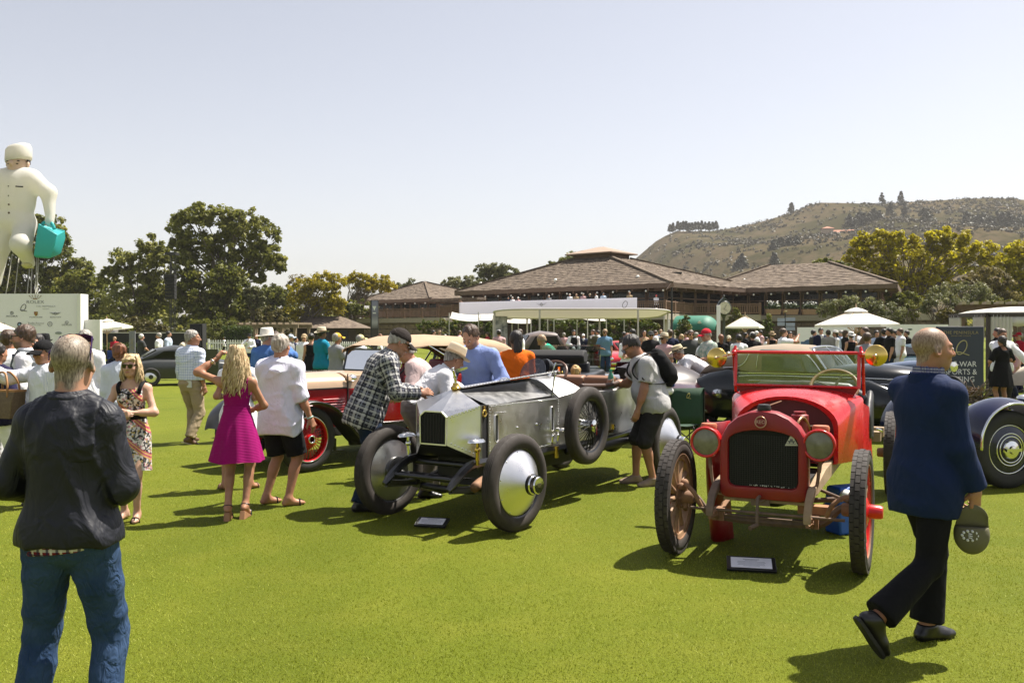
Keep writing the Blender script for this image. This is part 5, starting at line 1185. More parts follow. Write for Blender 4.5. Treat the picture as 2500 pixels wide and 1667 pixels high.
def make_body(F,root_name='person',tone=0,vox=.011,hero=True,label='',loc=(0,0,0),rz=0,group=None,stubble=0.0,jaw=1.0,ears=True,crop=None,face=True):
 S=Sdf();F.torso(S)
 for q in(-1,1):
  F.arm(S,q);F.leg(S,q);F.foot(S,q)
  if not hero:d=F.hd[q];S.cone(F.wr[q],F.wr[q]+d*.11*F.k,.028*F.k,.022*F.k,.02,flat=(F.hn[q],.7))
 if not hero:
  R=[list(F.Rh[i])for i in range(3)];K=F.k;S.cone(F.neck,F.headc,.05*K,.05*K,.03);S.ell(F.headc+F.Rh@Vector((0,-.01,.03))*K,(.076*K,.095*K,.088*K),R,.02);S.ell(F.headc+F.Rh@Vector((0,.03,-.045))*K,(.056*K,.062*K,.07*K),R,.03);S.cone(F.headc+F.Rh@Vector((0,.09,.0))*K,F.headc+F.Rh@Vector((0,.108,-.03))*K,.01*K,.016*K,.01)
 parts=[S.mesh(vox*1.7 if hero else vox)]
 if hero:
  Hs,T=head_sdf(F,jaw,ears);hv=Hs.mesh(.0065);nb=len(parts[0][0]);parts.append(hv)
  for q in(-1,1):parts.append(hand_sdf(F,q).mesh(.0058))
 V,Q=join_np(parts);o=link_np(root_name,V,Q,skin(tone));o.location=loc;o.rotation_euler=(0,0,rz);tag(o,label,'person',group)
 if hero:
  Ri=np.array(F.Rh.transposed());L=(V-np.array(F.headc))@Ri.T/F.k;ish=np.zeros(len(V),bool);ish[nb:nb+len(hv[0])]=True
  g=lambda c,r:np.exp(-(((L-np.array(c))/np.array(r))**2).sum(1))*ish
  fl=.75*g((0,.098,-.058),(.024,.02,.009))+.25*g((0,.11,-.02),(.02,.02,.02))+.22*(g((.045,.07,-.03),(.025,)*3)+g((-.045,.07,-.03),(.025,)*3))+.3*(g((.08,0,0),(.014,.03,.04))+g((-.08,0,0),(.014,.03,.04)))
  put_attr(o,'flush',np.clip(fl,0,1));st=stubble*ish*np.clip((L[:,1]+.02)/.03,0,1)*np.clip((-.035-L[:,2])/.02,0,1)*np.clip((L[:,2]+.14)/.03,0,1)
  br=sum(.9*g((q*.031,.094,.026),(.017,.012,.0045))for q in(-1,1))if face else 0
  put_attr(o,'stubble',np.clip(st+br,0,1))
  if crop is not None:
   fy,lo_,bw,stg=crop;x,y,z=L[:,0],L[:,1],L[:,2];sm=lambda e0,e1,q:np.clip((q-e0)/(e1-e0),0,1)
   ed=.010*np.sin(x*90)+.008*np.sin(z*130+2)
   low=sm(lo_-.012,lo_+.014,z+ed-np.where(y<-.02,-.075*sm(-.02,-.06,y),0)-.03*sm(.0,.05,y));front=1-sm(fy-.02,fy+.015,y+ed-.25*(z-.03));top=1-sm(.0,.03,z-.088-np.clip(np.abs(x)-bw,-.02,.05)*.9+np.clip(-.03-y,-.02,.06)*-.75+ed)
   put_attr(o,'crop',np.clip(low*front*top*stg,0,1)*ish)
  if face:
   for q in(-1,1):
    e=MB().ball(T(q*.031,.0905,.005),.0105*F.k,10,8);eo=e.build('eye',M_EYEW,o,180);p=T(q*.031,.0990,.004);MB().ball(p,.0052*F.k,8,6).build('iris',M_IRIS,eo,180)
 return o
def garment(F,name,m,parent,S,vox,noise=None,fab=False):
 S.noise=noise;S.folds=True;V,Q=S.mesh(vox);o=link_np(name,V,Q,m,parent)
 if fab:fab_attr(F,o,V)
 return o
def shirt(F,parent,m,name='shirt',o=.014,sleeve=2.0,hem=-.05,vox=.011,wr=.0035,collar=True,loose=0.0,fab=False,seed=1,open_neck=0,sleeve_o=None,wfreq=24,collar_m=None,neckline=.03,wst=(1,1,.75),bare=True):
 S=Sdf();F.torso(S,o+loose*.5);K=F.k;so=o+.004 if sleeve_o is None else sleeve_o
 if hem<-.02:S.ell(F.P-F.d0*(-hem)*.5*K,(.172*F.g*K+o+loose,.122*F.g*K+o+loose,(.13-hem*.55)*K),F.rot(F.d0),.06)
 for q in(-1,1):
  if sleeve>0:F.arm(S,q,so,sleeve,cap=True,taper=1.25)
 S.cut(F.P+F.d0*hem*K,-F.d0,None if sleeve<.05 else .42);S.cut(F.neck+F.dn*neckline*K,F.dn,.11)
 if sleeve<=0 and bare:
  for q in(-1,1):S.cut(F.sh[q]-F.lat*q*.028*K,F.lat*q,.13)
 if collar:
  nd=(F.dn*.8+F.d1*.4).normalized();S.cone(F.neck-nd*.01,F.neck+nd*.052*K,.078*K,.070*K,.02,cap_b=True);S.cone(F.neck-nd*.02,F.neck+nd*.08*K,.062*K,.060*K,.004,sub=True)
 ob=garment(F,name,m,parent,S,vox,(wr,wfreq,seed,wst)if wr else None,fab);return ob
def trousers(F,parent,m,name='trousers',o=.012,upto=1.95,waist=.085,vox=.011,wr=.003,oc=None,seed=3):
 S=Sdf();K=F.k;S.ell(F.P,(.168*F.g*K+o,.120*F.g*K+o,.14*K),F.rot(F.d0),.05);S.ell(F.P+F.d0*.09*K+F.fwd*F.belly*.2,(.155*F.g*K+o,.112*F.g*K+o+F.belly*.3,.10*K),F.rot(F.d0),.05)
 for q in(-1,1):F.leg(S,q,o,upto,cap=True,oc=oc,k=.025)
 S.cut(F.P+F.d0*waist*K,F.d0,.40);return garment(F,name,m,parent,S,vox,(wr,26,seed,(.5,.5,1.3))if wr else None)
def shoes(F,parent,m,sole=None,vox=.009,o=.006,name='shoe',heel=0,sandal=False):
 for q in(-1,1):
  if sandal:
   S=Sdf();F.foot(S,q);hl,bl,to,d,up,sd=F.fr[q];K=F.k;mb=MB()
   rings=[]
   for t,w in((-.03,.026),(0,.034),(.06,.036),(.13,.045),(.18,.040),(.215,.02)):
    c=hl+d*t*K-up*.036*K;rings.append([c+sd*w*K,c-sd*w*K,c-sd*w*K-up*(.016+heel*max(0,.12-t)*5)*K,c+sd*w*K-up*(.016+heel*max(0,.12-t)*5)*K])
   mb.loft(rings);so=mb.build(name,sole or m,parent,30,.003);st=MB();c=bl;
   st.tube(catmull([c+sd*.044*K-up*.03*K,c+sd*.03*K+up*.022*K,c+up*.034*K+d*.01,c-sd*.03*K+up*.022*K,c-sd*.044*K-up*.03*K],3),.008*K,6)
   if heel:st.tube([F.an[q]+d*.0+(sd*cos(a)+d*sin(a))*.044*K for a in np.linspace(0,6.283,14)],.007*K,5)
   else:st.tube(catmull([c+up*.034*K,c+d*.05*K+up*.015*K,to-up*.02*K],3),.006*K,5)
   st.build('strap',m,so,60);continue
  S=Sdf();F.foot(S,q,o);hl,bl,to,d,up,sd=F.fr[q];S.cut(F.an[q]+up*.012*F.k,up);V,Q=S.mesh(vox);so=link_np(name,V,Q,m,parent);mb=MB();K=F.k
  rings=[]
  for t,w in((-.075,.012),(-.06,.028),(-.02,.036),(.05,.035),(.12,.043),(.17,.038),(.20,.022),(.208,.008)):
   c=hl+d*(t+.02)*K-up*(.030*K+o*.5);rings.append([c+sd*w*K,c-sd*w*K,c-sd*w*K*.97-up*.018*K,c+sd*w*K*.97-up*.018*K])
  mb.loft(rings).build('sole',sole or m,so,30)
def hair_cap(F,parent,m,t=.008,line=.058,back=-.075,vox=.007,noise=.0028,bald=False,extra=None,name='hair',fr=95,side=-.02):
 """hair shell over the skull: line = hairline height at the forehead, back = nape height"""
 K=F.k*(.95 if F.fem else 1.02);R=F.Rh;c=F.headc;RR=[list(R[i])for i in range(3)];S=Sdf()
 def T(x,y,z):return c+R@(Vector((x,y,z))*K)
 S.ell(T(0,-.018-t*.55,.036+t*.75),((.0775+t*.75)*K,(.0945+t*.62)*K,(.0845+t*.45)*K),RR,.01)
 S.ell(T(0,-.042-t*.4,-.022),((.063+t*.7)*K,(.054+t*.4)*K,(.066+t)*K),RR,.05)
 for q in(-1,1):S.ell(T(q*.048,.010,.008),((.030+t*.6)*K,.040*K,(.034+t)*K),RR,.02)
 # hairline: plane falling from the forehead to behind the ear, then the nape
 a,b=Vector((0,.085,line)),Vector((0,-.03,side));nr=Vector((0,(b-a).z*-1,(b-a).y)).normalized();nr=nr if nr.y>0 else-nr
 S.cut(T(0,.085,line),R@nr);S.cut(T(0,0,back),R@Vector((0,.25,-1)))
 if bald:S.ell(T(0,-.022,.132),(.070*K,.112*K,.066*K),RR,.012,True)
 if extra:extra(S,T,K,RR)
 S.noise=(noise,fr,5,(1,1,.35))if noise else None
 V,Q=S.mesh(vox);return link_np(name,V,Q,m,parent)
def sunglasses(F,parent,z=.006,y=.0,up=False,m=None):
 K=F.k*(.95 if F.fem else 1.02);c,R=F.headc,F.Rh;mb=MB();tilt=Matrix.Rotation(-1.0,3,'X')if up else Matrix.Identity(3)
 base=Vector((0,0,0))
 def T(x,yy,zz):
  v=Vector((x,yy,zz));
  if up:v=Matrix.Rotation(.80,3,'X')@(v-Vector((0,-.02,-.005)))+Vector((0,-.030,.010));v=Vector((v.x*1.04,v.y,v.z))
  return c+R@(v*K)
 for q in(-1,1):
  pts=[(.006,.110,.022),(.03,.111,.026),(.058,.100,.024),(.062,.096,.008),(.050,.102,-.016),(.026,.109,-.018),(.008,.111,-.004)]
  P=[T(q*a_,b_+y,c_-.004+z)for a_,b_,c_ in pts];mb.prism(P,R@Vector((0,.004,0)))
  mb.bar(T(q*.061,.096+y,.018+z),T(q*.080,.0,.012+z),.005,.009).bar(T(q*.080,.0,.012+z),T(q*.079,-.02,-.005+z),.004,.006)
 mb.bar(T(-.008,.111+y,.018+z),T(.008,.111+y,.018+z),.005,.006);return mb.build('sunglasses',m or M_LENS,parent,30)
def cap(F,parent,m,back=False,brim_m=None,name='cap',tilt=.12):
 K=F.k*(.95 if F.fem else 1.02);c,R=F.headc,F.Rh@Matrix.Rotation(tilt,3,'X');RR=[list(R[i])for i in range(3)];S=Sdf();T=lambda x,y,z:c+R@(Vector((x,y,z))*K)
 S.ell(T(0,-.012,.042),tuple(q*K for q in(.090,.111,.100)),RR,.01);S.cut(T(0,0,.040),R@Vector((0,.10,-1)));V,Q=S.mesh(.008);o=link_np(name,V,Q,m,parent)
 gr=[[T(sin(a)*(.083+.0*j),.055+cos(a)*.05+j*(.0225*cos(a*.85)),.046-.006*j-.016*sin(a)**2*(1+.3*j))for a in np.linspace(-1.35,1.35,11)]for j in range(5)]
 MB().sheet(gr,.004).build('peak',brim_m or m,o,180);MB().ball(T(0,-.01,.143),(.008,.008,.005)).build('button',m,o,180);return o
def brim_hat(F,parent,m,band=None,R0=.165,crown=.105,name='hat',tilt=.1,curl=.02,flat=False,z=.045,pinch=True):
 K=F.k*(.95 if F.fem else 1.02);c,R=F.headc,F.Rh@Matrix.Rotation(tilt,3,'X');T=lambda x,y,z_:c+R@(Vector((x,y,z_))*K);n=32
 def rg(rx,ry,zf):return[T(cos(a)*rx,-.012+sin(a)*ry,zf(a)if callable(zf)else zf)for a in np.linspace(0,2*pi,n,endpoint=False)]
 b=lambda q:(lambda a:z+curl*q*(cos(a)**2*1.4-.3))
 rings=[rg(R0*.97,R0*1.07,lambda a:b(1)(a)-.005),rg(R0,R0*1.1,b(1.05)),rg(R0*.8,R0*.92,lambda a:b(.4)(a)+.003),rg(.094,.117,z+.006),rg(.091,.113,z+.03),rg(.083,.104,z+crown*.75),rg(.074,.094,z+crown*.97),rg(.055,.072,z+crown),rg(.025,.045,z+crown-(.022 if pinch else-.004)),rg(.002,.01,z+crown-(.026 if pinch else-.006))]
 o=MB().loft(rings,True,True).build(name,m,parent,70)
 if band:MB().loft([rg(.0945,.1165,z+.010),rg(.0925,.1145,z+.034)],True,False).build('band',band,o,60)
 return o
def eyebrows(F,parent):pass
def skirt(F,rings,folds=9,amp=.02,n=72,seed=0):
 """rings: (height, rx, ry, y offset) from waist to hem, with folds growing to the hem"""
 r=np.random.default_rng(seed);ph=r.random(4)*6;out=[]
 for i,(z,rx,ry,yo)in enumerate(rings):
  q=i/(len(rings)-1);rg=[]
  for k in range(n):
   a=2*pi*k/n;f=1+amp*q*(sin(a*folds+ph[0]+sin(a*2+ph[1]))+.5*sin(a*(folds+4)+ph[2]));rg.append(Vector((cos(a)*rx*f,yo+sin(a)*ry*f,z+.006*q*sin(a*folds*.5))))
  out.append(rg)
 return MB().loft(out,True,False)
# ================================================================== PEOPLE IN THE FOREGROUND
def lo(rz,h,dx,dy,z):
 """world offset from the figure's base -> its own unscaled frame"""
 k=h/1.75;v=Matrix.Rotation(-rz,3,'Z')@Vector((dx,dy,0));return(v.x/k,v.y/k,z/k)
NAVYNYL=cloth((.006,.007,.013),'navy_black_nylon',.56,.75,4.2,spec=.4)
DENIM=cloth((.016,.038,.092),'blue_denim',bump=.8,bscale=9,col2=(.040,.075,.15),vscale=6);DENIMD=cloth((.008,.016,.038),'dark_denim',bump=.7,bscale=8,col2=(.016,.030,.06),vscale=6)
BLACKC=cloth((.008,.008,.009),'black_cloth_wear',bump=.4);CHARC=cloth((.030,.028,.029),'charcoal_cloth',bump=.4);KHAKI=cloth((.36,.28,.18),'khaki_twill');WHITEC=cloth((.84,.83,.85),'white_cotton',bump=.6);PALEBLUE=cloth((.74,.73,.86),'pale_lilac_cotton',bump=.7);GREYC=cloth((.19,.165,.15),'warm_grey_cloth')
PLAID_BW=plaid('navy_white_plaid',(.030,.030,.042),[(0,.062,.020,.0,(.55,.54,.52),.55),(1,.062,.020,.0,(.55,.54,.52),.55),(0,.062,.007,.5,(.30,.32,.38),.6),(1,.062,.007,.5,(.30,.32,.38),.6),(0,.124,.012,.3,(.004,.004,.006),.8),(1,.124,.012,.3,(.004,.004,.006),.8)])
CHECK_BL=plaid('blue_window_check',(.78,.81,.88),[(0,.042,.007,0,(.14,.22,.46),.75),(1,.042,.007,0,(.14,.22,.46),.75),(0,.042,.004,.5,(.35,.45,.62),.6),(1,.042,.004,.5,(.35,.45,.62),.6)])
PLAID_RED=plaid('red_white_plaid',(.16,.012,.020),[(0,.05,.012,0,(.62,.60,.56),.85),(1,.05,.012,0,(.62,.60,.56),.8),(0,.05,.014,.4,(.015,.015,.06),.8),(1,.05,.010,.4,(.015,.015,.06),.7)])
GINGHAM=plaid('navy_gingham',(.55,.55,.60),[(0,.016,.009,0,(.03,.03,.12),.8),(1,.016,.009,0,(.03,.03,.12),.8)])
SEER=plaid('pink_fine_check',(.40,.22,.22),[(0,.012,.006,0,(.58,.50,.48),.8),(1,.012,.006,0,(.58,.50,.48),.6)])
STRIPE=plaid('fine_blue_stripe',(.80,.80,.84),[(0,.014,.006,0,(.45,.48,.66),.7)])
def dress_print():
 m,nt,b=new_mat('patchwork_print');v=nt.nodes.new('ShaderNodeTexVoronoi');v.inputs['Scale'].default_value=58;tc=nt.nodes.new('ShaderNodeTexCoord');nt.links.new(tc.outputs['Object'],v.inputs['Vector']);sp=nt.nodes.new('ShaderNodeSeparateColor');nt.links.new(v.outputs['Color'],sp.inputs[0])
 r=nt.nodes.new('ShaderNodeValToRGB');r.color_ramp.interpolation='CONSTANT';e=r.color_ramp.elements;e[0].position=0;e[0].color=(.03,.028,.03,1);e[1].position=.88;e[1].color=(.42,.30,.10,1)
 for p,c in((.20,(.60,.54,.52)),(.44,(.07,.07,.07)),(.52,(.46,.22,.26)),(.60,(.60,.56,.54)),(.78,(.17,.17,.15))):x=e.new(p);x.color=(*c,1)
 nt.links.new(sp.outputs[0],r.inputs[0]);mp=nt.nodes.new('ShaderNodeMapping');mp.inputs['Rotation'].default_value=(0,.75,0);nt.links.new(tc.outputs['Object'],mp.inputs['Vector']);s2=nt.nodes.new('ShaderNodeSeparateXYZ');nt.links.new(mp.outputs[0],s2.inputs[0])
 f=_math(nt,'FRACT',_math(nt,'MULTIPLY',s2.outputs[2],5.5));g=_math(nt,'FRACT',_math(nt,'MULTIPLY',s2.outputs[2],42));band=_math(nt,'LESS_THAN',f,.25);lines=_math(nt,'LESS_THAN',g,.4)
 c2=_mix(nt,(.40,.05,.09),(.60,.36,.10),lines);c=_mix(nt,r.outputs[0],c2,_math(nt,'MULTIPLY',band,.9));nt.links.new(c,b.inputs['Base Color']);b.inputs['Roughness'].default_value=.8;return m
PRINT=dress_print()
# ---- 1 man in dark jacket, left foreground
h,rz=1.765,.06;F=Fig(h,girth=.98,shw=.142,headp=.04,feet={-1:dict(x=-.19,y=.02,yaw=.35),1:dict(x=.13,y=.0,yaw=-.2)},knee={-1:(-.25,1,0),1:(.1,1,0)},arms={-1:dict(to=(-.13,.20,1.06),pole=(-.7,-.6,-.35),hand=(.8,.6,0)),1:dict(to=(.10,.24,1.12),pole=(.45,-.7,-.4),hand=(-.8,.6,0))})
p=make_body(F,'person',0,.010,True,'man in dark navy jacket and jeans standing with his back turned, left foreground',(XU(172,3.8),3.8,0),rz,crop=(.06,-.02,.016,1.0))
shirt(F,p,NAVYNYL,'jacket',.018,1.97,-.025,.009,.0085,False,.014,seed=12,sleeve_o=.016,wfreq=19,wst=(1,.5,.8),neckline=.06)
S=Sdf();nd=(F.d1+F.dn*.3).normalized();S.cone(F.neck-nd*.03,F.neck+nd*.045,.112,.086,.02,cap_b=True);S.cone(F.neck,F.neck+nd*.2,.080,.078,.01,sub=True);garment(F,'collar',NAVYNYL,p,S,.007,(.005,34,3,(.4,.4,2)))
S=Sdf();F.torso(S,.034);S.cut(F.chest-F.d1*.05,-F.d1);S.cut(F.neck+F.dn*.03,F.dn,.11);S.cut(F.chest-F.fwd*.02,F.fwd)
for q in(-1,1):S.cut(F.sh[q]-F.lat*q*.005,F.lat*q)
garment(F,'storm_flap',NAVYNYL,p,S,.009,(.007,20,8,(1,.6,.6)))
S=Sdf();S.ell(F.P-F.d0*.03,(.172*F.g+.017,.122*F.g+.018,.20),F.rot(F.d0),.05);S.cut(F.P-F.d0*.062,-F.d0+F.lat*.10);S.cut(F.P+F.d0*.0,F.d0);V,Q=S.mesh(.009);o=link_np('shirt_tail',V,Q,PLAID_RED,p);fab_attr(F,o,V)
trousers(F,p,DENIM,'jeans',.016,1.97,.06,.010,.0042,.024,seed=21);shoes(F,p,C_BRLEATHER,M_SOLE)
sunglasses(F,p,up=True,m=mat('purple_frame',(.03,.012,.06),.2))
# ---- 2 woman with sunglasses and printed dress
h,rz=1.56,pi+.12;F=Fig(h,fem=True,girth=1.0,heady=-.12,feet={-1:dict(x=-.06,y=.02,yaw=.1),1:dict(x=.10,y=-.1,yaw=-.3)},arms={-1:dict(to=(-.03,.20,1.17),pole=(-1,-.2,-.7),hand=(.9,.3,.1),palm=(0,-1,0),curl=.6),1:dict(to=(.05,.22,1.15),pole=(1,-.2,-.7),hand=(-.9,.2,.1),palm=(0,-1,0),curl=.6)})
p=make_body(F,'person',3,.011,True,'blond woman in dark sunglasses and patchwork print dress facing us',(XU(322,8.6),8.6,0),rz)
K=F.k;shirt(F,p,PRINT,'dress_top',.008,0,.02,.010,.0015,False,0,neckline=-.075)
sk=skirt(F,[(z*K,rx*K,ry*K,.0)for z,rx,ry in((1.10,.150,.115),(1.04,.165,.130),(.94,.195,.155),(.80,.200,.165),(.66,.200,.165),(.545,.205,.170))],7,.018).build('dress_skirt',PRINT,p,180)
MB().loft([[(cos(a)*.152*K,sin(a)*.118*K,z*K)for a in np.linspace(0,6.283,40,endpoint=False)]for z in(1.075,1.135)],True,False).build('belt',BLACKC,sk,60)
st=MB()
for q in(-1,1):st.tube(catmull([F.chest+F.lat*q*.10*K+F.fwd*.10*K+F.d1*.06*K,F.chest+F.lat*q*.115*K+F.fwd*.095*K+F.d1*.13*K,F.sh[q]-F.lat*q*.035*K+F.d1*.062*K,F.chest+F.lat*q*.11*K-F.fwd*.09*K+F.d1*.08*K],5),.021*K,8)
st.tube(catmull([F.chest+F.lat*q*.10*K+F.fwd*(.10+.015*(1-abs(q)))*K+F.d1*(.075-.02*(1-abs(q)))*K for q in(-1,-.5,0,.5,1)],4),.010*K,6);st.bar(F.chest+F.fwd*.125*K+F.d1*.06*K,F.chest+F.fwd*.128*K-F.d1*.0,.02,.01)
st.build('strap',BLACKC,p,60);shoes(F,p,BLACKC,mat('black_sole',(.012,.011,.01),.6),sandal=True)
hair_cap(F,p,H_BLOND(),.016,.070,-.10,.006,.003,extra=lambda S,T,K_,RR:[S.cone(T(q*.078,-.02,.02),T(q*.088,-.012,-.14),.030*K_,.026*K_,.03)for q in(-1,1)]+[S.cone(T(0,-.07,.0),T(0,-.075,-.14),.07*K_,.06*K_,.03)]+[S.cone(T(-.06,.07,.075),T(.055,.075,.070),.018*K_,.02*K_,.02)])
# the cut in hair_cap trims the fringe; long side locks as strands
def locks(F,parent,m,n,seed,span=(-2.6,2.6),z0=.06,L=.26,r=.011,wave=.014,out=.0,name='hair_locks',rad=(.088,.108),jit=.3):
 R,c,K=F.Rh,F.headc,F.k;rr=random.Random(seed);mb=MB();dn=Vector((0,0,-1))
 for i in range(n):
  a=rr.uniform(*span);zz=z0+rr.uniform(-.02,.05);p0=Vector((sin(a)*rad[0]*.72,-cos(a)*rad[1]*.8-.012,zz+.05));p1=Vector((sin(a)*rad[0]*1.06,-cos(a)*rad[1]*1.02-.012,zz-.05))
  P=[c+R@(p0*K),c+R@(p1*K)];l=L*(1+jit*rr.uniform(-1,.6));sw=rr.uniform(-1,1)*.03;ph=rr.random()*6
  for j in range(1,6):
   t=j/5;q=P[1]+dn*l*t*K+(R@Vector((sin(a)*out*t+wave*sin(ph+t*7)+sw*t,-cos(a)*out*t-.03*(1-t)*0+wave*cos(ph+t*6),0)));P.append(q)
  C=catmull(P,2);m_=len(C)-1;mb.tube(C,[r*K*(.6+.8*sin(pi*min(1,.15+.75*i2/m_)))*(1 if i2<m_ else .3)for i2 in range(m_+1)],5)
 return mb.build(name,m,parent,180)
locks(F,p,H_BLOND(),170,3,(-2.0,2.0),.04,.17,.0055,.006);sunglasses(F,p);MB().ball(F.headc+F.Rh@Vector((0,.0985,-.058))*K,(.016*K,.006*K,.0055*K),rot=F.Rh).build('lips',mat('lip_red',(.42,.13,.11),.4),p,180)
# ---- 3 man in blue checked shirt walking away
h,rz=1.80,-.35;F=Fig(h,girth=1.08,heady=-.95,lean=.02,feet={-1:dict(x=-.09,y=.12,yaw=.1),1:dict(x=.10,y=-.16,z=.02,yaw=-.5,pitch=.35)},arms={-1:dict(out=.12,fwd=.05,bend=.25),1:dict(out=.16,fwd=-.15,bend=.35)})
p=make_body(F,'person',1,.012,True,'grey haired man in blue windowpane shirt and khaki trousers walking away',(XU(466,14.6),14.6,0),rz)
shirt(F,p,CHECK_BL,'shirt',.020,1.75,.055,.011,.007,True,.012,True,seed=5,wst=(.6,.6,1.2));trousers(F,p,KHAKI,'trousers',.022,1.97,.075,.012,.005,.030,seed=6);shoes(F,p,C_BRLEATHER,M_SOLE)
MB().loft([[F.P+F.d0*z+F.lat*cos(a)*.178+F.fwd*(sin(a)*.128)for a in np.linspace(0,6.283,40,endpoint=False)]for z in(.055,.085)],True,False).build('belt',C_BRLEATHER,p,60)
MB().box(F.P+Vector((.085,-.142,-.01)),(.09,.012,.11),(.1,0,0)).build('pocket_card',mat('white_card',(.6,.6,.58),.6),p)
hair_cap(F,p,H_GREY(),.013,.062,-.085,.0065,.003);
# ---- 4 woman in magenta dress
MAG=mat('magenta_knit',(.27,.004,.115),.85,var=.10,vscale=6,spec=.15);nt=MAG.node_tree;b=nt.nodes['Principled BSDF'];wv=nt.nodes.new('ShaderNodeTexWave');wv.bands_direction='Z';wv.inputs['Scale'].default_value=22;wv.inputs['Distortion'].default_value=.4;tcn=nt.nodes.new('ShaderNodeTexCoord');nt.links.new(tcn.outputs['Object'],wv.inputs['Vector']);bp=nt.nodes.new('ShaderNodeBump');bp.inputs['Strength'].default_value=.35;bp.inputs['Distance'].default_value=.008;nt.links.new(wv.outputs['Fac'],bp.inputs['Height']);nt.links.new(bp.outputs[0],b.inputs['Normal'])
h,rz=1.63,.10;F=Fig(h,fem=True,girth=.93,headp=.05,heady=.2,feet={-1:dict(x=-.085,y=-.02,z=.05,yaw=.1,pitch=.42),1:dict(x=.075,y=.06,z=.05,yaw=-.1,pitch=.42)},arms={-1:dict(to=(-.225,.15,1.66),pole=(-1,-.2,-.3),hand=(.55,.2,.8),palm=(.6,.5,-.2),curl=.75),1:dict(to=(.10,.26,1.10),pole=(1,-.5,-.5),hand=(-.6,.6,.1),curl=.5)})
p=make_body(F,'person',1,.011,True,'woman with long blond hair in sleeveless magenta dress, one hand raised',(XU(578,8.7),8.7,0),rz);K=F.k
shirt(F,p,MAG,'dress_top',.010,0,.06,.010,.0012,False,0,neckline=-.02)
skirt(F,[(z*K,rx*K,ry*K,0)for z,rx,ry in((1.17,.134,.102),(1.11,.137,.108),(1.02,.165,.140),(.90,.200,.175),(.76,.235,.21),(.60,.275,.245))],8,.035,96,4).build('dress_skirt',MAG,p,180)
M_TANSOLE=mat('tan_cork_sole',(.30,.15,.07),.7);shoes(F,p,C_LEATHER,M_TANSOLE,sandal=True,heel=.10)
hair_cap(F,p,H_BLOND(),.018,.07,-.09,.006,.004);locks(F,p,H_BLOND(),460,8,(-1.9,1.9),.05,.33,.0062,.018,.02,jit=.35)
wp=F.wr[-1]-F.hd[-1]*.02+(F.wr[-1]-F.el[-1])*-.16;MB().ring(wp,F.wr[-1]-F.el[-1],.034*K,.006,20,6).ball(wp+Vector((0,-.032,0)),(.02,.008,.02)).build('watch',mat('pale_gold_watch',(.6,.48,.36),.3,1.0),p)
# ---- 5 man in pale lilac shirt, black shorts
h,rz=1.75,-.22;F=Fig(h,girth=1.12,heady=-.05,feet={-1:dict(x=-.15,y=-.02,yaw=-.55),1:dict(x=.12,y=-.06,yaw=-.75)},arms={-1:dict(out=.12,fwd=.35,bend=.5),1:dict(out=.22,fwd=.0,bend=.22,curl=.35,inw=-.12)})
p=make_body(F,'person',1,.011,True,'grey haired man in loose pale lilac shirt and black shorts, back turned',(XU(684,9.4),9.4,0),rz)
shirt(F,p,PALEBLUE,'shirt',.024,1.12,-.20,.010,.0095,True,.022,seed=9,sleeve_o=.026,wfreq=17,wst=(1,1,.55))
cf=MB();e=F.el[1].lerp(F.wr[1],.12);cf.cyl(F.el[1].lerp(F.wr[1],-.02),e,.066,.068,18).build('rolled_cuff',PALEBLUE,p,60,.006)
trousers(F,p,BLACKC,'shorts',.030,.93,.06,.011,.004,.045,seed=8);shoes(F,p,BLACKC,mat('dark_sole',(.03,.022,.018),.7),sandal=True)
hair_cap(F,p,hair_mat('salt_hair',(.20,.16,.13),(.50,.44,.37)),.010,.062,-.075,.006,.0025);MB().ring(F.wr[1]-F.hd[1]*.015,F.hd[1],.031,.007,18,6).build('wristband',mat('pale_green_band',(.35,.55,.45),.6),p)
# ---- person mostly hidden in front of them
h,rz=1.62,.2;F=Fig(h,fem=True,feet={-1:dict(x=-.16,y=0,yaw=.5),1:dict(x=.14,y=0,yaw=-.6)},arms={-1:dict(to=(-.17,.14,1.14),pole=(-.4,-.8,-.5),curl=.7),1:dict(to=(.12,.2,1.1),pole=(.4,-.8,-.5))})
p=make_body(F,'person',1,.014,True,'person in white largely hidden behind the woman in magenta',(XU(582,10.3),10.3,0),rz,face=False);shirt(F,p,WHITEC,'tunic',.022,.55,-.34,.013,.004,False,.03);shoes(F,p,C_BRLEATHER,sandal=True);hair_cap(F,p,H_BROWN(),.012,.06,-.09,.009)
# ---- 6 man in plaid shirt leaning over the silver car
h,rz=1.88,-pi/2+.30;F=Fig(h,girth=1.14,lean=.30,lean2=.52,headp=.28,heady=.05,belly=.03,pelvis=(0,.02,.945),feet={-1:dict(x=-.12,y=.22),1:dict(x=.10,y=-.05)},arms={1:dict(to=(.20,.50,1.10),pole=(.6,-1,-.5),hand=(-.05,.9,.12),palm=(-.9,.1,-.4),curl=.45),-1:dict(to=(-.15,.5,1.1),pole=(-.6,-.8,-.6))})
p=make_body(F,'person',1,.011,True,'man in black and white plaid shirt and dark cap leaning over the silver car',(XU(888,9.15),9.15,0),rz,stubble=.35)
shirt(F,p,PLAID_BW,'shirt',.024,1.92,-.17,.010,.0085,True,.020,True,seed=13,sleeve_o=.024);trousers(F,p,DENIMD,'jeans',.026,1.98,.06,.011,.006,.040,seed=14);shoes(F,p,C_LEATHER,M_SOLE,o=.012)
hair_cap(F,p,H_GREY(),.008,.05,-.075,.007,.002);cap(F,p,cloth((.028,.022,.02),'dark_brown_cap'),tilt=.05);sunglasses(F,p)
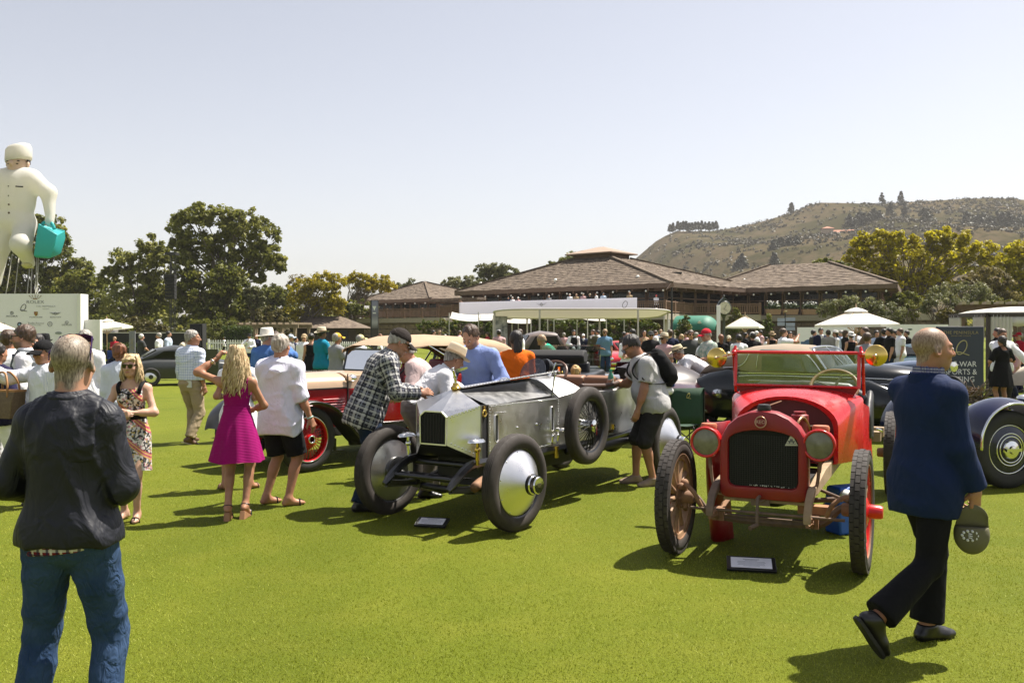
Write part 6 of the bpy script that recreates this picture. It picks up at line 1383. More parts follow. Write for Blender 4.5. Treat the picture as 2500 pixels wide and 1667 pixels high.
# ---- 7 man in white shirt and pale hat bending into the engine
h,rz=1.76,-pi/2+.35;F=Fig(h,girth=1.1,lean=.55,lean2=.80,headp=.05,pelvis=(0,-.12,.94),feet={-1:dict(x=-.10,y=.10),1:dict(x=.12,y=-.05)},arms={1:dict(to=(.18,.40,.95),pole=(.5,-.9,-.2),curl=.6),-1:dict(to=(-.12,.62,1.0),pole=(-.7,-.5,.3))})
p=make_body(F,'person',1,.012,True,'man in white shirt and straw coloured hat bending into the open bonnet',(XU(1040,9.9),9.9,0),rz)
shirt(F,p,WHITEC,'shirt',.018,1.9,.04,.011,.0055,True,.02,seed=16,sleeve_o=.022);trousers(F,p,GREYC,'trousers',.030,1.97,.09,.012,.005,.036);shoes(F,p,C_LEATHER)
hair_cap(F,p,H_GREY(),.007,.06,-.08,.008);brim_hat(F,p,mat('straw_hat_felt',(.56,.46,.33),.85,bump=.2),mat('tan_band',(.34,.25,.16),.8),.168,.125,tilt=.0,curl=.012)
# ---- 8 person in pink checked jacket behind
h,rz=1.76,pi/2-.1;F=Fig(h,girth=1.1,lean=.42,lean2=.62,headp=.2,pelvis=(0,-.1,.94),arms={-1:dict(to=(-.2,.35,1.0)),1:dict(to=(.2,.4,1.0))})
p=make_body(F,'person',1,.014,True,'stooping person in pink checked jacket behind the plaid shirted man',(XU(1042,11.1),11.1,0),rz,face=False);shirt(F,p,SEER,'jacket',.026,1.9,-.12,.013,.004,True,.02,True);trousers(F,p,cloth((.42,.45,.60),'pale_blue_trouser'),upto=1.96);hair_cap(F,p,H_GREY());shoes(F,p,C_LEATHER)
# ---- 9 man in blue shirt behind the bonnet
h,rz=1.90,pi-.42;F=Fig(h,girth=1.15,lean=.20,lean2=.34,headp=.38,shw=.205,arms={-1:dict(to=(-.24,.28,.98)),1:dict(to=(.22,.30,1.0))})
p=make_body(F,'person',0,.012,True,'dark haired man in bright blue shirt looking down into the silver car',(XU(1172,10.9),10.9,0),rz,stubble=.5);shirt(F,p,cloth((.22,.285,.55),'bright_blue_cotton',bump=.7),'shirt',.020,1.9,-.1,.012,.005,True,.02,seed=18);trousers(F,p,CHARC);shoes(F,p,C_LEATHER);hair_cap(F,p,H_BROWN(),.012,.058,-.07,.0065,.003)
# ---- 10 person in orange shirt
h,rz=1.78,.25;F=Fig(h,girth=1.05,lean=.06);p=make_body(F,'person',2,.013,True,'person in bright orange T-shirt with dark braided hair, back turned',(XU(1262,12.9),12.9,0),rz,face=False)
ORANGE=cloth((.72,.135,.008),'orange_jersey',bump=.5);shirt(F,p,ORANGE,'shirt',.022,.8,-.16,.013,.005,False,.02,seed=19);trousers(F,p,cloth((.45,.02,.02),'red_trouser'));shoes(F,p,C_LEATHER);hair_cap(F,p,H_DARK(),.018,.06,-.09,.008);locks(F,p,H_DARK(),20,4,(-.5,.5),.0,.2,.016,.006)
# ---- 11 man in grey T-shirt with backpack
h,rz=1.80,pi/2+.12;F=Fig(h,girth=1.2,belly=.075,lean=.16,lean2=.42,headp=.42,pelvis=(0,-.06,.94),feet={-1:dict(x=-.12,y=-.02,yaw=.2),1:dict(x=.10,y=.12,yaw=-.1)},arms={-1:dict(out=.05,fwd=.12,bend=.18,curl=.5),1:dict(to=(.13,.40,1.16),pole=(.8,-.6,-.8),hand=(-.5,.5,.3),palm=(-.6,-.6,0),curl=.8)})
gx=XU(1583,10.65);p=make_body(F,'person',1,.011,True,'man in grey T-shirt and charcoal shorts with backpack inspecting the silver car',(gx,10.65,0),rz,stubble=.6)
shirt(F,p,cloth((.48,.47,.465),'heather_grey_jersey',bump=.5),'shirt',.022,.72,-.10,.011,.0045,False,.014,seed=23,sleeve_o=.026);trousers(F,p,CHARC,'shorts',.030,1.02,.06,.011,.005,.045,seed=24)
for q,mm in((-1,mat('taupe_canvas',(.30,.22,.16),.8)),):shoes(F,p,mm,M_SOLE,o=.008)
hair_cap(F,p,H_DARK(),.013,.055,-.07,.006,.003);sunglasses(F,p)
sk_=F.sh[-1].lerp(F.el[-1],.55)+Vector((-.075,.01,.0));MB().tube(catmull([sk_+Vector((0,.05,.012)),sk_+Vector((-.002,.02,-.02)),sk_+Vector((-.002,-.04,.03))],4),[.002,.006,.009,.008,.006,.005,.004,.003,.002],5).build('tick_mark',BLACKC,p)
bk=thing('backpack','black backpack on the back of the man in grey T-shirt','backpack',(gx,10.65,0),rz);bc=F.chest-F.fwd*.21-F.d1*.04
S=Sdf();R=F.rot(F.d1);S.ell(bc,(.155,.105,.245),R,.03);S.ell(bc-F.fwd*.06-F.d1*.09,(.125,.08,.13),R,.04);S.ell(bc+F.d1*.03,(.15,.09,.19),R,.04);S.noise=(.004,22,3,(1,1,1));V,Q=S.mesh(.012);link_np('pack',V,Q,BLACKC,bk)
for q in(-1,1):MB().loft([[c+F.lat*.028,c+F.lat*.028+n_*.012,c-F.lat*.028+n_*.012,c-F.lat*.028]for c,n_ in[(Vector(v),(Vector(v)-F.chest).normalized())for v in catmull([bc+F.lat*q*.09+F.d1*.20,F.sh[q]-F.lat*q*.055+F.d1*.092,F.chest+F.lat*q*.125+F.fwd*.165+F.d1*.09,F.chest+F.lat*q*.185+F.fwd*.10-F.d1*.08,bc+F.lat*q*.13-F.d1*.16+F.fwd*.05],5)]]).build('strap',BLACKC,bk,60)
hb=F.wr[1]+F.hd[1]*.085+F.hn[1]*.035;bt=thing('water_bottle','green tinted clear bottle held by the man in grey T-shirt','bottle',(gx,10.65,0),rz);M_BOT=mat('green_bottle_plastic',(.05,.22,.13),.12,spec=.6)
MB().lathe([(0,-.11),(.032,-.11),(.034,-.09),(.034,.04),(.03,.06),(.014,.095),(.014,.11)],hb,n=18).build('bottle',M_BOT,bt,60);MB().cyl(hb+Vector((0,0,.11)),hb+Vector((0,0,.13)),.016,n=14).build('lid',mat('green_cap',(.02,.35,.2),.5),bt);MB().lathe([(.0348,-.06),(.0348,.015)],hb,n=18).build('label',mat('pale_label',(.5,.5,.45),.6),bt,60)
# ---- 12 bald man in blue blazer walking
h,rz=1.80,-pi/2+.34;F=Fig(h,girth=1.10,belly=.05,shw=.176,lean=.05,lean2=.04,headp=-.02,heady=-.34,feet={-1:dict(x=-.09,y=.10,yaw=.0),1:dict(x=.10,y=-.42,z=.150,yaw=-.1,pitch=.95)},knee={1:(.05,1,.1)},arms={1:dict(out=.10,fwd=.10,bend=.30,curl=.75,palm=(-.7,-.1,0),hand=(-.15,.05,-.95)),-1:dict(out=.02,fwd=.55,bend=.35)})
bx,by=XU(2258,5.15),5.15;p=make_body(F,'person',1,.011,True,'bald man in royal blue blazer and black trousers walking right, foreground',(bx,by,0),rz,stubble=.25,crop=(.045,-.005,.028,.75))
BLAZER=cloth((.0045,.015,.060),'royal_blue_wool',.8,.5,3.6,spec=.25);shirt(F,p,BLAZER,'blazer',.018,1.93,-.20,.010,.005,False,.014,seed=31,sleeve_o=.018,wfreq=14,neckline=.03)
S=Sdf();nd=(F.dn+F.d1).normalized();S.cone(F.neck-nd*.03-F.fwd*.005,F.neck+nd*.042-F.fwd*.012,.112,.094,.02,cap_b=True);S.cone(F.neck,F.neck+nd*.2,.090,.086,.01,sub=True);S.cut(F.neck+F.fwd*.06,F.fwd);garment(F,'lapel_collar',BLAZER,p,S,.008)
S=Sdf();S.cone(F.neck-nd*.01,F.neck+nd*.072,.088,.083,.02,cap_b=True);S.cone(F.neck-nd*.1,F.neck+nd*.2,.078,.076,.004,sub=True);V,Q=S.mesh(.007);o=link_np('shirt_collar',V,Q,GINGHAM,p);fab_attr(F,o,V)
trousers(F,p,cloth((.006,.006,.007),'black_wool',bump=.4),'trousers',.012,1.93,.03,.011,.003,.045,seed=33);shoes(F,p,C_LEATHER,mat('black_sole',(.012,.011,.01),.6),o=.010)
hc=F.wr[1]+F.hd[1]*.085+F.hn[1]*.02
ct=thing('cap','olive green cap with white round emblem held by the man in the blazer','cap',(bx,by,0),rz);M_OLV=mat('olive_cap_cotton',(.13,.12,.065),.85,var=.12,bump=.4,bscale=40,bdist=.004)
F2=Fig(1.75);D=F.lat*.80-F.fwd*.60;D=(D-Vector((0,0,1))*D.z).normalized()
ax=Vector((0,0,-1));sd=ax.cross(D).normalized();C0=hc+ax*.165-D*.0
S=Sdf();RR=[[sd[i],D[i],ax[i]]for i in range(3)];S.ell(C0,(.092,.075,.112),RR,.01);S.cut(C0-ax*.045,-ax);V,Q=S.mesh(.008);dome=link_np('dome',V,Q,M_OLV,ct)
gr=[[C0-ax*(.040+j*.033*cos(a*.8))+sd*sin(a)*(.088-.002*j)+D*(.022*cos(a)-.008+.012*j*(1-.4*cos(a)))for a in np.linspace(-1.3,1.3,11)]for j in range(5)]
MB().sheet(gr,.004).build('peak',M_OLV,ct,180)
em=MB();ec=C0-ax*.005+D*.077+sd*.02
for k in range(10):a=2*pi*k/10;q0=ec+sd*cos(a)*.038+ax*sin(a)*.026;em.ball(q0-D*(.010*abs(cos(a))),(.010,.004,.008))
for k in(-1,0,1):em.ball(ec+ax*.011*k,(.020-.004*abs(k),.004,.004))
em.build('emblem',M_WHITEINK,ct)
# ---- 13.. group at the left edge
h,rz=1.68,pi-.50;F=Fig(h,girth=1.1,headp=.12,heady=.1,arms={1:dict(to=lo(rz,h,-.62,-.02,1.43),pole=(0,.1,-1),hand=lo(rz,h,-1,0,0)),-1:dict(out=.12,fwd=.1)})
p=make_body(F,'person',1,.012,True,'man in black cap and pale striped shirt stretching one arm left',(XU(112,9.4),9.4,0),rz,stubble=.1);shirt(F,p,STRIPE,'shirt',.020,1.95,-.05,.012,.005,True,.016,True,seed=41);trousers(F,p,cloth((.10,.10,.07),'olive_trouser'));shoes(F,p,C_LEATHER);hair_cap(F,p,H_DARK(),.006);cap(F,p,BLACKC,tilt=0)
h,rz=1.84,pi/2+.25;F=Fig(h,girth=1.1,headp=.05);p=make_body(F,'person',0,.012,True,'bearded man in sunglasses, waistcoat and tie facing left',(XU(62,10.4),10.4,0),rz,stubble=.9)
shirt(F,p,WHITEC,'shirt',.012,1.95,-.05,.013,.004,True,.01);shirt(F,p,cloth((.09,.10,.11),'grey_waistcoat'),'waistcoat',.022,0,-.04,.013,.002,False);trousers(F,p,cloth((.16,.16,.17),'grey_trouser'));shoes(F,p,C_LEATHER);hair_cap(F,p,H_BROWN(),.020,.055,-.07);sunglasses(F,p)
MB().prism([F.neck+F.fwd*.105+F.lat*a-F.d1*b for a,b in((-.02,.02),(.02,.02),(.035,.30),(0,.36),(-.035,.30))],F.fwd*.03).build('tie',cloth((.02,.02,.09),'navy_tie'),p)
h,rz=1.80,.2;F=Fig(h,girth=1.12);p=make_body(F,'person',1,.013,True,'brown haired man in white shirt, back turned, sunglasses pushed up',(XU(20,11.2),11.2,0),rz,face=False);shirt(F,p,WHITEC,'shirt',.02,1.9,-.02,.012,.005,True,.016,seed=44);trousers(F,p,DENIMD);shoes(F,p,C_LEATHER);hair_cap(F,p,H_BROWN(),.010,.06,-.08,.007,.002);sunglasses(F,p,up=True)
h,rz=1.66,-.35;F=Fig(h,fem=True,girth=1.1,arms={1:dict(to=(.22,.20,1.02),pole=(.6,-1,-.3),hand=(.1,.6,-.5)),-1:dict(out=.1)});wx,wy=XU(-8,9.9),9.9;p=make_body(F,'person',1,.012,True,'woman in navy top and white trousers carrying a brown handbag',(wx,wy,0),rz,face=False);shirt(F,p,cloth((.016,.014,.045),'navy_knit'),'top',.02,1.6,-.12,.012,.004,False,.02);trousers(F,p,WHITEC,oc=.02);shoes(F,p,mat('coral_shoe',(.5,.08,.05),.6));hair_cap(F,p,H_DARK(),.014,.06,-.10)
bg=thing('handbag','brown patterned tote bag with tan leather trim and handles','handbag',(XU(12,9.35),9.35,ZV(1020,9.35)),radians(-20));M_BAG=plaid('brown_canvas_print',(.10,.060,.038),[(0,.05,.012,0,(.17,.11,.06),.5)]);M_BAG=mat('brown_monogram_canvas',(.085,.050,.032),.6,col2=(.16,.105,.06),vscale=42)
MB().loft([[(sx*.155,sy*.075,0)for sx,sy in((-1,-1),(1,-1),(1,1),(-1,1))],[(sx*.19,sy*.085,.18)for sx,sy in((-1,-1),(1,-1),(1,1),(-1,1))],[(sx*.215,sy*.07,.29)for sx,sy in((-1,-1),(1,-1),(1,1),(-1,1))]]).build('body',M_BAG,bg,30,.008);M_TRIM=mat('tan_leather_trim',(.34,.16,.055),.5)
MB().loft([[(sx*.218,sy*.073,z)for sx,sy in((-1,-1),(1,-1),(1,1),(-1,1))]for z in(.275,.295)]).build('rim',M_TRIM,bg)
for y in(-.075,.075):MB().tube(catmull([(-.12,y,.22),(-.11,y*.9,.38),(-.03,y*.5,.47),(.05,y*.5,.46),(.11,y*.9,.36),(.12,y,.22)],5),.011,8).build('handle',M_TRIM,bg,180)
h,rz=1.62,.3;F=Fig(h,fem=True,girth=1.0);p=make_body(F,'person',1,.013,True,'woman with curly auburn hair and white blouse behind the blond woman',(XU(292,11.6),11.6,0),rz,face=False);shirt(F,p,cloth((.62,.66,.74),'pale_blue_linen'),'blouse',.022,1.7,-.15,.012,.005,True,.02);trousers(F,p,CHARC);shoes(F,p,C_LEATHER);hair_cap(F,p,H_RED(),.026,.07,-.09,.007,.006,fr=70)
h,rz=1.80,.1;F=Fig(h,girth=1.1);p=make_body(F,'person',1,.014,True,'white shirted man with purple lanyard behind the dark jacket',(XU(208,12.5),12.5,0),rz,face=False);shirt(F,p,WHITEC,'shirt',.02,1.9,-.1,.013,.004,True,.015);trousers(F,p,DENIMD);shoes(F,p,C_LEATHER);hair_cap(F,p,H_GREY(),.010,.06,-.08)
MB().ring(F.neck+F.d1*.02,F.d1+F.fwd*.4,.088,.010,24,6).build('lanyard',cloth((.07,.012,.2),'purple_ribbon'),p)
h,rz=1.72,.5;F=Fig(h,fem=True);p=make_body(F,'person',0,.014,True,'bare shouldered woman in black hat beside the man in cap',(XU(108,14),14,0),rz,face=False);shirt(F,p,BLACKC,'dress',.012,0,-.3,.014,.002,False,.02,neckline=-.1);hair_cap(F,p,H_SAND(),.012,.06,-.12);brim_hat(F,p,BLACKC,None,.13,.12);shoes(F,p,C_LEATHER)
h,rz=1.74,pi;F=Fig(h,fem=True);p=make_body(F,'person',1,.014,True,'dark haired woman half hidden behind the bearded man',(XU(91,13),13,0),rz);shirt(F,p,BLACKC,'top',.016,.7,-.1,.014,.003,False);trousers(F,p,CHARC);hair_cap(F,p,H_DARK(),.02,.05,-.13);shoes(F,p,C_LEATHER)
# ---- man in white hat and blue shirt with companion
h,rz=1.80,-.3;F=Fig(h,girth=1.12,headp=.05,heady=-.5,arms={1:dict(to=(.18,.25,1.5),pole=(1,0,-.6)),-1:dict(out=.2,bend=.7,fwd=.1)});p=make_body(F,'person',0,.013,True,'man in white brimmed hat and blue shirt behind the lilac shirt',(XU(650,15),15,0),rz,face=False);shirt(F,p,cloth((.075,.17,.42),'mid_blue_cotton'),'shirt',.022,1.9,-.1,.012,.005,True,.02);trousers(F,p,CHARC);shoes(F,p,C_LEATHER);hair_cap(F,p,H_GREY(),.007);brim_hat(F,p,mat('white_straw',(.70,.67,.60),.8),None,.165,.125,curl=.006)
h,rz=1.78,.6;F=Fig(h);p=make_body(F,'person',1,.014,True,'man in dark jacket standing beside the white brimmed hat',(XU(672,15.8),15.8,0),rz,face=False);shirt(F,p,BLACKC,'jacket',.026,1.9,-.12,.013,.004,True,.015);trousers(F,p,CHARC);shoes(F,p,C_LEATHER);hair_cap(F,p,H_BROWN())
# ---- boy beyond the silver car and driver's friends
h,rz=1.28,-.4;F=Fig(h,girth=.9,arms={});p=make_body(F,'person',0,.012,True,'blond child in blue top beyond the tail of the silver car',(XU(1406,13.2),13.2,0),rz,face=False);shirt(F,p,cloth((.02,.10,.42),'royal_blue_jersey'),'top',.018,.8,-.1,.011,.003,False,.01);trousers(F,p,CHARC);shoes(F,p,C_LEATHER);hair_cap(F,p,hair_mat('golden_hair',(.30,.16,.05),(.62,.42,.16)),.020,.055,-.09,.007,.004)
# ---- couple embracing beside the navy sign
h,rz=1.68,.1;F=Fig(h,fem=True,girth=1.05,arms={-1:dict(to=(-.15,.25,1.2)),1:dict(to=(.18,.25,1.25))});p=make_body(F,'person',1,.013,True,'dark haired woman in short black dress embracing a man by the tent',(XU(2447,20.5),20.5,0),rz,face=False);K=F.k;shirt(F,p,BLACKC,'dress',.020,.9,.0,.013,.003,False,.02,neckline=-.05);skirt(F,[(z*K,rx*K,ry*K,0)for z,rx,ry in((1.2,.15,.12),(1.0,.20,.17),(.8,.25,.21),(.58,.29,.25))],8,.03).build('skirt',BLACKC,p,180);hair_cap(F,p,H_DARK(),.02,.06,-.1,extra=lambda S,T,K_,RR:S.cone(T(0,-.11,.0),T(0,-.12,-.10),.045*K_,.035*K_,.02));shoes(F,p,C_BRLEATHER)
h,rz=1.84,pi-.1;F=Fig(h,girth=1.1,headp=.15,arms={-1:dict(to=lo(rz,1.84,.55,-.30,.95),pole=(-1,0,0)),1:dict(to=lo(rz,1.84,-.15,-.45,1.2))});p=make_body(F,'person',1,.013,True,'man in white shirt with his arm round the woman in black',(XU(2446,21),21.0,0),rz);shirt(F,p,WHITEC,'shirt',.022,1.9,-.1,.013,.005,True,.02);trousers(F,p,CHARC);shoes(F,p,C_LEATHER);hair_cap(F,p,H_BROWN(),.014)
# ---- man bending with brown striped hat, man in aloha shirt
ALOHA=mat('floral_shirt_print',(.10,.24,.20),.8,col2=(.62,.58,.50),vscale=14,bump=.4,bscale=10)
h,rz=1.84,pi/2+.3;F=Fig(h,girth=1.15,headp=.3,arms={-1:dict(to=(-.1,.32,1.12),pole=(-1,-.5,-.6)),1:dict(to=(.1,.32,1.15))});p=make_body(F,'person',0,.013,True,'man in red cap and green floral shirt looking at a tablet',(XU(1729,19.5),19.5,0),rz);shirt(F,p,ALOHA,'shirt',.024,.85,-.16,.013,.005,True,.02);trousers(F,p,BLACKC);shoes(F,p,C_LEATHER);hair_cap(F,p,H_GREY(),.006);cap(F,p,cloth((.45,.016,.03),'red_cap'))
h,rz=1.80,pi/2+.1;F=Fig(h,girth=1.1,lean=.85,lean2=1.15,headp=-.1,pelvis=(0,-.2,.93),arms={-1:dict(to=(-.15,.55,.95)),1:dict(to=(.15,.6,.95))});p=make_body(F,'person',1,.013,True,'man in white shirt and banded straw hat bent over an engine',(XU(1700,18.2),18.2,0),rz);shirt(F,p,WHITEC,'shirt',.02,1.9,.02,.013,.005,True,.02);trousers(F,p,cloth((.20,.17,.10),'tan_twill'),o=.03);shoes(F,p,C_LEATHER);hair_cap(F,p,H_GREY(),.006);brim_hat(F,p,mat('straw_weave',(.50,.42,.27),.85,bump=.3),BLACKC,.17,.11)
# ================================================================== THE CROWD: one posed figure of each kind, copied with its parts
PAL=dict(w=(.82,.81,.82),k=(.010,.010,.011),n=(.014,.018,.045),g=(.26,.26,.27),dg=(.05,.052,.052),lb=(.52,.60,.74),b=(.06,.14,.34),jb=(.020,.038,.085),kh=(.33,.27,.18),ol=(.07,.068,.04),r=(.36,.014,.03),p=(.55,.34,.34),mint=(.02,.42,.27),teal=(.010,.20,.31),tan=(.38,.28,.17),y=(.62,.36,.04),py=(.60,.54,.28),cr=(.55,.48,.36),br=(.14,.085,.05),or_=(.45,.16,.04),bt=(.12,.22,.33),wh=(.72,.71,.69))
def pm(c):return cloth(PAL[c],'crowd_cloth_'+c,bump=.4)
HM=dict(g=H_GREY,w=H_WHITE,b=H_BROWN,d=H_DARK,l=H_BLOND,r=H_RED,s=H_SAND)
TPL={}
def tpl(key,F,sleeve=1.9,hem=-.10,legs='long',fem_hair=0,dress=False,jacket=False,vest=False):
 p=make_body(F,'person',0,.022,False,None,(0,-900,0),0);d={}
 if dress:
  shirt(F,p,pm('k'),'dress',.012,sleeve,.0,.020,.0,False,.01,neckline=-.03);skirt(F,[(1.12,.15,.12,0),(1.0,.19,.16,0),(.8,.20,.17,0),(.56,.20,.18,0)],7,.02,28).build('skirt',pm('k'),p,180)
 else:
  shirt(F,p,pm('w'),'shirt',.020,sleeve,hem,.020,.003,True,.014)
  if jacket:j=shirt(F,p,pm('n'),'jacket',.034,1.92,-.16,.020,.003,False,.012,neckline=-.01);
  if vest:shirt(F,p,pm('k'),'waistcoat',.030,0,-.04,.020,.0,False,neckline=-.06)
  trousers(F,p,pm('n'),'shorts' if legs=='short' else 'trousers',.018 if legs=='long' else .03,1.96 if legs=='long' else .92,.08,.020,.002,.028)
 shoes(F,p,C_LEATHER,None,.018)
 ex=(lambda S,T,K,RR:[S.cone(T(0,-.06,.02),T(0,-.075,-.16),.07*K,.055*K,.03)])if fem_hair==1 else((lambda S,T,K,RR:S.ell(T(0,-.10,.05),.045*K,None,.02))if fem_hair==2 else None)
 hair_cap(F,p,H_BROWN(),.014,.058,-.08,.014,0,extra=ex)
 if jacket:MB().prism([F.neck+F.fwd*.10+F.lat*a-F.d1*b for a,b in((-.05,-.01),(.05,-.01),(.025,.28),(-.025,.28))],F.fwd*.055).build('shirt_front',pm('w'),p)
 cap(F,p,pm('wh'),name='cap');brim_hat(F,p,pm('cr'),pm('br'),.16,.115,name='brimmed_hat');sunglasses(F,p)
 TPL[key]=p;return p
HG=dict(bend=.25)
tpl('m',Fig(1.75,girth=1.08,arms={-1:HG,1:HG}));tpl('ms',Fig(1.75,girth=1.1),.75,legs='short');tpl('mt',Fig(1.75,girth=1.12,arms={1:dict(to=(.10,.24,1.10),pole=(1,-.3,-.6))}),.75)
tpl('mx',Fig(1.75,girth=1.1,arms={-1:dict(to=(.10,.20,1.18),pole=(-1,-.1,-.7)),1:dict(to=(-.10,.21,1.16),pole=(1,-.1,-.7))}),1.5)
tpl('mp',Fig(1.75,girth=1.1,heady=0,arms={-1:dict(to=(-.06,.40,1.55),pole=(-1,.2,-.9)),1:dict(to=(.06,.40,1.55),pole=(1,.2,-.9))}),.8)
tpl('mh',Fig(1.75,girth=1.1,headp=.15,arms={1:dict(to=(.08,.16,1.42),pole=(1,-.1,-.8)),-1:dict(to=(-.05,.2,1.1),pole=(-1,0,-.7))}))
tpl('mw',Fig(1.75,girth=1.05,feet={-1:dict(x=-.08,y=.28,z=.0),1:dict(x=.08,y=-.30,z=.06,pitch=.5)},arms={-1:dict(fwd=-.3,out=.1),1:dict(fwd=.35,out=.1,bend=.4)}))
tpl('ml',Fig(1.75,girth=1.12,lean=.35,lean2=.6,headp=.3,pelvis=(0,-.08,.94),arms={-1:dict(to=(-.15,.45,.95)),1:dict(to=(.15,.45,.95))}),.8)
tpl('mj',Fig(1.75,girth=1.1,arms={-1:dict(to=(-.16,.15,.98),pole=(-1,-.4,0))}),1.9,jacket=True);tpl('mv',Fig(1.75,girth=1.02,arms={1:dict(to=(.1,.25,1.1),pole=(1,-.3,-.6))}),vest=True)
tpl('fd',Fig(1.68,fem=True,arms={1:dict(to=(.18,.26,1.22),pole=(1,-.4,-.8)),-1:dict(out=.15)}),0,dress=True,fem_hair=2);tpl('fl',Fig(1.66,fem=True,girth=1.02),1.4,-.12,fem_hair=1)
tpl('fx',Fig(1.66,fem=True,girth=1.05,arms={-1:dict(to=(.05,.22,1.1),pole=(-1,-.2,-.6)),1:dict(to=(-.02,.24,1.12),pole=(1,-.2,-.6))}),1.2,-.14,fem_hair=1)
tpl('st',Fig(1.75,girth=1.1,pelvis=(0,-.02,.50),feet={-1:dict(x=-.12,y=.45),1:dict(x=.12,y=.42)},knee={-1:(0,1,1),1:(0,1,1)},arms={-1:dict(to=(-.12,.35,.66)),1:dict(to=(.12,.35,.66))}))
TH=dict(fd=1.68,fl=1.66,fx=1.66,st=1.33)
FAC=dict(A=0.0,B=pi,L=pi/2,R=-pi/2)
def crowd(key,u,vt,Y,face,top,bot,hair,label,hat=None,tone=0,glasses=False,z0=0.0,jit=0.0,height=None):
 src=TPL[key];r=src.copy();COL.objects.link(r);hgt=(EYE-(vt-V0)/FPX*Y-z0)if height is None else height
 s=hgt/(TH.get(key,1.75)*(1.055 if hat else 1.02));r.location=(XU(u,Y),Y,z0);r.scale=(s,)*3;r.rotation_euler=(0,0,sum(FAC[c]for c in face)/len(face)if face not in('BR','RB')else-pi*.75);r['label']=label;r['category']='person';r['group']='show visitors in the crowd'
 if face=='BR':r.rotation_euler[2]=-pi*.75
 for slot in r.material_slots:slot.link='OBJECT';slot.material=skin(tone)
 for ch in src.children:
  n=ch.name.split('.')[0]
  if n in('cap','brimmed_hat')and n!=(hat[0]if hat else ''):continue
  if n=='sunglasses' and not glasses:continue
  if n=='hair' and hair is None:continue
  c=ch.copy();COL.objects.link(c);c.parent=r;mm=None
  if n in('shirt','dress','skirt')and key!='mj' and key!='mv':mm=pm(top)
  elif n in('jacket',):mm=pm(top)
  elif n in('trousers','shorts'):mm=pm(bot)
  elif n=='hair':mm=HM[hair]()
  elif n in('cap','brimmed_hat'):mm=pm(hat[1])
  if mm is not None:
   for slot in c.material_slots:slot.link='OBJECT';slot.material=mm
  for g in ch.children:
   e=g.copy();COL.objects.link(e);e.parent=c
   if n=='cap' and mm is not None:e.material_slots[0].link='OBJECT';e.material_slots[0].material=mm
 return r
CP,BH='cap','brimmed_hat'
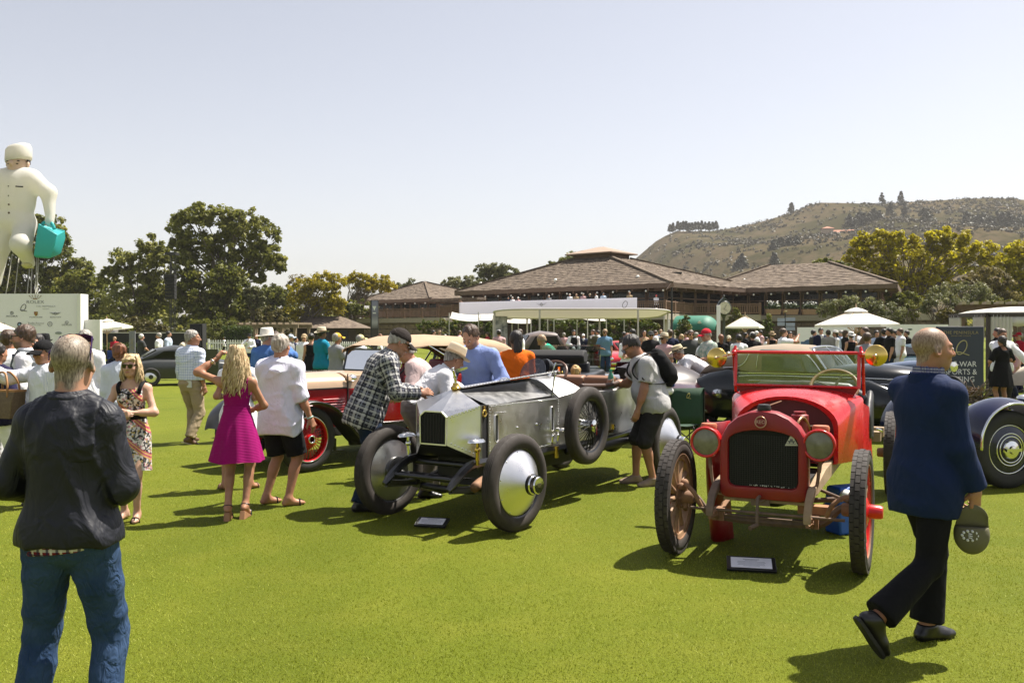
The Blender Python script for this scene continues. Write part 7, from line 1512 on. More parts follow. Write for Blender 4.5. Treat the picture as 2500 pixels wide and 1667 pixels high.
for a in(
 ('mt',345,815,36,'AR','dg','jb','w','white haired man in dark grey T-shirt and jeans by the grey saloon'),('ms',388,812,36,'L','w','k','g','man in white shirt and black shorts facing the dark T-shirt'),('m',411,808,37,'R','lb','dg','d','dark haired man in pale blue shirt beside the grey saloon'),('ml',441,815,34,'R','cr','kh','b','man in beige shirt leaning on the roof of the grey saloon'),
 ('mx',280,822,44,'B','r','dg','s','man with folded arms in crimson shirt under the tilted umbrella'),('mv',548,823,70,'L','w','k','d','waiter in black waistcoat walking by the picket fence'),('mh',609,811,42,'B','w','jb','d','man in white polo and black cap holding a phone by the bicycle',(CP,'k')),('fl',626,815,43,'B','n','n','r','ginger haired woman in navy beside the white polo man'),
 ('mw',709,812,30,'R','g','n','g','man in pale flat cap and grey shirt walking right',(CP,'lb')),('mj',721,822,35,'R','n','n','d','man in dark suit following the pale flat cap'),('m',743,810,27,'B','w','ol','g','man in beige flat cap and white shirt with shoulder strap',(CP,'tan')),('fd',760,812,24,'A','k','k','d','woman in sleeveless black dress holding a wine glass'),
 ('mt',785,794,22,'AR','teal','n','d','tall man in teal polo and cream brimmed hat, back turned',(BH,'cr'),2),('mt',822,806,20,'AR','g','kh','g','man in grey shirt and bright yellow cap',(CP,'y'),1),('m',879,811,22,'AR','w','kh','g','man in white shirt and pale yellow cap beyond the tourer',(CP,'py'),1),
 ('fl',928,814,45,'R','w','n','r','auburn haired woman hand to face left of the dark pylon'),('mt',962,806,40,'R','cr','kh',None,'bald sunburnt man in cream shirt beyond the tourer hood',None,1),('fl',985,808,41,'R','p','n','l','fair haired woman beside the sunburnt bald man'),('m',1058,806,52,'R','lb','n','d','dark haired man beyond the tourer hood near the vine'),('m',1073,805,54,'B','w','kh','g','man in straw hat beyond the tourer hood',(BH,'tan')),('m',1087,814,50,'A','w','n','g','person in white cap beyond the tourer hood',(CP,'wh')),('fl',1122,806,50,'R','p','n','b','brown haired woman in pink beyond the tourer hood'),('m',1160,813,52,'A','cr','n','g','man in cream hat behind the blue shirted man',(BH,'cr')),('m',1190,811,54,'L','r','n','b','person in red near the printed panel'),
 ('m',1218,801,36,'A','p','kh','d','man in white cap and pink shirt before the printed panel',(CP,'wh')),('mh',1270,803,30,'L','w','k','b','curly haired person in white shirt behind the orange T-shirt'),('fx',1293,813,44,'B','w','n','b','woman in white with brown hair beside the canopy post'),('fl',1306,811,46,'L','p','n','b','woman in pale pink top with bag strap by the canopy post'),('ml',1352,806,21,'L','mint','kh','s','sandy haired man in mint green polo bending forward',None,1),('m',1377,812,48,'A','p','kh','g','man in faded pink shirt right of the mint polo'),
 ('mv',1401,805,42,'B','w','k','d','waiter in black waistcoat holding a glass under the vine'),('mj',1424,812,48,'B','n','wh','g','person in white cap, red jersey and white trousers',(CP,'wh')),('mj',1448,804,42,'BL','ol','kh','b','man in olive blazer carrying a straw hat'),('mt',1477,803,33.5,'B','bt','jb','s','man in blue printed T-shirt and dark jeans',None,1,True),('st',1400,843,38,'B','or_','n','d','crouching photographer in tan jacket and white cap',(CP,'wh')),('m',1460,806,50,'L','w','n','d','man in white shirt behind the olive blazer'),
 ('fx',1532,812,25,'B','w','cr','r','woman with wavy ginger hair and white knit top'),('mh',1546,803,30,'L','k','k','d','man in black T-shirt with hand to mouth'),('m',1524,807,46,'A','dg','n','d','person in white cap behind the ginger haired woman',(CP,'wh')),('fd',1573,806,40,'B','tan','tan','d','woman in tan dress near the vine end'),('mt',1589,803,27,'B','k','k','g','man in black T-shirt with round white print and cap',(CP,'dg'),1,True),('m',1600,806,44,'R','w','n','b','man in white shirt behind the black printed T-shirt'),('mt',1622,808,21.5,'BL','p','kh','g','man in straw panama and pale pink shirt beyond the maroon car',(BH,'cr'),1,True),('mt',1636,804,29,'A','n','n','b','man in navy T-shirt by the tall black pole'),('m',1613,804,50,'B','lb','n','s','fair man in blue far behind the panama hat'),
 ('fl',1664,815,40,'L','k','n','l','blond woman in black left of the green awning'),('m',1676,811,43,'L','p','kh','b','man in pink shirt under the green awning'),('m',1686,805,24,'B','dg','k','b','man in sunglasses and charcoal shirt behind the bending man',None,0,True),('mt',1700,811,39,'R','w','n','g','grey haired man in white T-shirt by the awning'),('m',1714,818,21,'R','w','kh','g','older man in white facing the red cap'),
 ('fl',1760,815,27,'A','k','k','r','woman in black with auburn hair right of the floral shirt'),('mt',1779,815,34,'B','k','n','g','man in cream cap and black shirt',(CP,'cr')),('m',1804,811,26,'A','w','jb','d','man in navy cap and crisp white shirt, back turned',(CP,'n')),('fl',1820,811,40,'R','k','k','d','dark haired woman under the small white umbrella'),('mt',1838,806,28,'A','k','jb','d','broad man in white cap and black polo, back turned',(CP,'wh')),('m',1847,808,40,'R','w','kh','w','white haired man in white under the small umbrella'),('mh',1858,806,46,'L','p','n','d','dark haired person with raised arm under the umbrella'),('st',1796,846,22,'B','w','cr','r','seated woman with auburn hair beside the brass mirror'),('m',1871,822,42,'R','w','n','d','short dark haired person in white behind the taupe hood'),('fd',1885,806,36,'A','k','k','b','woman in wide straw hat and black dress',(BH,'tan')),
 ('mp',1912,801,27,'R','w','n','b','man in white T-shirt raising a camera to the right'),('mp',1929,809,34,'B','w','n','d','dark haired person in white photographing beside him'),('mj',1986,805,38,'R','dg','dg','d','man in grey suit before the blue picture board'),('mj',2004,800,36,'B','n','n','d','man in navy suit and open white shirt by the board'),('m',2022,805,35,'A','g','n','d','man in pale grey shirt, back turned, under the big umbrella'),('fx',2040,803,36,'L','w','wh','d','woman in white hat and white dress with folded arms',(BH,'wh')),('m',2054,806,38,'L','lb','kh','g','man in light blue shirt behind the white dress'),('fl',2064,805,33,'R','k','k','b','long haired woman in black left of the umbrella pole'),('fd',2078,806,30,'A','k','k','d','woman in white brimmed hat and black dress, back turned',(BH,'wh')),('mt',2091,804,37,'A','w','n','d','man in white T-shirt right behind the umbrella pole'),('fl',2112,797,25,'L','br','n','b','brown haired woman behind the grey knitted vest'),('mt',2117,811,19.5,'AR','g','n','b','dark haired man in grey knitted vest, back turned'),('mx',2140,806,32,'B','lb','k','d','man in light blue shirt with folded arms'),('mj',2158,802,31,'A','k','k','d','man in black jacket, back turned, by the car board'),('mt',2172,800,30,'L','k','jb','d','man in black polo facing the black jacket'),('mt',2184,805,33,'L','br','k','d','man in brown top before the dark green car print'),('ms',2198,801,32,'L','w','wh','b','man in white polo and white shorts'),('m',2214,806,36,'L','k','k','d','man in black by the teal coupe'),
 ('m',2436,800,25,'L','k','k','d','man in black inside the curtained tent'),('mt',2489,806,27,'L','r','n','g','man in red cap and red shirt at the tent',(CP,'r')),('fl',2478,838,24,'L','p','n','b','small child in pink behind the embracing couple'),('st',340,848,38,'R','g','n','d','seated person in grey top beside the jeans man'),('st',284,846,40,'L','n','n',None,'seated bald man in dark blue at the folding chairs')):crowd(*a)
ZDk=3.42
for u,Y,f,c,hr,lab,ht in((1241,86,'B','n','d','person in dark clothes at the left end of the deck banner',None),(1251,86,'B','w','w','white haired guest above the winged badge on the deck',None),(1265,85,'B','p','g','guest in white cap on the deck left of the badge',(CP,'wh')),(1340,82,'B','g','w','guest above the banner just right of the badge',None),(1391,79,'B','w','w','leftmost white haired guest in the deck row',None),(1407,79,'B','tan','s','sandy haired guest in the deck row',None),(1424,78,'B','p','g','guest in pink in the deck row',None),(1440,78,'B','k','g','guest in pale hat and black in the deck row',(BH,'cr')),(1456,77,'L','w','d','guest in white shirt in the deck row',None),(1473,77,'B','lb','d','dark haired guest near the deck row end',None),(1537,75.5,'B','tan','s','guest at the right end of the deck banner',None),(1602,80.2,'B','w','g','man in red cap leaning on the deck rail with both arms spread',(CP,'r'))):crowd('m' if u!=1602 else 'mx',u,0,Y,f,c,'n',hr,lab,ht,0,False,ZDk,0,1.72)
for p_ in TPL.values():
 for q_ in list(p_.children):
  for g_ in list(q_.children):bpy.data.objects.remove(g_)
  bpy.data.objects.remove(q_)
 bpy.data.objects.remove(p_)
# ================================================================== CARS
M_ALU=mat('brushed_aluminium',(.80,.79,.78),.33,1.0,var=.07,vscale=2.2,bump=.012,bscale=2.5,bdist=.02,rvar=.07)
M_ALUD=mat('dark_aluminium',(.30,.30,.30),.36,1.0,var=.10,vscale=3,rvar=.08)
M_CHROME=mat('polished_chrome',(.75,.75,.74),.08,1.0,var=.03)
M_BRASS=mat('polished_brass',(.72,.50,.14),.20,1.0,var=.08,rvar=.06)
M_COPPER=mat('dull_copper',(.45,.24,.13),.35,1.0)
M_RUBBER=mat('brown_black_rubber',(.034,.027,.023),.75,var=.25,vscale=5,bump=.2,bscale=60,bdist=.003,rvar=.12)
M_RUBBER2=mat('black_rubber',(.018,.017,.016),.7,var=.2,vscale=5,bump=.2,bscale=50,bdist=.003)
M_CHASSIS=mat('black_chassis_enamel',(.010,.010,.011),.28,var=.2,spec=.6)
M_SOOT=mat('oily_black_iron',(.014,.013,.012),.55,var=.3)
M_VOID=mat('dark_interior',(.008,.008,.008),.9)
M_RED=mat('worn_red_enamel',(.58,.006,.008),.30,var=.18,vscale=3,coat=.4,rvar=.10,bump=.06,bscale=8)
M_REDD=mat('shaded_red_enamel',(.24,.006,.010),.40,var=.2,vscale=4,rvar=.1,bump=.03,bscale=20)  # red enamel darkened so the colour carries the shade on the truck front
M_REDP=mat('polished_red_paint',(.30,.004,.006),.18,var=.05,coat=.8)
M_BEIGE=mat('beige_enamel',(.48,.33,.21),.30,var=.05,coat=.5)
M_BEIGETOP=mat('beige_hood_canvas',(.37,.26,.17),.9,var=.07,bump=.3,bscale=20,bdist=.006)
M_RUST=mat('rusty_iron',(.16,.085,.05),.8,col2=(.32,.17,.09),vscale=9,bump=.4,bscale=30,bdist=.005)
M_CREAMW=mat('cream_painted_timber',(.40,.29,.17),.7,col2=(.24,.16,.09),vscale=6,bump=.25,bscale=20,bdist=.005)
M_TANW=mat('bare_spoke_timber',(.40,.24,.13),.6,col2=(.22,.12,.07),vscale=8,stretch=(1,1,1))
M_BLKLEATHER=mat('black_seat_leather',(.012,.012,.013),.45,var=.2,bump=.3,bscale=20)
M_GLS=glass('clear_windscreen');M_PANE=glass('side_window_glass',(.55,.6,.6))
M_DKGREEN=mat('black_green_coachwork',(.004,.006,.007),.18,var=.05,coat=.35,spec=.4)
M_TAUPETOP=mat('taupe_hood_canvas',(.27,.21,.155),.9,var=.05,bump=.2,bscale=20,bdist=.004)
M_NAVYP=mat('navy_coachwork',(.005,.008,.036),.16,var=.05,coat=.4,spec=.4)
M_LAMPGL=mat('cloudy_lamp_glass',(.17,.16,.11),.22,var=.25,vscale=14,spec=.6)
def tyre(parent,c,ax,R,w,m=M_RUBBER,grooves=3,r_in=None,name='tyre'):
 r_in=r_in or R*.70;h=w/2;pr=[(r_in,-h*.55),(r_in+.01,-h*.80),(R*.5+r_in*.5,-h),(R*.93,-h*.86),(R*.985,-h*.62)]
 xs=np.linspace(-h*.58,h*.58,grooves*4+1)
 for i,x in enumerate(xs):pr.append((R-(.007 if i%4==2 else 0)-.012*(x/h)**2,x))
 pr+=[(R*.985,h*.62),(R*.93,h*.86),(R*.5+r_in*.5,h),(r_in+.01,h*.80),(r_in,h*.55)]
 return MB().lathe(pr,c,ax,56,close=True).build(name,m,parent,50)
def wheel_root(parent,c,name='wheel'):
 o=bpy.data.objects.new(name,None);COL.objects.link(o);o.parent=parent;o.location=c;o.empty_display_size=.1;return o
def cone_disc(parent,R,ax,depth,m,name='disc',off=0.0,hub=.075):
 a=Vector(ax);return MB().lathe([(R,off),(R*.985,off+.012),(hub,off+depth),(hub*.9,off+depth-.02)],(0,0,0),a,44).build(name,m,parent,30)
# ------------------------------------------------------------------ silver racing car
sc_=thing('vintage_racing_car','bare aluminium vintage racing car with pointed nose, disc wheels and raised bonnet lid','car',(-.59,8.53,0),radians(148.3))
def px(pts):return[Vector(p)for p in pts]
front=px([(-.145,.26,.765),(.145,.26,.765),(.15,.26,1.02),(.095,.26,1.066),(-.095,.26,1.066),(-.15,.26,1.02)])
rear=px([(-.37,.03,.62),(.37,.03,.62),(.37,.03,1.12),(0,-.10,1.262),(0,-.10,1.262),(-.37,.03,1.12)])
nose=MB();v=front+rear
nose.add(v,[(0,5,11,6),(1,7,8,2),(2,8,9,3),(3,9,10,4),(4,10,11,5)])
n_o=nose.build('nose_shell',M_ALU,sc_,0)
MB().loft([[p+Vector((0,-.012,0))for p in front],[p*1+Vector((0,-.05,0))for p in front]]).build('radiator_core',M_VOID,n_o)
fr_=MB()
for a,b in zip(front,front[1:]+front[:1]):fr_.bar(a,b,.012)
fr_.build('shell_edge',M_ALU,n_o)
gr_=MB();
for k in range(9):gr_.bar((-.13+.0325*k,.256,.775),(-.13+.0325*k,.256,1.04),.004)
gr_.build('radiator_fins',M_SOOT,n_o)
MB().add(px([(-.145,.26,.765),(.145,.26,.765),(.37,.03,.62),(-.37,.03,.62)]),[(0,1,2,3)]).build('chin_panel',M_CHASSIS,n_o)
rv=MB()
def rivets(a,b,n,nor,r=.0075):
 a,b=Vector(a),Vector(b)
 for k in range(n):rv.ball(a.lerp(b,(k+.5)/n)+Vector(nor)*.002,r,6,4)
rivets((-.16,.24,1.012),(-.362,.04,1.105),9,(-.6,.6,0),.009);rivets((-.165,.235,.785),(-.362,.04,.66),8,(-.6,.6,0),.009)
# radiator cap with winged figure
cap_=MB().lathe([(.0,0),(.045,0),(.05,.02),(.035,.035),(.028,.05),(.032,.06),(.0,.065)],(0,-.10,1.25),n=16).build('filler_cap',M_BRASS,sc_,40)
mas=MB().tube(catmull([(0,-.10,1.31),(0,-.09,1.36),(0,-.075,1.40),(0,-.06,1.435)],3),[.016,.014,.013,.016,.018,.015,.013,.012,.012,.010],8).ball((0,-.05,1.45),.013,8,6)
for q in(-1,1):mas.sheet([[Vector((q*(.008+.07*t),-.085-.10*t,1.425+.03*t+s_*.02*(1-t*.6)))for t in np.linspace(0,1,5)]for s_ in(-1,0,1)],.004)
mas.build('figurine',M_CHROME,cap_,60)
# bonnet sides: opening, panels, slots
for q in(-1,1):
 s_=MB().prism([(q*.366,.03,.62),(q*.366,-.10,.62),(q*.366,-.10,1.12),(q*.366,.03,1.12)],(-q*.02,0,0)).build('side_opening',M_VOID,sc_)
 MB().box((q*.37,.02,.87),(.012,.022,.50)).box((q*.37,-.10,.87),(.012,.022,.50)).build('opening_edge',M_ALUD,s_)
 if q<0:MB().ring((q*.375,-.03,1.045),(1,0,0),.028,.010,20,8).box((q*.372,-.03,1.09),(.01,.035,.05)).build('strap_buckle',M_BRASS,s_)
 pts=[(q*.37,-.112,.615),(q*.37,-1.475,.60),(q*.37,-1.475,1.105),(q*.37,-.112,1.115)]
 pn=MB().prism(pts,(-q*.012,0,0)).build('bonnet_side',M_ALU,sc_)
 for y0 in(-.243,-1.326):
  ol=[(q*.3705,y0+.028*cos(a),.885+(.115+.0)*sin(a))for a in()]
  def stad(e,x):return[Vector((x,y0+(.026+e)*cos(a),(.985 if sin(a)>0 else .785)+(.026+e)*sin(a)))for a in np.linspace(0,2*pi,20,endpoint=False)]
  MB().loft([stad(.010,q*.371),stad(.008,q*.379),stad(0,q*.377),stad(-.002,q*.3705)],True,False).build('slot_rim',M_ALU,pn,30)
  MB().prism(stad(-.001,q*.3718),(0,0.0,0)if False else(-q*.004,0,0)).build('slot',M_SOOT,pn)
 if q<0:
  rivets((q*.3705,-.13,1.10),(q*.3705,-1.46,1.09),46,(q,0,0),.006);rivets((q*.3705,-.13,.632),(q*.3705,-1.46,.617),46,(q,0,0),.006);rivets((q*.3705,-.128,.64),(q*.3705,-.128,1.09),16,(q,0,0),.006);rivets((q*.3705,-1.462,.63),(q*.3705,-1.462,1.08),16,(q,0,0),.007)
  for yy in(-.62,-1.0):rivets((q*.371,yy,.86),(q*.371,yy+.001,.86),1,(q,0,0),.013)
  rivets((q*.371,-.2,1.035),(q*.371,-.42,1.03),9,(q,0,0),.005)
  for yy in(-.30,-.42,-1.28,-1.40):MB().tube([(q*.375,yy,.64),(q*.395,yy,.66),(q*.40,yy,.70)],.012,6).ball((q*.402,yy,.71),.018,8,6).box((q*.38,yy,.63),(.03,.05,.03)).build('catch',M_CHROME,pn)
MB().add(px([(-.36,-.11,1.10),(.36,-.11,1.10),(.36,-1.47,1.09),(-.36,-1.47,1.09)]),[(0,1,2,3)]).build('engine_bay_floor',M_ALUD,sc_)
MB().add(px([(.37,-.11,1.118),(0.0,-.11,1.262),(0.0,-1.48,1.30),(.37,-1.48,1.108)]),[(0,1,2,3)]).build('bonnet_lid',M_ALU,sc_)
MB().add(px([(-.365,-.11,1.112),(-.30,-1.478,1.122),(0.0,-1.478,1.272),(0.0,-.11,1.24)]),[(0,1,2,3)]).build('shaded_inner_lid',M_ALUD,sc_)  # sheet in darker metal, its colour stands for the shade under the raised lid
ld=MB().prism([(.0,-.10,1.268),(.0,-1.50,1.312),(-.33,-1.56,1.382),(-.07,-.13,1.262)],(0,0,.004)).build('raised_lid',M_ALU,sc_)
for k in range(34):
 t=(k+.5)/34;p_=Vector((-.07,-.13,1.268)).lerp(Vector((-.33,-1.56,1.388)),t);rv.ball(p_+Vector((.008,0,0)),.0075,6,4)
MB().tube(catmull([(-.16,-.62,1.31),(-.17,-.66,1.335),(-.175,-.74,1.335),(-.18,-.78,1.315)],4),.006,6).build('lid_handle',M_CHROME,ld);MB().bar((-.30,-1.44,1.10),(-.31,-1.50,1.375),.012).ball((-.31,-1.5,1.365),.02).build('lid_prop',M_CHROME,ld)
rv.build('rivets',M_CHROME,sc_,180)['kind']='stuff'
# cowl, cockpit and tail
def sec(y,w,zb,zs,zt,top=True,e=1.0):
 L=[(-w,y,zb),(-w,y,zs)];
 for t in(.25,.5,.75):L.append((-w*(1-t),y,zs+(zt-zs)*sin(t*pi/2)**e))
 L.append((0,y,zt));L+=[(-x,y_,z)for x,y_,z in reversed(L[:-1])];return[Vector(p)for p in L]
MB().loft([sec(-1.475,.37,.60,1.108,1.30),sec(-1.65,.385,.60,1.125,1.305),sec(-1.85,.405,.60,1.15,1.31),sec(-1.95,.41,.60,1.16,1.30)]).build('cowl',M_ALU,sc_,20)
tub=[]
for y,w,zs in((-1.95,.41,1.16),(-2.3,.43,1.15),(-2.7,.44,1.14),(-3.0,.43,1.16)):tub.append([Vector(p)for p in((-w,y,.60),(-w,y,zs-.03),(-w+.03,y,zs),(-w+.06,y,zs-.03),(-w+.06,y,.75),(w-.06,y,.75),(w-.06,y,zs-.03),(w-.03,y,zs),(w,y,zs-.03),(w,y,.60))])
MB().loft(tub).build('cockpit_side',M_ALU,sc_,25)
MB().loft([sec(-2.98,.43,.60,1.16,1.22),sec(-3.3,.42,.62,1.14,1.24),sec(-3.7,.36,.66,1.08,1.18),sec(-4.05,.24,.72,.98,1.05),sec(-4.3,.08,.80,.90,.92)]).build('tail',M_ALU,sc_,25)
co=MB();
co.tube(catmull([(-.37,-1.98,1.20),(-.40,-2.25,1.185),(-.41,-2.6,1.175),(-.38,-2.95,1.20),(-.2,-3.08,1.235),(.2,-3.08,1.235),(.38,-2.95,1.20),(.41,-2.6,1.175),(.40,-2.25,1.185),(.37,-1.98,1.20)],5),.028,8);co.build('coaming',mat('brown_leather_roll',(.060,.030,.020),.55),sc_,180)
MB().box((.2,-2.85,1.0),(.40,.14,.55),(-.2,0,0)).box((-.2,-2.85,1.0),(.38,.14,.55),(-.2,0,0)).box((0,-2.5,.82),(.8,.6,.12)).build('seat',mat('tan_seat_leather',(.22,.11,.06),.5),sc_,30,.03)
scr=MB().prism([Vector((.16+.165*cos(a),-1.82-.10*max(0,sin(a)),1.30+.20*sin(a)**.8))for a in np.linspace(0,pi,15)],(0,.006,0)).build('aero_screen',glass('smoky_screen',(.55,.55,.58)),sc_)
st_=MB().ring((.18,-2.28,1.30),(0,.75,.66),.20,.016,36,8).build('steering_wheel',mat('dark_wood_rim',(.10,.045,.025),.35),sc_,180)
sp_=MB();
for a in range(4):sp_.bar((.18,-2.28,1.30),Vector((.18,-2.28,1.30))+Vector((cos(a*pi/2)*.2,-.66*sin(a*pi/2)*.2,.75*sin(a*pi/2)*.2)),.018,.006)
sp_.cyl((.18,-2.28,1.30),(.18,-1.7,.9),.02).build('spokes',M_CHROME,st_)
hl=MB().lathe([(.0,0),(.06,.01),(.085,.06),(.088,.10),(.0,.105)],(.05,-2.05,1.40),(.3,.9,.1),20).build('mirror',M_CHASSIS,sc_,40);MB().cyl((.05,-2.02,1.40),(.05,-1.98,1.25),.012).build('mirror_stem',M_CHROME,hl)
# chassis
cz=MB()
for q in(-1,1):
 cz.tube(catmull([(q*.36,.53,.405),(q*.36,.42,.475),(q*.36,.24,.565),(q*.36,.02,.595),(q*.37,-1.0,.565),(q*.38,-2.5,.56),(q*.38,-3.9,.60)],5),[.022,.026,.03,.034,.036,.038,.04,.04,.04,.04,.04,.04,.04]+[.04]*18,6)
 cz.tube(catmull([(q*.36,.50,.395),(q*.36,.20,.36),(q*.36,0,.35),(q*.36,-.3,.38),(q*.36,-.62,.46)],4),.024,5);cz.tube(catmull([(q*.36,.46,.42),(q*.36,.20,.385),(q*.36,-.2,.395),(q*.36,-.5,.46)],4),.022,5)
 cz.box((q*.36,0,.355),(.09,.10,.10))
cz.tube([(-.38,.40,.48),(.38,.40,.48)],.022,8).tube([(-.36,.05,.56),(.36,.05,.56)],.03,8)
cz.tube(catmull([(-.66,0,.44),(-.5,0,.40),(-.36,0,.33),(0,0,.31),(.36,0,.33),(.5,0,.40),(.66,0,.44)],5),.032,8).tube([(-.60,-.16,.40),(.60,-.16,.40)],.016,6).tube([(-.60,.0,.42),(-.62,-.16,.40)],.02,6).tube([(.60,.0,.42),(.62,-.16,.40)],.02,6)
cz.build('chassis',M_CHASSIS,sc_,50)
MB().box((0,-.75,.47),(.50,1.2,.26)).box((0,-1.9,.46),(.4,.9,.22)).tube([(0,-2.2,.45),(0,-3.5,.42)],.06,8).box((0,-2.9,.56),(.72,1.6,.06)).ball((0,-3.55,.44),(.16,.2,.18)).tube([(-.7,-3.55,.44),(.7,-3.55,.44)],.06,8).build('underside',M_SOOT,sc_,40)
MB().tube(catmull([(-.42,-1.55,.52),(-.47,-2.0,.50),(-.48,-2.8,.50),(-.48,-3.6,.48)],4),[.03]*4+[.05]*5+[.035]*4,10).build('exhaust',M_SOOT,sc_,180)
MB().cyl((-.40,-1.35,.60),(-.40,-1.35,.48),.03).box((-.42,-2.55,.64),(.04,.25,.03)).cyl((-.44,-2.5,.66),(-.44,-2.5,.72),.02).cyl((-.44,-2.66,.66),(-.44,-2.66,.72),.02).build('oil_cup',M_BRASS,sc_)
MB().tube(catmull([(-.45,.25,.40),(-.42,.05,.44),(-.40,-.15,.42)],4),.045,8).build('damper',M_RUST,sc_,180)
# chrome pods either side of the nose
for q,y,z in((-1,.17,.80),(1,.12,.80)):
 pd=MB();pd.loft([[Vector((q*.42+dx*s_,y+t,z+dz*s_+.02*t))for dx,dz in((-.055,0),(-.04,.028),(0,.042),(.04,.028),(.055,0),(0,-.012))]for t,s_ in((.11,.35),(.09,.8),(.02,1.0),(-.06,.95),(-.10,.6))]);o=pd.build('cowl_lamp',M_CHROME,sc_,50)
 MB().tube([(q*.42,y-.02,z-.01),(q*.42,y-.02,z-.07)],.016,8).ball((q*.42,y-.02,z-.07),.03).tube([(q*.42,y-.02,z-.07),(q*.41,y-.03,z-.21)],.020,8).build('lamp_stem',M_BRASS if q<0 else M_CHROME,o,60)
# wheels
for q in(-1,1):
 for y,st in((0,-.10),(-3.55,0)):
  w_=wheel_root(sc_,(q*.73,y,.44));w_.rotation_euler=(0,0,st);tyre(w_,(0,0,0),(1,0,0),.44,.135,M_RUBBER,4,.305)
  MB().lathe([(.300,-.045),(.312,-.055),(.318,-.04),(.300,0),(.318,.04),(.312,.055),(.300,.045)],(0,0,0),(1,0,0),48).build('rim',M_CHASSIS,w_,40)
  cone_disc(w_,.298,(q,0,0),.16,M_ALU,off=.03,hub=.07)
  b=MB()
  for k in range(10):a=2*pi*k/10+.2;b.ball((q*.046,cos(a)*.283,sin(a)*.283),.008,6,4)
  b.build('disc_studs',M_CHROME,w_)
  cone_disc(w_,.298,(-q,0,0),.055,M_ALU,'inner_disc',.03,.12)
  MB().lathe([(0,.05),(.13,.05),(.14,.07),(.14,.12),(.12,.135),(0,.135)],(0,0,0),(-q,0,0),28).build('brake_drum',M_CHASSIS,w_,40)
  h_=MB().lathe([(.082,.17),(.086,.18),(.086,.205),(.078,.215),(.078,.255),(.070,.265),(0,.268)],(0,0,0),(q,0,0),28).build('hub_cap',M_CHROME,w_,35)
  MB().lathe([(.080,.172),(.094,.178),(.094,.20),(.08,.206)],(0,0,0),(q,0,0),28,close=True).build('hub_ring',M_CHASSIS,h_,35)
  text_obj('RR',.055,mat('hub_enamel',(.22,.20,.12),.35,.6),h_,plane_m((q*.2695,0,.0),(0,q,0)),'monogram',sx=.8)
sw_=wheel_root(sc_,(-.60,-1.68,.80),'spare_wheel');sw_.rotation_euler=(0,0,-.04);tyre(sw_,(0,0,0),(1,0,0),.415,.135,M_RUBBER,4,.275)
MB().lathe([(.268,-.045),(.288,-.055),(.288,-.04),(.27,0),(.288,.04),(.288,.055),(.268,.045)],(0,0,0),(1,0,0),48).build('rim',M_CHASSIS,sw_,40)
def wires(parent,R,rh,n,m,q=-1,w=.05,r=.004,name='wire_spokes'):
 b=MB()
 for k in range(n):
  a=2*pi*k/n;a2=a+(.35 if k%2 else-.35);x=q*(w if k%2 else w*.55);b.tube([(x,cos(a2)*rh,sin(a2)*rh),(q*.01*(1 if k%3 else-1),cos(a)*R,sin(a)*R)],r,4,False)
 o=b.build(name,m,parent,180);o['kind']='stuff';return o
wires(sw_,.27,.055,64,M_SOOT,-1,.06,.0035)
h_=MB().lathe([(.06,-.05),(.06,.07),(.066,.075),(.066,.09),(.05,.10),(0,.105)],(0,0,0),(-1,0,0),28).build('hub',M_CHROME,sw_,35);MB().box((-.11,0,-.04),(.012,.02,.11)).build('hub_lever',M_CHROME,h_);MB().tube([(-.02,.30,-.03),(.2,.30,-.03)],.02,8).tube([(.02,-.2,.02),(.25,-.2,.02)],.02).build('carrier',M_CHROME,sw_)
# ------------------------------------------------------------------ red open truck
T_=thing('vintage_red_truck','open fronted vintage red truck with round topped radiator and wooden wheels','truck',(1.985,7.06,0),radians(154))
def arch(w,zb,zs,zt,y,n=11,r=.05):
 """outline: straight sides to zs, domed top to zt, rounded lower corners"""
 L=[(-w+r,y,zb)]+[(-w+r-r*sin(a),y,zb+r-r*cos(a))for a in(pi/4,pi/2)]+[(-w*cos(a),y,zs+(zt-zs)*sin(a))for a in np.linspace(0,pi,n)]+[(w-r+r*cos(a),y,zb+r-r*sin(a))for a in(0,pi/4,pi/2)]
 return[Vector(p)for p in L]
def core_out(w,zb,zt,y,n,r=.075):
 L=[]
 full=arch(w,zb,zt-.14,zt,y,n,.05);return full
o_out,o_in=arch(.335,.50,.90,1.195,.10),arch(.268,.595,.95,1.045,.125)
rs_=MB().loft([arch(.320,.51,.90,1.18,-.03),arch(.335,.50,.90,1.195,.0),arch(.335,.50,.90,1.195,.09),arch(.325,.51,.90,1.185,.118),arch(.300,.56,.93,1.12,.130),o_in,arch(.262,.60,.95,1.040,.10)],True,False).build('radiator_shell',M_REDD,T_,35)
MB().prism(arch(.266,.597,.95,1.043,.098),(0,-.05,0)).build('radiator_core',M_VOID,rs_)
fn=MB()
for k in range(28):fn.bar((-.25+.0185*k,.101,.60),(-.25+.0185*k,.101,1.0),.004)
for k in range(26):fn.bar((-.255,.1015,.605+.0155*k),(.255,.1015,.605+.0155*k),.003)
fn.build('radiator_fins',M_SOOT,rs_)['kind']='stuff'
bd=MB();rr_=random.Random(3)
for k in range(34):bd.ball((-.25+.012*k*1.2 if False else rr_.uniform(-.24,.10),.104,.607+rr_.random()*.008),.004,5,4)
bd.build('chipped_fins',M_ALU,rs_)['kind']='stuff'
MB().lathe([(0,0),(.05,0),(.055,.02),(.045,.05),(0,.055)],(.0,.05,1.185),n=18).build('filler_cap',M_SOOT,rs_,40)
bg_=MB().ring((.01,.142,1.105),(0,1,.18),.042,.005,28,6).build('badge',mat('copper_badge',(.50,.30,.18),.3,.8),rs_,180);text_obj('REO',.038,MATS['copper_badge'],bg_,plane_m((.01,.140,1.105),(-1,0,0),(0,-.18,1)),'lettering')
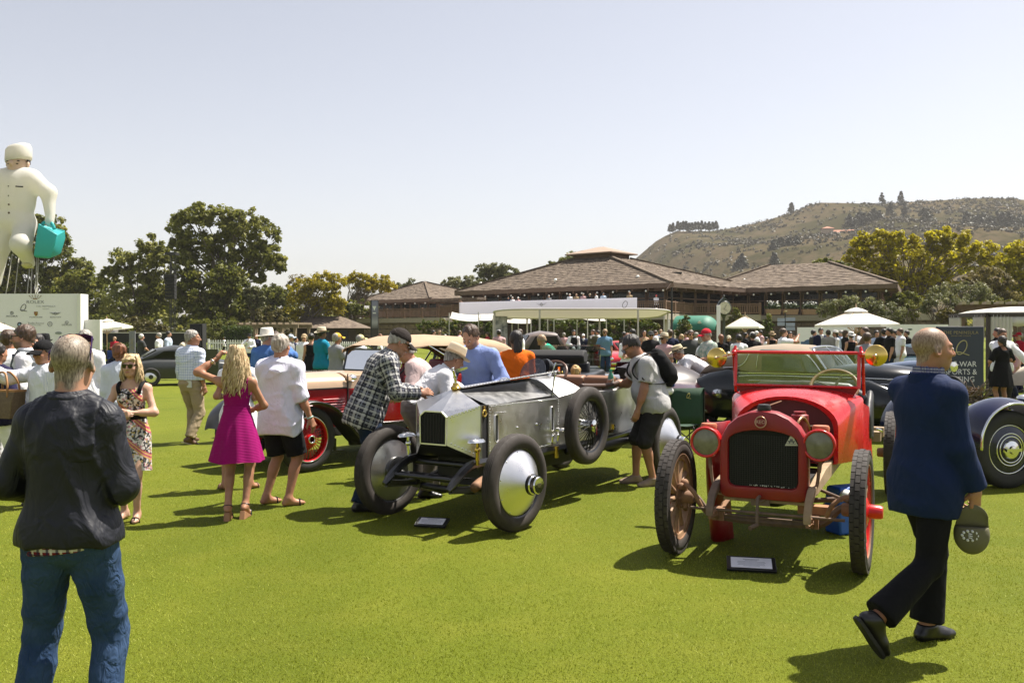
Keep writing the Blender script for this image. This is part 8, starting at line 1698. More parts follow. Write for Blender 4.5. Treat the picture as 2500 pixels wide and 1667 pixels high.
dec=MB().prism([(-.165,.104,.93),(-.262,.104,.935),(-.215,.104,1.025)],(0,.003,0)).build('triangle_decal',mat('cream_decal',(.55,.53,.42),.6),rs_);MB().box((-.214,.109,.965),(.05,.002,.010)).box((-.214,.109,.978),(.022,.002,.012)).box((-.200,.109,.957),(.01,.002,.010)).box((-.228,.109,.957),(.01,.002,.010)).box((-.213,.109,.947),(.07,.002,.004)).build('decal_print',M_INK,dec)
# firewall, cowl, windscreen
def cowl(y,w,zb,zs,zt):return arch(w,zb,zs,zt,y,17,.02)
MB().loft([cowl(-.98,.435,.66,.98,1.232),cowl(-1.05,.455,.655,1.0,1.245),cowl(-1.25,.52,.65,1.10,1.268),cowl(-1.50,.585,.64,1.17,1.285),cowl(-1.56,.590,.64,1.18,1.287)],True,False).build('cowl',M_RED,T_,40)
MB().loft([cowl(-.97,.437,.66,.98,1.234),cowl(-.975,.40,.66,.95,1.205),cowl(-1.00,.395,.66,.95,1.20)],True,False).build('cowl_lip',M_RED,T_,40)
MB().prism(cowl(-1.02,.44,.66,.98,1.23),(0,-.02,0)).build('firewall',mat('maroon_firewall',(.09,.008,.010),.6,var=.3),T_)
for q in(-1,1):MB().loft([[Vector((q*.585,-1.52,.62)),Vector((q*.585,-1.52,1.16)),Vector((q*.57,-1.52,1.16)),Vector((q*.57,-1.52,.62))],[Vector((q*.64,-1.95,.60)),Vector((q*.62,-1.80,1.10)),Vector((q*.60,-1.80,1.10)),Vector((q*.62,-1.95,.60))]]).build('body_side',M_RED,T_)
wsx,zb_,zt_2,yb,yt=.555,1.295,1.605,-1.50,-1.54
wf=MB();
for q in(-1,1):wf.tube([(q*wsx,yb,zb_-.01),(q*wsx,yt,zt_2)],.016,8).tube([(q*(wsx+.03),yb-.16,1.22),(q*(wsx+.03),yt-.02,zt_2-.02)],.014,8).ball((q*(wsx+.02),yt,zt_2-.01),.032,10,8).tube([(q*(wsx+.02),yt,zt_2),(q*(wsx+.01),yt-.02,zt_2+.06)],[.022,.012],8)
wf.tube([(-wsx,yt,zt_2),(wsx,yt,zt_2)],.016,8).tube([(-wsx,yb,zb_),(wsx,yb,zb_)],.013,8)
wfo=wf.build('windscreen_frame',M_RED,T_,50)
MB().box((0,(yb+yt)/2-.01,1.50),(wsx*2-.03,.005,.20)).box((0,(yb+yt)/2+.008,1.355),(wsx*2-.03,.005,.11)).build('pane',M_GLS,wfo);MB().box((0,(yb+yt)/2,1.408),(wsx*2-.03,.014,.005)).build('pane_edge',M_CHROME,wfo)
MB().prism([(-wsx,yb-.01,zb_-.005),(wsx,yb-.01,zb_-.005),(.50,yb-.02,1.20),(-.50,yb-.02,1.20)],(0,-.01,0)).build('dash',M_REDD,T_)
for q,zc_,xx in((-1,1.597,-.70),(1,1.56,.735)):
 mr=MB().lathe([(0,.03),(.05,.026),(.092,.004),(.098,-.012),(.09,-.02),(0,-.022)],(xx,-1.50,zc_-.01),(0,1,0),30).build('brass_mirror',M_BRASS,T_,35);MB().tube([(q*(wsx+.03),-1.52,zc_+(.0 if q<0 else .03)),(xx,-1.47,zc_-.01)],.010,8).ball((q*(wsx+.07),-1.515,zc_+(.0 if q<0 else .028)),.022,8,6).ball((xx,-1.465,zc_-.01),.016,8,6).build('mirror_arm',mat('pale_brass',(.72,.62,.40),.35,1.0),mr,50)
stw=MB().ring((-.30,-1.88,1.27),(0,.72,.70),.215,.018,40,8).build('steering_wheel',mat('worn_wood_rim',(.26,.13,.065),.5,col2=(.2,.09,.04),vscale=6),T_,180)
b=MB()
for a in(.4,1.97,3.54,5.1):b.bar((-.30,-1.88,1.27),Vector((-.30,-1.88,1.27))+Vector((cos(a)*.21,-.70*sin(a)*.21,.72*sin(a)*.21)),.028,.008)
b.cyl((-.30,-1.88,1.27),(-.26,-1.3,.8),.02);b.build('spokes',M_SOOT,stw)
# seat
MB().loft([[Vector((x,y+.10*(abs(x)/.56)**2*-1*0,z))for x,z in((-.60,.72),(-.64,.95),(-.585,1.20),(-.42,1.30),(0,1.32),(.42,1.30),(.585,1.20),(.64,.95),(.60,.72))]for y in(-2.0,-2.12)]).build('seat_back',M_BLKLEATHER,T_,40,.04)
for q in(-1,1):MB().loft([[Vector((q*.60,y,z))+Vector((q*dx,0,dz))for dx,dz in((-.03,0),(.04,0),(.04,h_),(-.03,h_))]for y,z,h_ in((-1.80,.80,.22),(-1.95,.78,.36),(-2.12,.75,.50))]).build('seat_arm',M_BLKLEATHER,T_,40,.03)
MB().box((0,-1.78,.86),(1.16,.5,.16)).build('seat_cushion',M_BLKLEATHER,T_,40,.04)
# engine bits in the open bay
MB().box((-.02,-.45,.78),(.26,.62,.34)).box((-.02,-.45,.98),(.18,.5,.08)).build('engine_block',mat('maroon_engine',(.10,.012,.012),.5,var=.4),T_,30,.02)
MB().lathe([(.07,0),(.07,.16),(.05,.17),(.05,.19),(0,.19)],(-.18,-.55,.95),n=18).build('carburettor_pot',M_REDD,T_,40);MB().tube(catmull([(-.15,-.30,.93),(-.19,-.36,1.06),(-.22,-.45,1.10),(-.25,-.56,1.02),(-.26,-.6,.9)],4),.012,8).tube(catmull([(-.03,-.2,1.0),(-.12,-.25,1.05),(-.15,-.3,.98)],4),.007).build('fuel_pipe',M_COPPER,T_,180)
MB().cyl((-.305,-.62,.90),(-.305,-.62,1.01),.055,n=16).cyl((-.305,-.62,1.01),(-.305,-.62,1.02),.06,n=16).build('magneto',mat('olive_brown_iron',(.10,.075,.05),.4,.5),T_,40);MB().tube([(.12,-.15,1.165),(-.03,-.55,1.22)],.006,6).build('choke_rod',M_COPPER,T_)
# lamps
for x,z in((.445,.925),(-.415,.945)):
 l_=MB().lathe([(.118,.06),(.122,.045),(.116,.03),(.112,-.06),(.09,-.12),(.04,-.16),(0,-.165)],(x,.06,z),(0,1,0),36).build('headlamp',M_RED,T_,40);MB().lathe([(0,.062),(.06,.058),(.104,.048)],(x,.06,z),(0,1,0),36).build('lens',M_LAMPGL,l_,180);MB().ring((x,.112,z),(0,1,0),.112,.011,40,8).build('bezel',M_RED,l_,180)
 MB().lathe([(.062,-.01),(.066,.02),(.058,.035),(0,.038)],(x,.0,z+.105),n=20).build('lamp_chimney',mat('worn_orange_red',(.45,.13,.06),.6,var=.3,vscale=14),l_,40);MB().ball((x,.095,z-.005),.022).build('bulb',mat('pale_bulb',(.55,.54,.42),.3),l_,180)
 q=1 if x>0 else-1;MB().tube([(x,.0,z-.10),(x-q*.015,.0,z-.22)],.016,8).tube(catmull([(x-q*.015,.0,z-.20),(x-q*.03,.0,z-.32),(x-q*.075,.03,z-.40),(q*.335,.03,z-.41)],4),.013,8).build('lamp_bracket',mat('worn_bracket_paint',(.26,.16,.11),.6,var=.3),l_,60)
# frame, springs, axle
M_IRONW=mat('weathered_iron',(.10,.07,.052),.65,col2=(.19,.12,.075),vscale=10,bump=.3,bscale=30,bdist=.004)
for q in(-1,1):
 MB().loft([[Vector((q*.36+dx,y,z+dz))for dx,dz in((-.03,0),(.03,0),(.03,h_),(-.03,h_))]for y,z,h_ in((.02,.55,.07),(-.5,.56,.12),(-2.0,.58,.13),(-3.9,.60,.13))]).build('frame_rail',M_CREAMW,T_,20,.006)
 MB().loft([[Vector((q*.36+dx,y,z+dz))for dx,dz in((-.028,0),(.028,0),(.028,h_),(-.028,h_))]for y,z,h_ in((.0,.56,.065),(.14,.545,.062),(.26,.49,.055),(.33,.42,.045),(.345,.385,.035))]).build('dumb_iron',M_CREAMW if q<0 else M_IRONW,T_,30,.006)
 sp=MB()
 for k in range(4):sp.tube(catmull([(q*.36,.33-.06*k,.375-.012*k+.02*k),(q*.36,.05,.335-.016*k+.03),(q*.36,-.35+.06*k,.41)],4),.016,4)
 sp.box((q*.36,0,.35),(.09,.14,.09));sp.build('leaf_spring',M_RUST,T_,40)
for k,(x0,x1)in enumerate(((-.48,-.22),)):MB().box((-.37,-.06,.43),(.26,.10,.07)).box((-.30,-.1,.48),(.06,.22,.05)).build('timber_block',mat('orange_timber',(.42,.20,.08),.7,col2=(.25,.11,.05),vscale=9),T_,20,.006)
MB().tube(catmull([(-.64,0,.47),(-.55,0,.46),(-.46,0,.36),(-.36,0,.325),(0,0,.31),(.36,0,.325),(.46,0,.36),(.55,0,.46),(.64,0,.47)],5),.030,6).box((0,.005,.345),(.70,.06,.012)).build('front_axle',M_IRONW,T_,50)
for q in(-1,1):MB().cyl((q*.645,0,.37),(q*.645,0,.56),.028,n=10).tube(catmull([(q*.645,0,.54),(q*.60,.10,.57),(q*.52,.16,.52),(q*.47,.14,.42)],4),.018,7).ball((q*.645,0,.57),.035).ball((q*.66,.05,.55),.03).tube([(q*.645,0,.47),(q*.71,0,.46)],.035,8).build('knuckle',M_RUST,T_,50)
MB().tube([(-.60,.12,.40),(.56,.12,.40)],.012,8).tube([(-.62,.0,.52),(-.30,-.35,.56)],.014,8).tube([(-.55,-.2,.50),(-.2,-.2,.46)],.02,8).build('tie_rod',M_IRONW,T_,50)
cr_=MB().tube([(.02,.12,.53),(.02,.20,.53),(.02,.22,.50),(.02,.235,.33)],.013,8).cyl((.02,.23,.33),(.06,.30,.315),.018).build('starting_crank',M_IRONW,T_,60);MB().ring((.02,.10,.53),(0,1,0),.042,.014,24,8).box((.02,.09,.485),(.14,.03,.06)).build('crank_boss',M_IRONW,cr_,60)
MB().box((0,.06,.488),(.62,.03,.022)).build('cross_bar',M_CREAMW,T_);MB().box((0,-.6,.55),(.55,1.0,.10)).box((0,-1.9,.60),(.75,1.2,.04)).ball((0,-.5,.48),(.18,.4,.12)).build('underside',M_SOOT,T_,40)
MB().box((0,-1.75,.64),(1.2,.6,.03)).build('floor_boards',M_CREAMW,T_)
for y in(-2.45,-2.9):MB().box((0,y,.76),(1.36,.10,.10)).build('cross_timber',M_CREAMW,T_,20,.006)
MB().tube(catmull([(-.66,-2.2,.86),(-.70,-2.3,.83),(-.66,-2.5,.80)],4),.012).build('lever',M_CHROME,T_,180)
# wheels with timber spokes and block tread
def truck_wheel(c,q,R=.46,w=.115):
 w_=wheel_root(T_,c);tyre(w_,(0,0,0),(1,0,0),R-.007,w,M_RUBBER,1,R*.74);tb=MB();N=46
 for row,x in enumerate((-.035,0,.035)):
  for k in range(N):
   a=2*pi*(k+.5*(row%2))/N;M3=Matrix.Rotation(a,3,'X');s_=2*pi*R/N*.93
   vs=[M3@Vector((x+dx*.0160,t*s_/2*k2,R-.030+k3))for dx,t in((-1,-1),(1,-1),(1,1),(-1,1))for k2,k3 in((1,0),(.94,.031-abs(x)*.20))]
   tb.add(vs,[(1,3,5,7),(0,1,3,2),(2,3,5,4),(4,5,7,6),(6,7,1,0)])
 tb.build('tread_blocks',M_RUBBER,w_,0)['kind']='stuff'
 MB().lathe([(R*.75,-.035),(R*.75,.035),(R*.66,.03),(R*.66,-.03)],(0,0,0),(1,0,0),44,close=True).build('felloe',M_RED if q<0 else M_TANW,w_,40)
 MB().lathe([(R*.765,-.045),(R*.765,.045),(R*.74,.045),(R*.74,-.045)],(0,0,0),(1,0,0),44,close=True).build('rim',M_RUST,w_,40)
 for k in range(12):
  a=2*pi*k/12;d_=Vector((0,cos(a),sin(a)));MB().tube([d_*.05,d_*.10,d_*.2,d_*R*.67],[.024,.026,.019,.021],8).build('spoke',M_TANW,w_,60)
 for s_,m_ in((q,M_RED),(-q,M_RUST)):
  MB().lathe([(.10,.022),(.10,.035),(.075,.045),(.055,.05),(.05,.13),(.042,.145),(0,.147)],(0,0,0),(s_,0,0),24).build('hub',m_,w_,35)
 b=MB()
 for k in range(6):a=2*pi*k/6;b.cyl((-q*.03,cos(a)*.08,sin(a)*.08),(-q*.055,cos(a)*.08,sin(a)*.08),.011,n=6)
 b.build('hub_bolts',M_RUST,w_)
for q in(-1,1):
 truck_wheel((q*.71,0,.46),q);truck_wheel((q*.71,-3.6,.46),q)
pn=thing('bonnet_panel','loose dark red curved bonnet panel leaning behind the truck wheel','panel',(1.985,7.06,0),radians(154))
MB().sheet([[Vector((.50+.06*sin(t*2)+.09*(j/8-.5)*2*1.0-.06*t,-.50-.22*((j/8-.5)*2)**2+.16*t,t*1.04))for j in range(9)]for t in np.linspace(0,1,8)],.012).build('sheet',M_REDD,pn,180)
# ------------------------------------------------------------------ red and beige tourer
A_=thing('red_beige_tourer','red and beige vintage tourer with black wings and beige canvas hood','car',(-3.18,12.04,0),radians(140))
def bon(y,w,zb,zm,zt):return[Vector(p)for p in((-w,y,zb),(-w,y,zm))]+[Vector((-w*cos(a),y,zm+(zt-zm)*sin(a)**.75))for a in np.linspace(.25,pi-.25,9)]+[Vector(p)for p in((w,y,zm),(w,y,zb))]
secs=[(.22,.33),(-.2,.36),(-.90,.42)]
lower=MB().loft([[Vector((-w,y,.50)),Vector((-w,y,1.03)),Vector((w,y,1.03)),Vector((w,y,.50))]for y,w in secs]).build('bonnet_side',M_REDP,A_,20)
MB().loft([[Vector((-w*1.005*cos(a),y,1.03+.215*max(0,sin(a))**.7))for a in np.linspace(0,pi,15)]for y,w in secs]).build('bonnet_top',M_BEIGE,A_,40)
MB().bar((-.337,.22,1.03),(-.427,-.90,1.03),.012,.018).build('trim_line',M_CHASSIS,A_);hg=MB().bar((0,.22,1.252),(0,-.90,1.252),.02,.01).build('bonnet_hinge',M_CHROME,A_)
hb_=MB();
for k in range(40):hb_.cyl((0,.21-.0277*k,1.25),(0,.21-.0277*k,1.264),.008,n=6)
hb_.build('hinge_knuckles',M_CHROME,hg)['kind']='stuff'
MB().loft([[Vector((-.33,.22,.55)),Vector((-.33,.22,1.03)),Vector((-.2,.22,1.2)),Vector((.2,.22,1.2)),Vector((.33,.22,1.03)),Vector((.33,.22,.55))],[Vector((-.34,.30,.55)),Vector((-.34,.30,1.04)),Vector((-.21,.30,1.22)),Vector((.21,.30,1.22)),Vector((.34,.30,1.04)),Vector((.34,.30,.55))]]).build('radiator',M_CHROME,A_,30)
lv=MB()
for y0,y1,n in((-.18,-.42,4),(-.50,-.84,9)):
 for k in range(n):z=.885-.036*k;lv.tube([(-.378-(abs(y0)-.2)*.08,y0,z),(-.385-(abs(y1)-.2)*.075,y1,z)],.010,6)
lv.build('louvres',M_REDP,A_,60)['kind']='stuff'
MB().tube(catmull([(-.42,-.72,.60),(-.45,-.70,.64),(-.45,-.70,.70)],3),.014).ball((-.45,-.70,.72),.02).build('bonnet_catch',M_CHROME,A_,180)
body=MB().loft([[Vector((-w,y,.52)),Vector((-w,y,1.02)),Vector((w,y,1.02)),Vector((w,y,.52))]for y,w in((-.91,.425),(-1.2,.55),(-1.6,.66),(-2.6,.70),(-3.5,.66),(-4.1,.52))]).build('body',M_REDP,A_,40,.02)
MB().loft([[Vector((-w,y,1.02)),Vector((-w+.03,y,1.02+h_*.8)),Vector((-w*.6,y,1.02+h_)),Vector((w*.6,y,1.02+h_)),Vector((w-.03,y,1.02+h_*.8)),Vector((w,y,1.02))]for y,w,h_ in((-.91,.427,.21),(-1.15,.50,.22),(-1.68,.60,.20))]).build('scuttle',M_BEIGE,A_,40)
for q in(-1,1):MB().box((q*.66,-2.7,1.09),(.05,1.9,.15)).build('body_top_edge',M_REDP,A_,30,.02)
MB().bar((-.428,-.905,.52),(-.428,-.905,1.22),.014).build('panel_bead',M_CHASSIS,A_);sl=MB().lathe([(0,.05),(.04,.045),(.05,.01),(.045,-.04),(.02,-.06),(0,-.06)],(-.47,-.95,1.16),(0,1,0),18).build('side_lamp',M_CHROME,A_,40)
# windscreen, hood, interior
wo=MB();P4=[(-.58,-1.66,1.23),(.58,-1.66,1.23),(.58,-1.74,1.54),(-.58,-1.74,1.54)]
for a,b_ in zip(P4,P4[1:]+P4[:1]):wo.bar(a,b_,.022)
wo=wo.build('windscreen_frame',M_CHASSIS,A_);MB().add(px(P4),[(0,1,2,3)]).build('pane',M_GLS,wo);MB().ring((-.70,-1.60,1.36),(.2,1,0),.085,.012,24,6).build('round_mirror',M_CHROME,wo,180)
def hoodsec(y,w,z,dz,zs):return[Vector((-w,y,zs)),Vector((-w,y,z-.10)),Vector((-w*.93,y,z-.03)),Vector((-w*.6,y,z+dz*.7)),Vector((0,y,z+dz)),Vector((w*.6,y,z+dz*.7)),Vector((w*.93,y,z-.03)),Vector((w,y,z-.10)),Vector((w,y,zs))]
MB().loft([hoodsec(-1.66,.62,1.575,.03,1.53),hoodsec(-1.85,.66,1.63,.05,1.57),hoodsec(-2.2,.70,1.69,.06,1.60),hoodsec(-2.8,.71,1.70,.06,1.59),hoodsec(-3.6,.71,1.67,.05,1.50),hoodsec(-4.0,.70,1.63,.04,1.28),hoodsec(-4.22,.68,1.54,.03,1.10),hoodsec(-4.32,.66,1.36,.02,1.06),hoodsec(-4.34,.64,1.15,.0,1.05)],False,False).build('canvas_hood',M_BEIGETOP,A_,50)
hf=MB()
for q in(-1,1):hf.tube([(q*.68,-3.3,1.12),(q*.69,-2.2,1.60)],.014).tube([(q*.68,-3.3,1.12),(q*.69,-3.7,1.55)],.014).tube([(q*.69,-4.28,1.12),(q*.70,-4.26,1.06)],.03)
hf.build('hood_irons',M_CHROME,A_);MB().box((0,-2.2,1.12),(1.15,.16,.42),(.2,0,0)).box((0,-3.5,1.14),(1.15,.18,.42),(.2,0,0)).build('seat_back',mat('red_seat_leather',(.25,.012,.02),.45),A_,30,.05);MB().ring((-.25,-1.98,1.28),(0,.8,.6),.19,.014,30,6).build('steering_wheel',M_CHASSIS,A_,180)
MB().box((0,-2.6,.55),(1.1,3.0,.06)).build('floor',M_SOOT,A_)
# wings and running boards
for q in(-1,1):
 prof=catmull([(.50,.50),(.40,.72),(.15,.90),(-.15,.92),(-.42,.80),(-.68,.52),(-.86,.33),(-1.0,.28),(-2.4,.28),(-2.6,.30)],4)if False else catmull([Vector((0,a,b_))for a,b_ in((.50,.50),(.42,.72),(.18,.89),(-.12,.91),(-.40,.80),(-.66,.54),(-.86,.34),(-1.02,.28),(-2.4,.28))],4)
 MB().sheet([[Vector((q*(.50+.34*t),p_.y,p_.z-.03*(2*t-1)**4))for t in np.linspace(0,1,6)]for p_ in prof],.02).build('front_wing',M_CHASSIS,A_,60)
 MB().tube([p_+Vector((q*.845,0,-.02))for p_ in prof],.012,6).build('wing_bead',M_CHROME if False else M_CHASSIS,A_,180)
 MB().sheet([[Vector((q*(.54+.32*t),-3.25+.56*cos(a),.42+.56*sin(a)-.02*(2*t-1)**4))for t in np.linspace(0,1,6)]for a in np.linspace(.1,2.9,14)],.02).build('rear_wing',M_CHASSIS,A_,60)
 MB().box((q*.70,-1.75,.295),(.28,1.6,.02)).build('board_top',M_CHROME,A_)
MB().box((0,-1.2,.45),(.9,2.6,.10)).tube([(-.66,0,.40),(.66,0,.40)],.035).tube([(-.66,-3.25,.42),(.66,-3.25,.42)],.05).bar((-.5,-.62,.2),(-.5,-.62,.36),.03).box((-.5,-.62,.19),(.1,.26,.02)).build('chassis',M_CHASSIS,A_)
for q in(-1,1):
 for y in(0,-3.25):
  w_=wheel_root(A_,(q*.71,y,.425));tyre(w_,(0,0,0),(1,0,0),.425,.135,M_RUBBER2,3,.285);MB().lathe([(.27,-.05),(.288,-.06),(.292,-.045),(.275,-.02),(.275,.02),(.292,.045),(.288,.06),(.27,.05)],(0,0,0),(1,0,0),44).build('rim',M_RED,w_,40)
  MB().ring((q*.058,0,0),(1,0,0),.290,.007,44,6).build('rim_edge',M_CHROME,w_,180);wires(w_,.275,.07,60,M_RED,q,.07,.0045)
  MB().lathe([(.07,-.03),(.07,.06),(.060,.075),(.055,.10),(.045,.105)],(0,0,0),(q,0,0),24).build('hub',M_RED,w_,35);MB().ring((q*.105,0,0),(1,0,0),.046,.011,28,8).build('hub_nut',M_CHROME,w_,180);MB().lathe([(0,.04),(.15,.04),(.16,.02),(.16,-.06),(0,-.06)],(-q*.05,0,0),(q,0,0),24).build('brake_drum',M_REDD,w_,40)
# ------------------------------------------------------------------ streamlined dark car behind the truck
D_=thing('streamlined_coupe','long black green streamlined drophead car with taupe hood behind the red truck','car',(6.15,15.7,0),radians(226.6))
def bsec(y,w,zb,zs,zt,n=11):return[Vector((-w*.92,y,zb)),Vector((-w,y,zb+(zs-zb)*.5))]+[Vector((-w*cos(a),y,zs+(zt-zs)*sin(a)))for a in np.linspace(0,pi,n)]+[Vector((w,y,zb+(zs-zb)*.5)),Vector((w*.92,y,zb))]
MB().loft([bsec(1.0,.30,.45,.95,1.05),bsec(.85,.42,.40,1.0,1.20),bsec(.3,.52,.36,1.02,1.26),bsec(-.3,.62,.34,1.0,1.24),bsec(-.7,.70,.34,.98,1.16),bsec(-1.6,.74,.34,.98,1.10),bsec(-2.2,.72,.34,.97,1.12),bsec(-2.8,.62,.36,.88,1.06),bsec(-3.3,.46,.40,.72,.86),bsec(-3.75,.22,.45,.56,.62),bsec(-3.9,.05,.48,.50,.52)]).build('body',M_DKGREEN,D_,60)
MB().loft([bsec(-.78,.54,1.10,1.30,1.52),bsec(-1.0,.60,1.05,1.34,1.565),bsec(-1.5,.63,1.05,1.36,1.585),bsec(-2.0,.63,1.05,1.34,1.54),bsec(-2.5,.58,1.03,1.26,1.41),bsec(-2.9,.48,1.0,1.10,1.18),bsec(-3.05,.40,.98,1.0,1.03)]).build('canvas_hood',M_TAUPETOP,D_,60)
for q in(-1,1):
 sg=MB().sheet([[Vector((q*(.645+.012*(1-s_)),y,1.10+(zt-1.10)*s_))for y,zt in((-.55,1.14),(-.70,1.34),(-.85,1.42),(-1.1,1.45),(-1.5,1.46),(-1.62,1.44))]for s_ in np.linspace(0,1,4)]).build('side_window',mat('dark_reflecting_pane',(.05,.075,.065),.05,spec=.8),D_,60)
 MB().tube(catmull([Vector((q*.665,y,z))for y,z in((-.50,1.11),(-.68,1.34),(-.85,1.43),(-1.1,1.46),(-1.5,1.47),(-1.66,1.44),(-1.72,1.12))],4),.012,6).build('window_trim',M_CHROME,sg,180)
 MB().loft([[Vector((q*(.62+w_*cos(a)),y,max(.20,zc+h_*sin(a))))for a in np.linspace(0,2*pi,16,endpoint=False)]for y,w_,h_,zc in((-1.35,.04,.06,.46),(-1.55,.16,.30,.55),(-1.9,.23,.48,.60),(-2.3,.25,.53,.60),(-2.7,.24,.48,.56),(-3.15,.19,.36,.48),(-3.5,.12,.22,.42),(-3.8,.03,.05,.40))]).build('rear_wing',M_DKGREEN,D_,60)
 MB().loft([[Vector((q*(.66+w_*cos(a)),y,max(.22,zc+h_*sin(a))))for a in np.linspace(0,2*pi,16,endpoint=False)]for y,w_,h_,zc in((.95,.05,.08,.52),(.75,.17,.30,.56),(.35,.21,.42,.58),(0,.22,.42,.58),(-.4,.19,.30,.50),(-.9,.12,.16,.38),(-1.3,.06,.06,.34))]).build('front_wing',M_DKGREEN,D_,60)
 tr_=MB()
 for dz,y0 in((1.02,0),(.93,.0),(.80,0)):tr_.tube(catmull([Vector((q*x,y,dz+dd))for x,y,dd in((.555,.75,.0),(.60,.2,.0),(.675,-.3,.0),(.735,-.7,.0),(.755,-1.3,.0),(.755,-1.9,-.02),(.73,-2.3,-.08))],4),.010,6)
 tr_.build('chrome_strip',M_CHROME,D_,180)
 MB().tube(catmull([Vector((q*.655,y,z))for y,z in((-1.85,1.42),(-1.95,1.25),(-2.1,1.16),(-2.4,1.13))],4),.010,6).build('hood_bead',M_CHROME,D_,180)
 MB().box((q*.7,-.95,.30),(.16,1.3,.03)).build('running_board',M_CHROME,D_)
 w_=wheel_root(D_,(q*.70,0.3,.36));tyre(w_,(0,0,0),(1,0,0),.36,.15,M_RUBBER2,2,.24);cone_disc(w_,.24,(q,0,0),.06,M_DKGREEN,'wheel_disc')
 w_=wheel_root(D_,(q*.62,-2.5,.36));tyre(w_,(0,0,0),(1,0,0),.36,.15,M_RUBBER2,2,.24)
ws=MB().tube(catmull([(-.62,-.42,1.15),(-.56,-.66,1.45),(-.40,-.74,1.52),(0,-.72,1.54),(.40,-.74,1.52),(.56,-.66,1.45),(.62,-.42,1.15)],4),.020,8).bar((0,-.36,1.2),(0,-.72,1.54),.02).build('windscreen_frame',M_CHROME,D_,60)
MB().sheet([[Vector((x,-.40-.30*t-(.06 if abs(x)>.5 else 0)*t,1.17+.36*t))for x in np.linspace(-.58,.58,9)]for t in(0,.5,1)]).build('pane',M_PANE,ws);MB().box((0,-1.3,1.0),(1.1,.12,.5)).build('seat_back',mat('green_leather',(.10,.22,.15),.5),D_,30,.04)
MB().box((0,1.02,.75),(.5,.06,.55)).build('radiator_grille',M_CHROME,D_,30,.03);MB().box((0,-1.3,.28),(1.1,3.6,.14)).build('underside',M_SOOT,D_)
# ------------------------------------------------------------------ navy car cut by the right edge
B_=thing('navy_vintage_car','navy vintage car with sweeping chrome edged wing at the right edge','car',(5.53,11.10,0),radians(104))
MB().loft([bsec(-1.0,.30,.50,.70,.78),bsec(-1.2,.48,.46,.84,.98),bsec(-1.5,.58,.44,.96,1.10),bsec(-2.2,.62,.42,1.0,1.12),bsec(-2.8,.52,.44,1.0,1.18),bsec(-3.9,.36,.48,.98,1.12)]).build('body',M_NAVYP,B_,50)
for q in(-1,1):
 pf=catmull([Vector((0,a,b_))for a,b_ in((.48,.52),(.46,.72),(.32,.93),(.05,1.04),(-.28,.98),(-.62,.78),(-.92,.52),(-1.15,.36),(-1.4,.30),(-2.3,.30))],4)
 f_=MB().sheet([[Vector((q*(.42+.46*t),p_.y,p_.z-.05*max(0,2*t-1)**2-.05*max(0,1-2*t)**2))for t in np.linspace(0,1,9)]for p_ in pf],.02).build('front_wing',M_NAVYP,B_,60)
 MB().tube([p_+Vector((q*.885,0,-.055))for p_ in pf],.016,8).build('wing_edge',M_CHROME,f_,180)
 MB().sheet([[Vector((q*(.44+.40*t),-3.1+.58*cos(a),.44+.58*sin(a)))for t in np.linspace(0,1,5)]for a in np.linspace(0,3,14)],.02).build('rear_wing',M_NAVYP,B_,60)
 for y in(0,-3.1):
  w_=wheel_root(B_,(q*.72,y,.45));tyre(w_,(0,0,0),(1,0,0),.45,.17,M_RUBBER2,3,.285);cone_disc(w_,.283,(q,0,0),.045,M_NAVYP,'wheel_disc',.03,.10)
  rg_=MB()
  for r_,x in((.278,.045),(.185,.062),(.150,.07)):rg_.ring((q*x,0,0),(1,0,0),r_,.008,44,6)
  rg_.build('trim_rings',M_CHROME,w_,180);MB().lathe([(.11,.07),(.10,.085),(.05,.095),(.045,.12),(0,.125)],(0,0,0),(q,0,0),24).box((q*.115,0,0),(.025,.20,.035)).build('spinner',M_CHROME,w_,40)
MB().ball((-.60,-.42,1.02),(.08,.16,.05)).build('wing_lamp',M_CHROME,B_,180);MB().tube([(-.60,.44,.80),(.60,.44,.80)],.025,8).build('bumper',M_CHROME,B_,60)
MB().loft([[Vector((x*.52,y,1.08+h_*(1-.25*abs(x)**3)))for x in np.linspace(-1,1,9)]for y,h_ in((-1.27,.02),(-1.24,.20),(-1.38,.33),(-1.7,.36),(-2.0,.30),(-2.1,.04))],False,False).build('folded_hood',mat('cream_hood_cover',(.50,.43,.33),.85,bump=.4,bscale=7),B_,180)
MB().box((0,-1.4,.40),(.9,3.4,.14)).tube([(-.66,0,.44),(.66,0,.44)],.05).build('chassis',M_SOOT,B_)
# ------------------------------------------------------------------ black touring car with luggage trunk
K_=thing('black_touring_car','black touring car seen from behind with a leather luggage trunk','car',(XU(1340,15.2),15.2,0),radians(-14))
MB().box((0,.9,.78),(1.30,2.6,.62)).build('body',M_CHASSIS,K_,30,.06);tk=MB().box((-.02,-.62,1.06),(.86,.42,.40)).build('luggage_trunk',M_BLKLEATHER,K_,30,.02)
MB().box((-.02,-.62,1.265),(.88,.44,.03)).build('trunk_lid',M_BLKLEATHER,tk,30,.008)
for x in(-.36,-.14,.10,.34):MB().box((x,-.845,1.20),(.035,.02,.09)).ball((x,-.855,1.16),.018).build('latch',M_CHROME,tk)
for x in(-.2,.38):MB().ring((x,-.85,1.15),(0,1,.2),.022,.006,14,6).build('buckle',M_BRASS,tk,180)
MB().loft([[Vector((x,y,z))for y,z in((-.35,1.28),(-.40,1.40),(-.30,1.49),(-.05,1.50),(.05,1.42),(.0,1.28))]for x in(-.66,-.6,0,.6,.66)]).build('folded_hood',M_BLK,K_,50,.03)
MB().bar((-.75,-.30,.60),(.75,-.30,.60),.06).build('bumper_bar',M_CHROME,K_)
